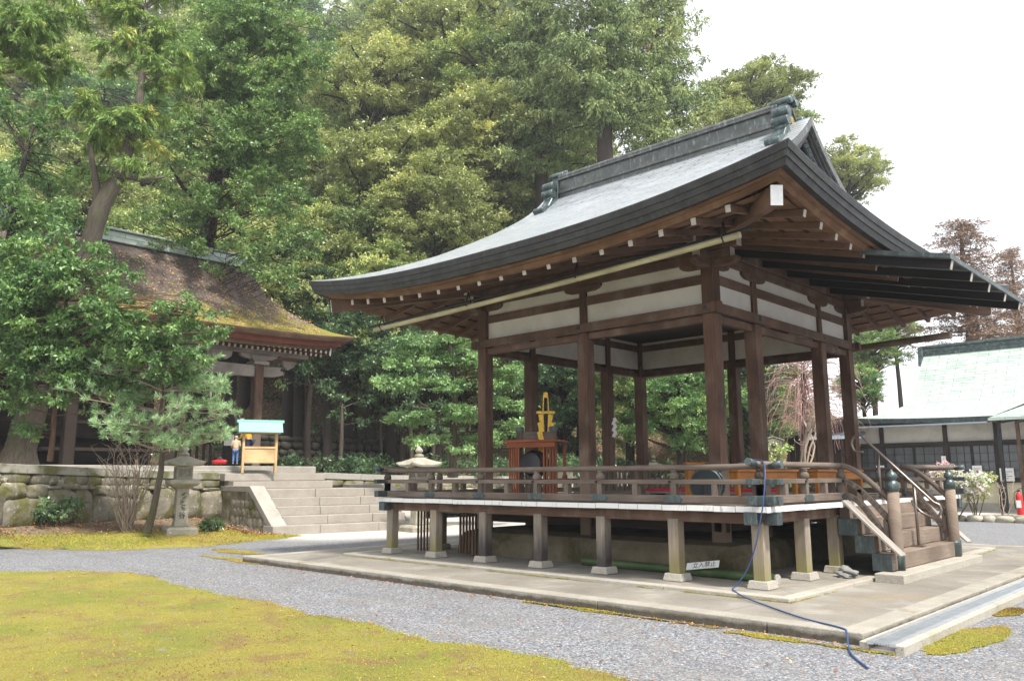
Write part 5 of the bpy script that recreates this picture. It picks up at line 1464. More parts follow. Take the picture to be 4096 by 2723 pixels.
# trees one can point at (x, y of crown centre, depth, scale, kind, leaves, label)
named = [
 (855, 215, 50, 1.15, 'A', 'leaf_tan', 'olive evergreen with dark bent limbs above the far left tip of the pavilion roof'),
 (1035, 110, 54, 1.2, 'C', 'leaf_tan', 'tall olive evergreen at the top edge left of the cypress'),
 (905, 420, 46, 1.15, 'C', 'leaf_tan', 'broad yellow-olive evergreen at mid slope above the shrine eave'),
 (1110, 345, 47, 1.1, 'A', 'leaf_tan', 'yellow-tinged evergreen with a bare bent branch right above the pavilion ridge end'),
 (1120, 200, 50, 1.05, 'B', 'leaf_olive', 'olive evergreen with a thin dark trunk beside the tall cypress'),
 (1010, 520, 42, .95, 'B', 'leaf_tan', 'low yellow-brown evergreen just above the left slope of the pavilion roof'),
 (820, 585, 43, .95, 'B', None, 'dark green evergreen between the shrine roof and the pavilion eave'),
 (760, 360, 52, 1.15, 'B', 'leaf_olive', 'pale olive evergreen rising right of the overhanging tree by the shrine'),
 (1735, 240, 60, .98, 'C', 'leaf_tan', 'round olive treetop against the sky behind the ridge-end ornament'),
 (1948, 405, 60, .82, 'A', 'leaf_tan', 'small round treetop against the sky right of the pavilion gable'),
 (1655, 335, 58, 1.0, 'A', 'leaf_tan', 'pale treetop between the tall cypress and the round treetop above the ridge'),
 (1790, 330, 63, .9, 'B', 'leaf_olive', 'treetop partly hidden behind the pavilion gable'),
 (2008, 815, 56, .55, 'A', 'leaf_bright', 'pale green tree beyond the camellia left of the office roof'),
 (2062, 770, 66, .5, 'B', 'leaf_bright', 'hazy pale tree behind the office ridge end'),
 (905, 700, 40, .85, 'B', None, 'bushy green evergreen right of the mossy shrine eave tip'),
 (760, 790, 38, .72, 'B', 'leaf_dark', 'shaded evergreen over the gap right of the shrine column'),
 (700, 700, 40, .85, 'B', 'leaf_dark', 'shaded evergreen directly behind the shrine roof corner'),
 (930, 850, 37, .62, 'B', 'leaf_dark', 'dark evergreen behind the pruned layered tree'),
 (1300, 900, 40, .85, 'B', 'leaf_dark', 'dark evergreen seen through the left bays of the pavilion'),
 (1450, 915, 38, .75, 'B', None, 'green evergreen seen between the middle pavilion columns'),
 (1560, 935, 36, .72, 'A', 'leaf_green', 'glossy green tree with forked trunk seen behind the orange stool'),
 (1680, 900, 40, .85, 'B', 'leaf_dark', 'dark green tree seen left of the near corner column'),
 (1735, 960, 40, .6, 'B', 'leaf_bright', 'bright leafy tree seen between the two right-hand front columns'),
 (1880, 760, 48, .55, 'B', 'leaf_green', 'green tree glimpsed under the right rear eave'),
 (1985, 895, 44, .38, 'B', 'leaf_green', 'camellia tree dotted with red flowers left of the office roof'),
]
for i, (x, y, d, s, k_, mt, lb) in enumerate(named):
    plant(k_, at(x, y, d), s, lb, mt)
plant('H', at(1395, 480, 41), 1.05, 'tall cypress with rusty dead sprays behind the pavilion ridge', sz=1.12, rot=.4)
plant('H', at(1530, 560, 46), 1.0, 'cypress with drooping sprays edging the open sky', sz=1.25, rot=2.0)
plant('H', at(1250, 560, 45), .95, 'cypress standing left of the tallest one above the roof ridge', sz=1.2, rot=4.1)
plant('H', at(1460, 960, 36), .5, 'small yellow-green cypress spray seen under the far pavilion beam', sz=1.0, rot=1.1)
plant('R', at(2248, 880, 55), 1.3, 'rusty red-brown conifer behind the office roof', sz=.58, rot=.3)
plant('R', at(2362, 900, 60), .8, 'shorter rust-brown conifer at the right edge of the picture', sz=.9, rot=2.2)
# the mass of the forest
cnt = 0
lab = {'A': 'olive evergreen merged into the hillside forest canopy', 'B': 'deep green evergreen merged into the hillside forest canopy', 'C': 'broad olive evergreen merged into the hillside forest canopy'}
for s in (41, 46, 52, 59, 67, 76, 86, 97):
    stp = 5.4 + (s - 41) * .05
    t0_ = -.80 * s - 4; n = int((28 - t0_) / stp)
    for i in range(n):
        t = t0_ + (i + random.uniform(.15, .85)) * stp; ss = s + random.uniform(-2, 2)
        x, y = CAM.x - .687 * ss + .727 * t, CAM.y + .727 * ss + .687 * t
        k_ = random.choice('AABBC'); sc = random.uniform(.95, 1.3) * (1 + (s - 41) * .004)
        z = hill(x, y) + random.uniform(4.5, 7.5) * sc
        P = Vector((x, y, z)); q = px(P)
        r = 3.9 * sc / q[2] * 1874
        if q[0] < -r or q[0] - r > 2359 or q[1] + r * .9 < 0: continue
        if q[0] + r > 1500 and q[1] - r * .9 < 640: continue
        if s < 45 and q[0] < 560: continue
        if q[0] + r > 1930: continue
        mt = random.choice([None, 'leaf_tan', 'leaf_green', 'leaf_olive'])
        plant(k_, P, sc, lab[k_] if mt is None else {'leaf_green': 'deep green', 'leaf_tan': 'pale olive', 'leaf_olive': 'olive'}[mt] + ' evergreen merged into the hillside forest canopy', mt, GR); cnt += 1
print('forest trees', cnt)

def custom_tree(name, label, cat, clumps, trunk, branches, mat, leafn, L, Wd, bark='bark', conifer=False, flat=.65, tone=.5, droop=.3, group=None, tw=24, up=.5, twig=True):
    """clumps: (x, y, r, depth) on the 2359 sheet; trunk: (x, y, depth, radius)"""
    base = at(*trunk[0][:3]); o = thing(name, label, cat, base, 0, group)
    tr = MB(); pts = [at(*p[:3]) - base for p in trunk]
    sm = []                                          # smooth the trunk line
    for i in range(len(pts) - 1):
        p0, p1, p2, p3 = pts[max(i - 1, 0)], pts[i], pts[i + 1], pts[min(i + 2, len(pts) - 1)]
        for k_ in range(5):
            t = k_ / 5; sm.append(((p1 * 2) + (p2 - p0) * t + (p0 * 2 - p1 * 5 + p2 * 4 - p3) * t * t + (p1 * 3 - p0 - p2 * 3 + p3) * t**3) * .5)
    sm.append(pts[-1]); rad = list(np.interp(np.linspace(0, len(trunk) - 1, len(sm)), range(len(trunk)), [p[3] for p in trunk]))
    rad = [r * (1 + .05 * math.sin(i * 1.9)) for i, r in enumerate(rad)]
    if trunk[0][3] > .1: rad[0] *= 1.35; rad[1] *= 1.12
    tr.tube(sm, rad, 12, False)
    for br in branches:
        bp_ = [at(*p[:3]) - base for p in br]; tr.tube(bp_, [p[3] for p in br], 8, False)
    parts = []
    for i, (x, y, r, d) in enumerate(clumps):
        C = at(x, y, d) - base; rr = r * 1.7364 / 3254.7 * d; n = int(leafn * rr * rr)
        if twig:
            near = min(sm, key=lambda p: (p - C).length + max(0, p.z - C.z) * 1.5); limb(tr, near, C, min(.06, rr * .05), .01, i + int(x), .1)
        tn = tone + rng.normal(0, .1)
        parts.append(spray_leaves(C, rr, n, L, Wd, tn, .8, .9, tw) if conifer else clump_leaves(C, rr, n, flat, tw, L, Wd, tn, droop, up))
    gather(parts, 'crown', M[mat], o); tr.build('trunk', M[bark], o); return o

def scatter(cl, n_each, jit):
    out = []
    for x, y, r, d in cl:
        m = max(1, int(n_each * (r / 80)**2))
        for _ in range(m):
            a = random.uniform(0, 6.28); q = r * math.sqrt(random.random()); out.append((x + q * math.cos(a), y + q * math.sin(a) * .9, r * random.uniform(.28, .46), d + random.uniform(-jit, jit)))
    return out
# cedar with the leaning trunk
cl = scatter([(330, 130, 95, 25), (285, 270, 95, 24.5), (345, 300, 70, 25), (265, 390, 60, 24), (190, 240, 60, 25), (400, 210, 60, 26), (330, 20, 90, 26), (240, 30, 70, 26)], 11, 1.0)
custom_tree('leaning_cedar', 'cedar with thick leaning forked trunk beside the left end of the shrine roof', 'tree', cl,
    [(38, 1062, 24, .46), (70, 960, 24, .40), (118, 830, 24, .34), (172, 680, 24, .30), (205, 570, 24, .27), (232, 480, 24, .26), (276, 395, 24.2, .20), (310, 290, 24.5, .14), (328, 170, 25, .10), (336, 20, 25.5, .06)],
    [[(222, 500, 24, .17), (224, 440, 24, .12), (205, 330, 23.8, .06)], [(270, 405, 24, .08), (330, 415, 24.5, .06), (380, 408, 25, .03)], [(300, 320, 24, .06), (360, 250, 25, .03)]], 'leaf_sugi', 4200, .18, .026, 'bark', True, tw=16, tone=.54)
cl = scatter([(60, 95, 105, 22.5), (-20, 60, 90, 22), (110, 30, 70, 23), (20, 180, 60, 22)], 10, .8)
custom_tree('cedar_tree', 'cedar branches with bright hanging sprays in the top left corner', 'tree', cl, [(-90, 1060, 22, .36), (-80, 600, 22.3, .3), (-75, 100, 22.6, .2), (-60, -200, 23, .1)], [[(-75, 170, 22.4, .07), (10, 130, 22.5, .04), (90, 100, 22.6, .02)]], 'leaf_sugi', 5600, .17, .024, 'bark_red', True, tw=16, tone=.56)
cl = scatter([(60, 560, 80, 23), (20, 700, 70, 22), (30, 480, 80, 23), (110, 480, 70, 24), (150, 400, 60, 26), (60, 380, 70, 26), (90, 300, 70, 26), (110, 520, 75, 25.3), (180, 560, 62, 25.3), (140, 610, 60, 25.2), (225, 610, 50, 25.4), (210, 520, 50, 25.6), (250, 655, 42, 25.4), (120, 420, 70, 26), (40, 250, 80, 26)], 9, .8)
custom_tree('shade_tree', 'dark leafy tree filling the shade at the left edge between the cedars', 'tree', cl, [(-30, 1055, 23, .2), (-10, 800, 23, .15), (30, 500, 23.5, .1), (60, 350, 25, .05)], [], 'leaf_green', 1700, .13, .055, 'bark_dark', tone=.40)
# big evergreen whose limbs hang over the shrine roof
cl = scatter([(560, 110, 120, 31), (660, 180, 100, 31), (480, 60, 90, 32), (600, 300, 120, 30.5), (500, 230, 100, 31.5), (690, 330, 70, 31), (530, 400, 100, 30), (630, 430, 80, 30), (440, 330, 80, 31), (420, 450, 70, 30), (500, 520, 75, 29), (590, 540, 70, 28.6), (640, 610, 50, 28.3), (560, 600, 40, 28.6), (400, 520, 55, 29), (700, 90, 70, 32), (620, 30, 90, 32), (390, 120, 60, 32), (720, 270, 40, 31), (350, 520, 60, 29), (310, 570, 34, 28.6), (470, 580, 48, 28.8), (540, 600, 52, 28.6), (600, 600, 60, 28.6), (660, 600, 45, 28.4), (670, 640, 40, 28.3), (600, 640, 36, 28.4), (700, 560, 50, 29), (660, 500, 70, 29.5)], 13, 1.2)
custom_tree('overhanging_evergreen', 'huge bright green evergreen whose limbs hang over the shrine roof', 'tree', cl,
    [(455, 1000, 35, .42), (470, 700, 34, .38), (485, 480, 33, .32), (520, 300, 32.4, .24), (560, 150, 32.5, .14), (600, 20, 33, .07)],
    [[(490, 470, 33, .14), (540, 530, 30.5, .09), (640, 605, 28.6, .03)], [(500, 400, 32.6, .12), (600, 420, 31, .05)], [(490, 500, 33, .12), (420, 430, 31, .07), (390, 380, 31, .03)], [(530, 270, 32.4, .12), (640, 200, 31.6, .05)]],
    'leaf_bright', 1500, .115, .05, 'bark_dark', tone=.42, tw=22)
# glossy evergreen in front of the shrine at the left
cl = scatter([(60, 700, 80, 20.5), (150, 760, 80, 20.5), (240, 700, 60, 20), (330, 745, 70, 20), (420, 745, 62, 20), (480, 795, 50, 20), (380, 830, 70, 20.3), (250, 850, 80, 20.6), (120, 860, 85, 20.6), (30, 880, 70, 20.6), (190, 930, 36, 20.2), (60, 960, 50, 20.8), (525, 765, 25, 19.6), (290, 655, 45, 20), (140, 640, 70, 20.6), (30, 600, 60, 20.8), (440, 690, 38, 19.8), (370, 690, 34, 19.8), (255, 930, 26, 20), (500, 715, 24, 19.7), (110, 540, 50, 21), (200, 620, 45, 20.4), (330, 800, 55, 20.2), (400, 790, 50, 20.2), (460, 740, 40, 19.9), (180, 820, 60, 20.4), (60, 800, 70, 20.5), (290, 900, 40, 20.4), (60, 640, 80, 20.6), (150, 680, 70, 20.4), (220, 650, 50, 20.2), (20, 760, 70, 20.4), (90, 600, 70, 20.8), (200, 590, 45, 20.6), (350, 780, 60, 20.1), (430, 810, 50, 20.1), (260, 780, 70, 20.2)], 17, .7)
custom_tree('glossy_evergreen', 'dense glossy dark green tree screening the left half of the shrine', 'tree', cl,
    [(115, 1062, 21, .075), (122, 1000, 21, .065), (126, 940, 21, .06), (140, 800, 21, .05), (160, 640, 21, .03)],
    [[(135, 830, 21, .05), (250, 690, 20.2, .035), (340, 690, 19.9, .025), (430, 715, 19.8, .015)], [(130, 880, 21, .05), (300, 800, 20.4, .03), (470, 790, 20, .012)]], 'leaf_green', 2600, .115, .052, 'bark_red', tone=.42, tw=20, droop=.35)
# pruned layered tree by the pavilion
cl = []
for x, y, r, d in [(1000, 790, 95, 27), (1075, 775, 80, 27), (960, 830, 75, 26.6), (1060, 830, 80, 26.7), (1130, 810, 75, 27.2), (905, 880, 60, 26.8), (985, 890, 80, 26.4), (1110, 880, 80, 27), (1180, 860, 60, 27.4), (900, 955, 55, 26.6), (960, 960, 70, 26.3), (1080, 955, 85, 26.8), (1170, 930, 70, 27), (990, 1010, 65, 26.4), (1110, 1010, 70, 26.8), (1190, 985, 60, 27), (1060, 1040, 40, 26.4), (1190, 1035, 35, 27)]:
    for _ in range(6): cl.append((x + random.uniform(-r, r) * .75, y + random.uniform(-12, 12), r * random.uniform(.36, .55), d + random.uniform(-.6, .6)))
custom_tree('layered_tree', 'pruned tree with flat layered pads of pale green leaves left of the pavilion columns', 'tree', cl,
    [(1043, 1098, 27, .14), (1044, 1020, 27, .125), (1047, 930, 27, .11), (1044, 850, 27, .09), (1036, 790, 27, .06)], [], 'leaf_pale', 1500, .11, .052, 'bark', flat=.36, tone=.58, tw=20, droop=.1, up=.9)
# thin trunks standing in the shade right of the shrine
for i, (x, y0, y1, r, d, lb) in enumerate([(708, 1072, 890, .17, 35, 'black-barked trunk rising right of the offering stand'), (783, 1083, 940, .10, 34, 'thin grey trunk between the stone stairs and the pavilion'), (880, 1085, 930, .08, 38, 'slim dark trunk deep in the shade left of the stone lantern finial'), (948, 1085, 930, .11, 36, 'trunk rising behind the stone lantern finial'), (995, 1085, 940, .08, 35, 'reddish trunk just right of the stone lantern roof'), (1083, 1090, 940, .07, 34, 'reddish thin trunk right of the layered tree trunk'), (1575, 1075, 860, .16, 37, 'leaning brown trunk seen behind the orange stool'), (1330, 1080, 860, .12, 40, 'dark trunk seen behind the white paper streamer'), (1225, 1080, 860, .1, 38, 'dark trunk behind the gilded banner stand')]):
    cl = scatter([(x + 10 * math.sin(i), y1, 62, d)], 7, 1.0)
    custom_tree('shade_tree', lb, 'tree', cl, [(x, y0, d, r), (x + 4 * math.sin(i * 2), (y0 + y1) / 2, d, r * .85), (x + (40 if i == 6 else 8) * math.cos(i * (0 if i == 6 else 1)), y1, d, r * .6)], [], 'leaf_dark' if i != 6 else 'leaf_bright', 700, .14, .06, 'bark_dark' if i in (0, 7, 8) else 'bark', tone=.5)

# low undergrowth at the foot of the slope
und = []
for i in range(210):
    s = random.uniform(33.5, 37) if i > 130 else random.uniform(36, 50); t = random.uniform(-13, 14) if i > 130 else random.uniform(-22, 18); x, y = CAM.x - .687 * s + .727 * t, CAM.y + .727 * s + .687 * t; z = hill(x, y)
    und.append(clump_leaves((x, y, z + .25), random.uniform(.5, 1.1), 230, .7, 14, .2, .06, .4 + rng.normal(0, .18), .4, .4))
und = gather(und, 'undergrowth', M['leaf_dark'], None); tag(und, kind='stuff')

# ---------------------------------------------------------------- small pine, bare shrub, garden plants
def pine():
    base = at(340, 1222, 20.5); base.z = bankz(base.x, base.y) - .03
    o = thing('pine_tree', 'small airy pine with pale twigs in front of the stone wall', 'pine', base)
    d = 20.5; tr = MB(); tw = MB(); parts = []
    tp_ = [(338, 1226), (352, 1180), (362, 1130), (371, 1085), (374, 1040), (377, 1000), (370, 950), (376, 900), (366, 860), (372, 815)]
    tpts = [at(x, y, d) - base for x, y in tp_]; tr.tube(tpts, [.115, .085, .078, .07, .062, .055, .046, .036, .025, .012], 10, False)
    br = []
    spec = [(1060, 1), (1062, -1), (1030, 1), (1000, -1), (1005, 1), (985, 1), (975, -1), (960, 1), (955, -1), (940, 1), (930, -1), (915, 1), (905, -1), (890, 1), (880, -1), (870, 1), (860, -1), (850, 1), (845, -1), (835, 1), (828, -1), (820, 1)]
    rr = random.Random(4)
    for y, sg in spec:
        i = min(range(len(tp_)), key=lambda k_: abs(tp_[k_][1] - y)); p = Vector(tpts[i])
        ln = np.interp(y, [815, 860, 930, 1000, 1060], [.55, 1.15, 1.5, 1.35, .9]) * rr.uniform(.8, 1.15)
        for _ in range(2):
            a = (0 if sg > 0 else math.pi) + rr.uniform(-1.1, 1.1); dirv = RT * math.cos(a) + Vector((FW.x, FW.y, 0)) * math.sin(a) + Vector((0, 0, rr.uniform(-.05, .35)))
            q = p + dirv * ln * 1.12; pts = limb(tw, p, q, .026, .011, rr.random(), .1, 6)
            for k_ in range(5):
                u = pts[2 + k_ % 4]; e = u + (dirv * .5 + Vector((rr.uniform(-.6, .6), rr.uniform(-.6, .6), rr.uniform(-.1, .5)))) * .38; limb(tw, u, e, .009, .004, rr.random(), .15, 4); br.append((e, (e - u).normalized()))
                for _2 in range(2):
                    v = u.lerp(e, rr.uniform(.3, .8)); e2 = v + Vector((rr.uniform(-.3, .3), rr.uniform(-.3, .3), rr.uniform(0, .28))); limb(tw, v, e2, .006, .003, rr.random(), .15, 3); br.append((e2, (e2 - v).normalized()))
            br.append((q, dirv.normalized()))
    for e, dv in br:
        n = 44; T = unit(rng.normal(0, .55, (n, 3)) + np.array(dv) * .7 + np.array([0, 0, .25])); P = np.array(e)[None] - np.array(dv)[None] * rng.uniform(0, .12, (n, 1)) + rng.normal(0, .012, (n, 3))
        parts.append((P, T, rng.normal(0, 1, (n, 3)), rng.uniform(.10, .19, n), np.full(n, .012), .5 + rng.normal(0, .17, n)))
    gather(parts, 'needles', M['needle'], o); t_ = tr.build('trunk', M['bark'], o); tw.build('twigs', M['twig'], t_); return o
pine()
def bare_shrub(name, label, cat, base, H, spread, n, mat, seed, r0=.014, sub=3, lean=(0, 0)):
    o = thing(name, label, cat, base); b = MB(); r_ = random.Random(seed)
    for i in range(n):
        a = r_.uniform(0, 6.28); k_ = r_.uniform(.1, 1)**.7 * spread; h = H * r_.uniform(.6, 1.05)
        p = Vector((r_.uniform(-.1, .1), r_.uniform(-.1, .1), 0)); q = Vector((math.cos(a) * k_ + lean[0], math.sin(a) * k_ + lean[1], h)); pts = limb(b, p, q, r0, r0 * .3, r_.random(), .1, 7)
        for _ in range(sub):
            u = pts[r_.randint(2, 6)]; e = u + Vector((r_.uniform(-.35, .35), r_.uniform(-.35, .35), r_.uniform(.05, .4))) * H * .3; ps = limb(b, u, e, r0 * .45, r0 * .18, r_.random(), .12, 5)
            for _2 in range(2): limb(b, ps[r_.randint(1, 4)], ps[-1] + Vector((r_.uniform(-.2, .2), r_.uniform(-.2, .2), r_.uniform(-.05, .2))) * H * .25, r0 * .2, r0 * .1, r_.random(), .1, 4)
    b.build('stems', mat, o); return o
p = at(292, 1220, 21); p.z = bankz(p.x, p.y)
sh = bare_shrub('bare_shrub', 'bare reddish many-stemmed shrub left of the small pine', 'shrub', p, 2.35, 1.0, 34, M['twig'], 3, .016, 4, tuple((RT * -.1)[:2]))
p2 = at(505, 1180, 22)
def bush(name, label, base, R_, H, leafn, mat, L, Wd, seed, tone=.5, stems=8, cat='shrub', petals=None, flat=.7):
    global rng
    rng = np.random.default_rng(seed); r_ = random.Random(seed); o = thing(name, label, cat, base); parts, st, pt = [], MB(), []
    for i in range(14):
        a = r_.uniform(0, 6.28); k_ = R_ * math.sqrt(r_.random()) * .8; c = (math.cos(a) * k_, math.sin(a) * k_, H * r_.uniform(.45, .92)); rr = R_ * r_.uniform(.3, .5)
        parts.append(clump_leaves(c, rr, int(leafn / 14), flat, 14, L, Wd, tone + rng.normal(0, .1)))
        if petals: pt.append(clump_leaves(c, rr * 1.08, int(petals / 14), flat, 12, .085, .075, .5 + rng.normal(0, .25), 0, .6))
        if i < stems: limb(st, (r_.uniform(-.06, .06), r_.uniform(-.06, .06), 0), c, .018, .006, r_.random(), .12)
    cr = gather(parts, 'crown', M[mat], o); st.build('stems', M['bark'], o)
    if petals: gather(pt, 'blossoms', M['petal'], o)
    return o
p = at(118, 1196, 20.5); p.z = bankz(p.x, p.y) - .05
bush('dark_shrub', 'low dark green shrub under the big boulder of the left wall', p, .62, .72, 4200, 'leaf_dark', .075, .035, 4, .6)
p = at(490, 1205, 22.5); p.z = bankz(p.x, p.y) - .05
bush('fern_clump', 'small dark fern clump between stone lantern and cheek wall', p, .35, .35, 900, 'leaf_dark', .12, .03, 6, .55)
bush('flowering_shrub', 'shrub covered in pale pink blossoms beside the right newel post', onZ(2205, 1197, .05), .95, 2.1, 2600, 'leaf_olive', .07, .035, 12, .55, petals=2600)
bush('azalea_shrub', 'round yellow-green azalea in front of the ochre wall', onZ(2248, 1196, .05), .75, 1.75, 6500, 'leaf_olive', .05, .022, 13, .6)
bare_shrub('bare_sapling', 'bare yellowish sapling near the fire extinguisher', 'shrub', onZ(2315, 1198, .05), 1.6, .55, 4, M['twig'], 14, .022, 3)
bare_shrub('bare_magnolia', 'bare pale forked tree in front of the dark timber shed', 'tree', at(1851, 1098, 23), 2.3, 1.0, 6, M['twig'], 21, .035, 3)
bush('leafy_shrub', 'small pale-leaved shrub at the foot of the wooden notice board', at(1790, 1100, 24), .45, 1.2, 700, 'leaf_bright', .09, .05, 22, .85)
# weeping tree with pink bare twigs
base = at(1850, 1090, 36); o = thing('weeping_cherry', 'bare weeping cherry with a haze of pink hanging twigs behind the pavilion', 'tree', base); b = MB(); r_ = random.Random(8)
top = at(1850, 860, 36) - base; b.tube([(0, 0, 0), top * .5, top], [.16, .13, .07], 8, False)
tk = b.build('trunk', M['bark_dark'], o); b = MB()
for i in range(230):
    a = r_.uniform(0, 6.28); k_ = r_.uniform(.3, 1.9); p = top + Vector((0, 0, r_.uniform(-2.2, .5))); q = p + Vector((math.cos(a) * k_, math.sin(a) * k_, r_.uniform(-.2, .6))); e = q + Vector((math.cos(a) * r_.uniform(.2, .9), math.sin(a) * r_.uniform(.2, .9), -r_.uniform(.6, 2.0)))
    b.tube([p, p.lerp(q, .6) + Vector((0, 0, .15)), q, q.lerp(e, .5) + Vector((math.cos(a) * .15, math.sin(a) * .15, .1)), e], [.016, .014, .012, .009, .006], 4, False)
b.build('twigs', M['twig_pink'], tk)
# red camellia flowers on the camellia tree
cam_t = [o for o in COL.objects if o.get('label', '').startswith('camellia tree')][0]
n = 300; Pc = unit(rng.normal(0, 1, (n, 3))) * np.array([3.6, 3.6, 3.9]) * rng.uniform(.75, 1.05, (n, 1))
leaves('blossoms', Pc, rng.normal(0, 1, (n, 3)), rng.normal(0, 1, (n, 3)), .17, .17, rng.random(n), M['red_petal'], cam_t)
# ---------------------------------------------------------------- objects on and around the stage
def text(name, body, size, loc, rot, mat, parent, ext=.002):
    cu = bpy.data.curves.new(name, 'FONT'); cu.body = body; cu.size = size; cu.extrude = ext; cu.align_x = 'CENTER'; cu.align_y = 'CENTER'
    t = bpy.data.objects.new(name, cu); COL.objects.link(t); bpy.context.view_layer.update()
    me = bpy.data.meshes.new_from_object(t.evaluated_get(bpy.context.evaluated_depsgraph_get())); bpy.data.objects.remove(t)
    me.materials.clear(); me.materials.append(mat); o = bpy.data.objects.new(name, me); COL.objects.link(o); o.parent = parent; o.location = loc; o.rotation_euler = rot; return o

def lantern(name, label, loc, rz, sc, group, writing=False, mat='lantern'):
    o = thing(name, label, 'stone lantern', loc, rz, group); o.scale = (sc,) * 3; q = math.pi / 4; m = M[mat]
    def sq(b, prof): b.lathe([(r * 1.4142, z) for r, z in prof], (0, 0, 0), sides=4, smooth=False, rot=q)
    b = MB(); sq(b, [(.40, -.25), (.40, .10), (.36, .15), (.24, .17)]); b.build('base_stone', m, o, .015, 2)
    b = MB(); sq(b, [(.19, .17), (.165, .35), (.155, 1.10), (.165, 1.18)]); sh_ = b.build('shaft', m, o, .02, 2)
    b = MB(); sq(b, [(.20, 1.18), (.36, 1.28), (.385, 1.31), (.385, 1.40), (.30, 1.42)]); b.build('platform', m, o, .012, 2)
    b = MB()
    sq(b, [(.21, 1.42), (.21, 1.49), (.205, 1.49)]); sq(b, [(.21, 1.68), (.21, 1.76)])
    for sx in (-1, 1):
        for sy in (-1, 1): b.box((sx * .21, sy * .21, 1.49), (sx * .15, sy * .15, 1.68))
    sq(b, [(.16, 1.49), (.16, 1.70)]); fb = b.build('fire_box', m, o, .008)
    b = MB()
    for s, ax in ((-1, 0), (1, 0), (-1, 1), (1, 1)):
        for k_ in (-.07, 0, .07):
            p = [0, 0, 0]; p[ax] = s * .175; p[1 - ax] = k_; b.beam((p[0], p[1], 1.5), (p[0], p[1], 1.68), .016, .016, up=(1, 0, 0))
        p0, p1 = [0, 0, 1.59], [0, 0, 1.59]; p0[ax] = p1[ax] = s * .176; p0[1 - ax], p1[1 - ax] = -.14, .14; b.beam(p0, p1, .016, .016)
    b.build('window_lattice', m, fb)
    b = MB(); n = 8; rows = []
    for r, z, lf in ((.47, 1.78, .07), (.48, 1.83, .07), (.36, 1.90, .03), (.22, 1.985, .0), (.11, 2.04, 0)):
        row = []
        for i in range(33):
            a = 2 * math.pi * i / 32; c_ = max(abs(math.cos(a)), abs(math.sin(a))); k_ = 1 / c_; cor = (k_ - 1) / .4142
            row.append((r * k_ * math.cos(a), r * k_ * math.sin(a), z + lf * cor**2))
        rows.append(row)
    b.grid(rows, False); b.grid([[(0, 0, 1.76)] * 33, rows[0]], False); b.build('cap', m, o)
    b = MB(); b.lathe([(.10, 2.02), (.13, 2.06), (.14, 2.10), (.09, 2.13), (.06, 2.15), (.10, 2.18), (.115, 2.23), (.09, 2.28), (.04, 2.33), (.008, 2.37)], (0, 0, 0), 20); b.build('finial', m, o)
    return o
GL = 'stone lanterns'
pL = at(415, 1207, 21.5); pL.z = bankz(pL.x, pL.y) + .02
lt = lantern('stone_lantern', 'tall mossy stone lantern with inscribed shaft half behind the small pine', pL, R(-14), .98, GL)
for i, (ch, z) in enumerate((('谷', .42), ('宮', .60), ('神', .78), ('奉', .96))):
    if i: continue
    text('inscription', ch, .17, (0.02, -.178, z), (R(90), 0, 0), M['ink'], lt); 
tx = text('inscription', '谷', .19, (.17, 0, .46), (R(90), 0, R(90)), M['ink'], lt)
b = MB(); r_ = random.Random(2)
for k_ in range(15):
    z = .62 + k_ * .03; y = r_.uniform(-.05, .05); b.beam((.162 - .00 + .004, y - r_.uniform(.02, .06), z), (.166, y + r_.uniform(.02, .06), z + r_.uniform(-.03, .03)), .008, .012)
b.build('inscription', M['ink'], lt)
p = at(963, 1207, 24.3); p.z = .02
lantern('stone_lantern', 'stone lantern whose cap and finial rise above the left end of the veranda rail', p, R(-10), 1.06, GL)
p = at(1505, 1068, 33); p.z = .15
lantern('stone_lantern', 'dark stone lantern far behind the pavilion between two rear columns', p, R(20), .98, GL, mat='darkrock')

# offering stand with mint roof
os_ = thing('offering_stand', 'fresh cedar offering stand with pale mint roof at the top of the stairs', 'stand', (-18.57, 2.71, 1.745), R(64))
b = MB()
for x in (-.52, .52):
    for y in (-.22, .22):
        m = MB(); m.beam((x, y, 0), (x, y, 1.32), .075, .075, up=(1, 0, 0)); m.build('leg', M['newwood'], os_, .006)
m = MB(); m.box((-.48, -.235, .34), (.48, -.195, .80)); m.box((-.48, .195, .34), (.48, .235, .80))
for x in (-.53, .53): m.box((x - .02, -.18, .34), (x + .02, .18, .80))
m.build('side_panel', M['newwood'], os_, .004)
m = MB(); m.box((-.55, -.255, .80), (.55, -.18, .87)); m.box((-.55, .18, .80), (.55, .255, .87)); m.box((-.5, -.25, .33), (.5, -.19, .40)); m.build('rail', M['newwood'], os_, .004)
m = MB(); m.box((-.6, -.27, 1.30), (.6, -.20, 1.36)); m.box((-.6, .20, 1.30), (.6, .27, 1.36)); m.build('top_rail', M['newwood'], os_, .004)
m = MB()
for s in (-1, 1):
    a, c_ = (0, 1.70), (s * .45, 1.33)
    d = Vector((0, c_[0], c_[1] - 1.70)).normalized(); m.beam((-.70, s * .225, 1.51), (.70, s * .225, 1.51), .57, .03, up=(0, s * .635, .773))
rf = m.build('roof', M['mint'], os_, .004)
m = MB(); m.box((-.76, -.05, 1.66), (.76, .05, 1.76)); m.build('ridge', M['mint'], rf, .006)

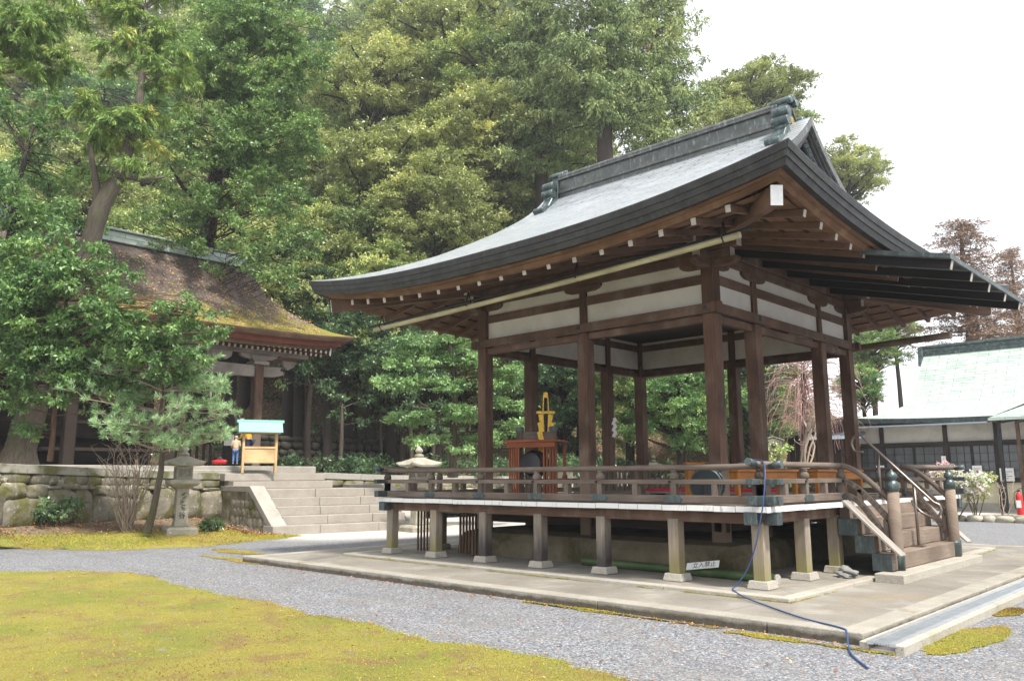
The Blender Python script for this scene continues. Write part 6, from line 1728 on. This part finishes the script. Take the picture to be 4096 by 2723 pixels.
# people behind the stand
def skin(name, verts, edges, rad, mat, parent, sub=2):
    me = bpy.data.meshes.new(name); me.from_pydata(verts, edges, []); o = bpy.data.objects.new(name, me); COL.objects.link(o); o.parent = parent
    md = o.modifiers.new('skin', 'SKIN'); md.use_smooth_shade = True
    for v, r in zip(me.skin_vertices[0].data, rad): v.radius = r if hasattr(r, '__len__') else (r, r)
    me.skin_vertices[0].data[0].use_root = True
    s = o.modifiers.new('sub', 'SUBSURF'); s.levels = sub; s.render_levels = sub; me.materials.append(mat); return o
def person(label, loc, rz, sc, lean, top, legs, hatmat=None, coat=.62, arm=.6, hair=True):
    """lean: forward tilt of the trunk (radians); faces local +x"""
    o = thing('person', label, 'person', loc, rz); o.scale = (sc,) * 3
    def tr(x, y, z):                                        # tilt everything above the hips
        if z <= .88: return (x, y, z)
        d = z - .88; return (x * math.cos(lean) + d * math.sin(lean), y, .88 + d * math.cos(lean) - x * math.sin(lean))
    V = [(0, 0, .90), tr(0, 0, 1.12), tr(0, 0, 1.36), tr(.01, 0, 1.46), tr(.03, 0, 1.56), tr(.04, 0, 1.66)]; E = [(0, 1), (1, 2), (2, 3), (3, 4), (4, 5)]; Rd = [(.15, .11), (.135, .10), (.15, .10), .05, (.075, .09), (.07, .085)]
    for s in (-1, 1):
        n = len(V); V += [(0, s * .09, .86), (.03, s * .10, .48), (-.02, s * .11, .08), (.14, s * .12, .04)]; E += [(0, n), (n, n + 1), (n + 1, n + 2), (n + 2, n + 3)]; Rd += [.085, .058, .042, .034]
        n = len(V); V += [tr(0, s * .185, 1.40), tr(.05, s * .23, 1.14), tr(.22 * arm + .05, s * .20, 1.0 + .1 * arm), tr(.30 * arm + .06, s * .19, 1.0 + .12 * arm)]; E += [(2, n), (n, n + 1), (n + 1, n + 2), (n + 2, n + 3)]; Rd += [.055, .043, .032, .03]
    skin('body', V, E, Rd, M['skin'], o)
    for s in (-1, 1):                                       # hands with fingers
        wv = Vector(tr(.30 * arm + .06, s * .19, 1.0 + .12 * arm)); f = MB()
        for k_ in range(4): f.tube([wv, wv + Vector((.05, (k_ - 1.5) * .02, -.02)), wv + Vector((.085 - .008 * abs(k_ - 1), (k_ - 1.5) * .023, -.05))], [.011, .009, .007], 6)
        f.tube([wv, wv + Vector((.02, -s * .04, -.01)), wv + Vector((.05, -s * .05, -.03))], [.011, .009, .007], 6); f.build('hand', M['skin'], o)
    V = [tr(0, 0, .86 if coat > .5 else .98), tr(0, 0, 1.12), tr(0, 0, 1.36), tr(.01, 0, 1.46)]; E = [(0, 1), (1, 2), (2, 3)]; Rd = [(.185, .15), (.17, .135), (.18, .125), (.07, .07)]
    for s in (-1, 1):
        n = len(V); V += [tr(0, s * .19, 1.40), tr(.05, s * .235, 1.14), tr(.20 * arm + .05, s * .20, 1.01 + .1 * arm)]; E += [(2, n), (n, n + 1), (n + 1, n + 2)]; Rd += [.075, .062, .05]
    skin('jacket', V, E, Rd, top, o)
    V = [(0, 0, .92)]; E = []; Rd = [(.16, .125)]
    for s in (-1, 1):
        n = len(V); V += [(0, s * .09, .84), (.03, s * .10, .48), (-.02, s * .11, .12)]; E += [(0, n), (n, n + 1), (n + 1, n + 2)]; Rd += [.10, .075, .06]
    skin('trousers', V, E, Rd, legs, o)
    f = MB()
    for s in (-1, 1): f.tube([(-.07, s * .11, .045), (.06, s * .115, .05), (.18, s * .125, .035)], [.045, .055, .035], 8)
    f.build('shoes', M['iron'], o)
    h = Vector(tr(.035, 0, 1.62)); f = MB()
    rock(f, h + Vector((-.012, 0, .035)), Vector((math.cos(lean), 0, -math.sin(lean))), (0, 1, 0), Vector((math.sin(lean), 0, math.cos(lean))), .112, .098, .105, 3, 2.2, 8, .03); f.build('hat' if hatmat else 'hair', hatmat or M['hair'], o)
    return o
k = NT('floral_cloth'); M['floral'] = k.bsdf(k.ramp(k.noise(k.coords(False), 26, 2), [(.35, (.45, .06, .06)), (.5, (.7, .62, .58)), (.65, (.16, .18, .25))]), .9, .1)
person('person in a mustard yellow jacket bending forward behind the offering stand', at(572, 1071, 28.6), R(215), .98, .42, M['yellowcloth'], M['navycloth'], M['floral'])
person('person in a blue knit hat and grey coat standing inside the shrine behind the pine', at(524, 1058, 31.2), R(20), 1.22, .05, M['greycloth'], M['navycloth'], M['bluecloth'])
person('child in a tan coat and blue jeans left of the offering stand', at(541, 1071, 28.3), R(150), .60, .3, M['tancloth'], M['jean'], M['tancloth'])
rb = thing('red_bag', 'red cloth bag lying on the podium edge left of the child', 'bag', at(506, 1068, 28.6)); b = MB(); rock(b, (0, 0, .07), Vector((RT.x, RT.y, 0)).normalized(), Vector((-RT.y, RT.x, 0)).normalized(), (0, 0, 1), .27, .12, .08, 4, 2.6, 9, .12); b.build('bag', M['redpaint'], rb)
b = MB(); b.tube([(RT.x * -.1, RT.y * -.1, .13), (0, 0, .24), (RT.x * .12, RT.y * .12, .12)], .014, 6); b.build('strap', M['jean'], rb)
wb = at(527, 1026, 30.6); pb = thing('paper_bag', 'white paper bag held beside the grey coat behind the pine', 'bag', wb); b = MB(); b.beam((0, 0, 0), (0, 0, .40), .34, .12, up=tuple(FW)); b.build('bag', M['paper'], pb); b = MB(); b.tube([(RT * -.1) + Vector((0, 0, .4)), Vector((0, 0, .52)), (RT * .1) + Vector((0, 0, .4))], .008, 6); b.build('handle', M['paper'], pb)

# taiko drum on its frame behind a vermilion slatted table
dk = 1.198
dt = thing('vermilion_table', 'tall vermilion slatted altar table on the left part of the stage', 'table', (-4.45, .72, dk), R(22))
b = MB(); b.box((-.56, -.34, 1.06), (.56, .34, 1.105)); b.build('tabletop', M['vermilion'], dt, .006)
for s in (-1, 1):
    b = MB()
    for j in range(5): b.beam((s * (.26 + j * .055), -.28 + j * .02, 0), (s * (.26 + j * .055), -.28 + j * .02, 1.06), .032, .03, up=(1, 0, 0))
    b.build('slat_panel', M['vermilion'], dt)
    b = MB(); b.beam((s * .5, .28, 0), (s * .5, .28, 1.06), .05, .05, up=(1, 0, 0)); b.build('leg', M['vermilion'], dt)
b = MB(); b.box((-.5, -.31, .96), (.5, -.29, 1.06)); b.build('apron', M['vermilion'], dt)
dm = thing('drum_stand', 'weathered timber drum frame with two capped posts behind the vermilion table', 'drum stand', (-4.75, 1.08, dk), R(22))
for s in (-1, 1):
    b = MB(); b.beam((s * .36, 0, 0), (s * .36, 0, 1.32), .12, .12, up=(1, 0, 0)); c_ = b.build('post', M['grey'], dm, .008); b = MB(); b.box((s * .36 - .065, -.065, 1.30), (s * .36 + .065, .065, 1.40)); b.build('post_cap', M['copperdk'], c_, .006)
b = MB(); b.beam((-.36, 0, 1.22), (.36, 0, 1.22), .06, .16); b.beam((-.36, 0, .3), (.36, 0, .3), .06, .12); b.split('crossbar', M['grey'], dm, .005)
b = MB()
for j in range(6): b.beam((-.2 + j * .08, -.1, 0), (-.2 + j * .08, -.1, .42), .03, .03, up=(1, 0, 0))
b.build('slat_panel', M['grey'], dm)
tk_ = thing('drum', 'dark barrel drum resting in its timber frame under the vermilion tabletop', 'drum', (-4.72, .98, dk + .66), R(22))
b = MB(); b.tube([(0, y, 0) for y in np.linspace(-.24, .3, 9)], [.20, .235, .255, .265, .27, .265, .255, .235, .20], 28); b.build('barrel', M['dark'], tk_)
b = MB(); b.tube([(0, -.255, 0), (0, -.238, 0)], .205, 28); b.build('drum_skin', M['screen'], tk_)
gd = thing('gilded_banner', 'gilded crossbar banner on a black staff behind the vermilion table', 'banner', (-4.56, 1.15, dk)); gd.scale = (.82, .82, .98)
b = MB(); b.beam((0, 0, 0), (0, 0, 2.02), .045, .045, up=(1, 0, 0)); b.build('staff', M['iron'], gd)
Xr = Vector((RT.x, RT.y, 0)).normalized(); Xf = Vector((-RT.y, RT.x, 0)).normalized(); b = MB()
b.prism([(-.085, 1.72), (-.07, 2.0), (-.05, 2.14), (.05, 2.14), (.07, 2.0), (.085, 1.72), (.05, 1.72), (.04, 2.02), (-.04, 2.02), (-.05, 1.72)], -Xf * .04, Xr, (0, 0, 1), Xf, .04)
b.frame((0, 0, 1.72), Xr, Xf, (0, 0, 1), .23, .03, .03); b.build('crossbar', M['gold'], gd, .004)
for s in (-1, 1):
    b = MB(); pp = [(.06, 0), (.19, -.02), (.15, -.17), (.21, -.19), (.16, -.36), (.22, -.38), (.17, -.56), (.21, -.60), (.18, -.86), (.06, -.82), (.10, -.60), (.04, -.57), (.09, -.38), (.04, -.36)]
    b.prism([(s * x, y) for x, y in pp][::s], Vector((0, 0, 1.69)) + Xf * (.03 * s), Xr, (0, 0, 1), Xf, .012); b.build('hanging', M['gold'], gd)

# low slatted fence, red felt bench, orange tables
def slat_fence(label, p, q, h, n, mat='grey'):
    p, q = Vector(p), Vector(q); o = thing('slat_fence', label, 'fence', p); d = q - p
    b = MB(); b.beam((0, 0, h), d + Vector((0, 0, h)), .05, .05); b.beam((0, 0, .08), d + Vector((0, 0, .08)), .05, .06); b.build('rail', M[mat], o)
    b = MB()
    for i in range(n): a = d * ((i + .5) / n); b.beam(a + Vector((0, 0, .1)), a + Vector((0, 0, h)), .05, .035, up=(1, 0, 0))
    b.build('slats', M[mat], o)
    for a in (Vector((0, 0, 0)), d):
        b = MB(); b.beam(a, a + Vector((0, 0, h + .04)), .085, .085, up=(1, 0, 0)); b.build('post', M[mat], o)
slat_fence('low grey slatted fence on the stage right of the vermilion table', (-4.1, 1.75, dk), (-3.4, 2.55, dk), .56, 7)
slat_fence('low grey slatted fence between the two left rear columns', (-4.95, 3.6, dk), (-4.2, 5.3, dk), .54, 12)
slat_fence('long grey slatted fence along the rear edge of the stage', (-3.9, 5.55, dk), (-.4, 5.55, dk), .5, 26)
rbn = thing('felt_bench', 'long low bench covered with red felt across the stage', 'bench', (-3.6, 3.45, dk)); L_ = 2.75
b = MB(); b.box((0, -.25, .09), (L_, .25, .145)); b.build('felt_cover', M['red'], rbn, .01); b = MB(); b.box((0.01, -.24, .045), (L_ - .01, .24, .09)); b.build('bench_top', M['board'], rbn)
for x in (.15, 1.35, 2.6): b = MB(); b.box((x - .05, -.2, 0), (x + .05, .2, .045)); b.build('leg', M['dark'], rbn)
def table(label, loc, rz, lx, ly, h, apron, name='orange_table'):
    o = thing(name, label, 'table', loc, rz); b = MB(); b.box((0, 0, h - .04), (lx, ly, h)); b.build('tabletop', M['orange'], o, .006)
    b = MB(); b.box((.04, .03, h - .04 - apron), (lx - .04, .05, h - .04)); b.box((.04, ly - .05, h - .04 - apron), (lx - .04, ly - .03, h - .04)); b.box((.03, .05, h - .04 - apron), (.05, ly - .05, h - .04)); b.box((lx - .05, .05, h - .04 - apron), (lx - .03, ly - .05, h - .04)); b.build('apron', M['orange'], o)
    for x in (.06, lx - .06):
        for y in (.06, ly - .06): b = MB(); b.beam((x, y, 0), (x, y, h - .04), .07, .07, up=(1, 0, 0)); b.build('leg', M['orange'], o, .004)
    return o
table('long orange wooden table behind the near corner of the veranda rail', (.05, .42, dk), R(86), 1.9, .42, .50, .13)
table('second long orange table beside the stairs opening', (.42, 2.55, dk), R(88), 1.9, .42, .50, .13)
so2 = table('small tall orange table standing left of the near corner column', (-1.45, 1.35, dk), R(40), .62, .42, .64, .05, 'orange_stand')
b = MB()
for j in range(5): b.beam((.12 + j * .095, .05, .3), (.12 + j * .095, .05, .6), .03, .03, up=(1, 0, 0))
b.beam((.05, .05, .3), (.57, .05, .3), .04, .04); b.build('side_slats', M['orange'], so2)
# hose reel and blue hose
hr_ = thing('hose_reel', 'dark blue hose reel with round teal rims on the veranda behind the rail', 'hose reel', (.16, -.72, dk), R(20))
for y in (-.13, .13):
    b = MB(); b.tube([(0, y - .012, .27), (0, y + .012, .27)], .225, 28); b.build('reel_disc', M['machine'], hr_); b = MB(); b.tube([(.225 * math.cos(a), y, .27 + .225 * math.sin(a)) for a in np.linspace(0, 2 * math.pi, 30)], .016, 6, False); b.build('reel_rim', M['bronze'], hr_)
b = MB(); b.tube([(.17 * math.cos(a * 2 * math.pi / 24), -.1 + .2 * a / 140, .27 + .17 * math.sin(a * 2 * math.pi / 24)) for a in range(141)], .014, 6); b.build('wound_hose', M['hose'], hr_)
b = MB(); b.box((-.2, -.17, 0), (.2, -.14, .05)); b.box((-.2, .14, 0), (.2, .17, .05)); b.beam((0, -.16, .02), (0, -.16, .3), .05, .03, up=(1, 0, 0)); b.beam((0, .16, .02), (0, .16, .3), .05, .03, up=(1, 0, 0)); b.tube([(-.1, 0, .5), (0, 0, .56), (.14, 0, .55)], .03, 10); b.split('reel_frame', M['iron'], hr_, .004)
hz = [(.22, -.62, 1.62), (.6, -.85, 1.72), (1.05, -1.12, 1.80), (1.28, -1.26, 1.795), (1.38, -1.36, 1.70), (1.42, -1.47, 1.50), (1.41, -1.52, 1.25), (1.37, -1.535, 1.05), (1.30, -1.55, .75), (1.17, -1.53, .46), (1.02, -1.54, .24), (.97, -1.60, .176), (1.08, -1.76, .175), (1.3, -1.93, .14), (1.72, -2.25, .125), (2.44, -2.82, .125), (2.95, -3.12, .130), (3.05, -3.22, .11), (3.12, -3.38, .03), (3.3, -3.75, .015), (3.62, -4.2, .015)]
hs_ = []
for i in range(len(hz) - 1):
    p0, p1, p2, p3 = [Vector(hz[max(0, min(len(hz) - 1, j))]) for j in (i - 1, i, i + 1, i + 2)]
    for k_ in range(6): t = k_ / 6; hs_.append(((p1 * 2) + (p2 - p0) * t + (p0 * 2 - p1 * 5 + p2 * 4 - p3) * t * t + (p1 * 3 - p0 - p2 * 3 + p3) * t**3) * .5)
b = MB(); b.tube(hs_, .0088, 8); tag(b.build('blue_hose', M['hose']), 'blue rubber hose hanging over the rail corner and running across the pavement', 'hose')
# green bamboo pole, tilted sign, crumpled cloth under the veranda
bp0, bp1 = Vector((1.12, -.62, .215)), Vector((-2.4, -.42, .215)); L_ = (bp1 - bp0).length; pts, rd = [], []
for i in range(61): pts.append(bp0.lerp(bp1, i / 60)); rd.append(.064 + (.007 if i % 8 == 4 else 0))
bo = thing('bamboo_pole', 'thick green bamboo pole lying on the pavement under the veranda', 'pole', bp0); b = MB(); b.tube([p - bp0 for p in pts], rd, 16, False); st_ = b.build('pole', M['bamboo_grn'], bo)
b = MB(); b.tube([(.004, 0, 0), (-.03, .002, 0)], .0655, 16); b.build('cut_end', M['board'], st_)
sg = thing('warning_plate', 'small white plate reading 立入禁止 leaning tilted on the bamboo pole', 'sign', (-.02, -.66, .285), R(5)); sg.rotation_euler = (R(-38), R(-8), R(4))
b = MB(); b.box((-.26, -.004, -.01), (.26, .004, .105)); b.build('plate', M['paper'], sg); text('lettering', '立入禁止', .095, (0.03, -.0065, .046), (R(90), 0, 0), M['ink'], sg, .0005)
cl_ = thing('crumpled_cloth', 'crumpled grey cloth on the floor beside the stair blocks', 'cloth', (1.50, .78, .155)); b = MB(); rock(b, (0, 0, .05), (1, 0, 0), (0, 1, 0), (0, 0, 1), .15, .11, .075, 7, 2.0, 14, .34); rock(b, (.02, -.12, .02), (1, 0, 0), (0, 1, 0), (0, 0, 1), .09, .07, .035, 9, 2.0, 12, .4); b.build('cloth', M['greycloth'], cl_)
# white paper streamer by the far column
ps = thing('paper_streamer', 'white zigzag paper streamer hanging beside the middle rear column', 'streamer', at(1416, 1006, 18)); b = MB(); z = .42; s = 1
while z > 0: b.beam((0, 0, z), Xr * (.03 * s) + Vector((0, 0, z - .085)), .07, .004, up=tuple(Xf)); z -= .07; s = -s
b.build('paper', M['paper'], ps); b = MB(); b.tube([(0, 0, .42), (0, 0, .6)], .006, 5); b.tube([Xr * -.05, Xr * .16 + Vector((0, 0, -.08)), Xr * .36 + Vector((0, 0, -.14))], .012, 5); b.build('stick', M['twig'], ps)
# steel handrail in the middle of the stairs
hd = thing('steel_handrail', 'brown steel handrail with curled ends in the middle of the stairs', 'handrail', (1.9, 2.75, .472)); O_ = Vector((1.9, 2.75, .472)); P = []
for a in np.linspace(R(300), R(75), 14): P.append(Vector((1.075 + .12 * math.cos(a), 2.75, 2.17 + .135 * math.sin(a))))
P = [Vector((1.13, 2.75, 1.98)), Vector((1.06, 2.75, 1.99))] + [Vector((1.06 + .115 * math.cos(a), 2.75, 2.12 + .15 * math.sin(a))) for a in np.linspace(R(235), R(60), 12)]
e0_, e1_ = Vector((1.20, 2.75, 2.16)), Vector((2.16, 2.75, 1.17)); P += [e0_, e0_.lerp(e1_, .5), e1_]
P += [Vector((2.14 + .12 * math.cos(a), 2.75, 1.06 + .13 * math.sin(a))) for a in np.linspace(R(35), R(-100), 9)]
P += [Vector((1.98, 2.75, 1.0)), Vector((1.86, 2.75, 1.12)), Vector((1.84, 2.75, 1.2))]
b = MB(); b.tube([p - O_ for p in P], .021, 10); b.build('rail', M['steel'], hd)
for x, zt, zb in ((1.36, 1.99, 1.2), (1.89, 1.45, .472)):
    b = MB(); b.tube([(x - O_.x, 0, zb - O_.z), (x - O_.x, 0, zt - O_.z - .04)], .024, 12); b.tube([(x - O_.x, 0, zt - O_.z - .05), (x - O_.x, 0, zt - O_.z)], .012, 8); b.box((x - O_.x - .09, -.07, zb - O_.z), (x - O_.x + .09, .07, zb - O_.z + .025)); b.build('post', M['steel'], hd)
# notice board with a little roof
nb_ = thing('notice_board', 'weathered wooden notice board with gabled top reading 禁止 behind the stage', 'sign', at(1785, 1100, 24), R(38)); nz = at(1785, 1008, 24).z - nb_.location.z; hh = 44 * 1.7364 / 3254.7 * 24
b = MB(); b.beam((0, 0, -1.0), (0, 0, nz - hh), .10, .06, up=(1, 0, 0)); b.build('post', M['grey'], nb_)
b = MB(); b.prism([(-.26, nz - hh), (.26, nz - hh), (.26, nz - .07), (0, nz + .02), (-.26, nz - .07)], (0, 0, 0), (1, 0, 0), (0, 0, 1), (0, 1, 0), .035); b.build('board', M['board'], nb_)
b = MB()
for s in (-1, 1): b.beam((0, 0, nz + .05), (s * .34, 0, nz - .06), .09, .025)
b.build('board_roof', M['board'], nb_)
for ch, z in (('禁', .33), ('止', .19)): text('lettering', ch, .14, (0, -.021, nz - hh + z), (R(90), 0, 0), M['ink'], nb_)
b = MB()
for x in (-.19, -.13, .13, .19):
    for j in range(7): b.box((x - .014, -.0195, nz - .13 - j * .055), (x + .014, -.0175, nz - .10 - j * .055))
b.build('small_lettering', M['ink'], nb_)
# notices on the office front, fire extinguisher, garden edging
fy = 29.55
def notice(label, xa, ya, xb, yb, kind):
    a, c_ = onY(xa, ya, fy), onY(xb, yb, fy); o = thing('paper_notice', label, 'notice', (a.x, fy, c_.z)); W_, H_ = c_.x - a.x, a.z - c_.z; b = MB(); b.box((0, -.006, 0), (W_, .0, H_)); b.build('sheet', M['paper'], o); b = MB()
    if kind == 'v':
        for j in range(4): 
            z = H_ * (.78 - j * .17); b.box((W_ * .32, -.0095, z - H_ * .05), (W_ * .68, -.0065, z - H_ * .03)); b.box((W_ * .32, -.0095, z), (W_ * .68, -.0065, z + H_ * .02)); b.box((W_ * .46, -.0096, z - H_ * .06), (W_ * .54, -.0066, z + H_ * .04))
    else:
        for j in range(4): b.box((W_ * .12, -.0095, H_ * (.2 + j * .17)), (W_ * (.85 if j % 2 else .6), -.0065, H_ * (.24 + j * .17)))
    b.build('lettering', M['ink'] if kind == 'v' else M['hose'], o)
    if kind == 'c': b = MB(); b.prism([(-.06, 0), (.06, 0), (0, .11)], (W_ * .5, -.011, H_ * .4), (1, 0, 0), (0, 0, 1), (0, 1, 0), .004); b.build('red_mark', M['redpaint'], o)
notice('narrow white vertical notice on the dark office window', 2168, 1050, 2181, 1079, 'v')
notice('square white poster with blue lettering above the flowering shrub', 2239, 1072, 2264, 1098, 'c')
notice('white notice sheet on the office window behind the stairs rail', 2018, 1072, 2038, 1086, 'h')
notice('pale blue sheet behind the office glass left of the fire extinguisher', 2302, 1078, 2338, 1108, 'h')
fe = thing('fire_extinguisher', 'red fire extinguisher on a stand at the right edge of the office front', 'fire extinguisher', onZ(2352, 1186, .22)); b = MB(); b.lathe([(.10, 0), (.105, .03), (.105, .62), (.09, .70), (.04, .76), (.035, .80)], n=20); b.build('cylinder', M['redpaint'], fe); b = MB(); b.lathe([(.045, .80), (.045, .86)], n=12); b.beam((-.02, 0, .88), (.16, 0, .93), .03, .02); b.tube([(-.04, 0, .83), (-.15, 0, .74), (-.16, 0, .45), (-.13, 0, .2)], .014, 6); b.build('valve', M['iron'], fe)
b = MB(); b.box((-.08, -.108, .25), (.06, -.098, .5)); b.build('instruction_label', M['paper'], fe); b = MB(); b.box((-.22, -.2, -.2), (.22, .2, 0)); b.build('stand', M['kerb'], fe, .02)
gs = thing('green_plate', 'small dark green square plate on a stake behind the right newel post', 'sign', onZ(2206, 1192, .03)); hz_ = onY(2206, 1172, gs.location.y).z; b = MB(); b.beam((0, 0, 0), (0, 0, hz_), .03, .03, up=(1, 0, 0)); b.build('stake', M['iron'], gs); b = MB(); b.frame((0, -.02, hz_ + .28), Xr, Xf, (0, 0, 1), .22, .012, .30); b.build('plate', M['copperdk'], gs)
e0_, e1_ = onZ(2150, 1197, 0), onZ(2420, 1207, 0); d = e1_ - e0_; L_ = d.length; d.normalize(); a = 0; i = 0
while a < L_:
    s = random.uniform(.38, .62); p = e0_ + d * (a + s / 2); b = MB(); rock(b, (0, 0, 0), d, Vector((-d.y, d.x, 0)), (0, 0, 1), s / 2 * .98, .16, .15, random.random(), 2.6, 8, .08)
    o = b.build('edging_stone', M['lantern'], None, off=(p.x, p.y, .07)); tag(o, 'rounded natural stone in the row edging the flower bed', 'stone', 'stones edging the flower bed'); a += s; i += 1
bed = [(e0_.x, e0_.y), (e1_.x, e1_.y), (e1_.x + 1, e1_.y + 6), (e0_.x + 1.5, e0_.y + 6)]
g = MB(); g.v = [(x, y, .035) for x, y in bed]; g.face(range(4)); tag(g.build('flower_bed_soil', M['dirt']), kind='structure')
# garden behind the stage: low stones and stone bench tops along the terrace
for i, (x, y, d_, lx, lb) in enumerate([(1300, 1075, 30, .9, 'flat stone slab on the terrace seen left of the second column'), (1425, 1078, 31, 1.3, 'long flat stone slab on the terrace behind the paper streamer'), (1690, 1090, 30, .5, 'small white box-like stone glimpsed under the orange table')]):
    p = at(x, y, d_); o = thing('garden_slab', lb, 'stone', (p.x, p.y, p.z)); b = MB(); b.box((-lx / 2, -.25, -.12), (lx / 2, .25, 0)); b.box((-lx * .3, -.18, -1.2), (lx * .3, .18, -.12)); b.build('slab', M['lantern'], o, .02, 2)
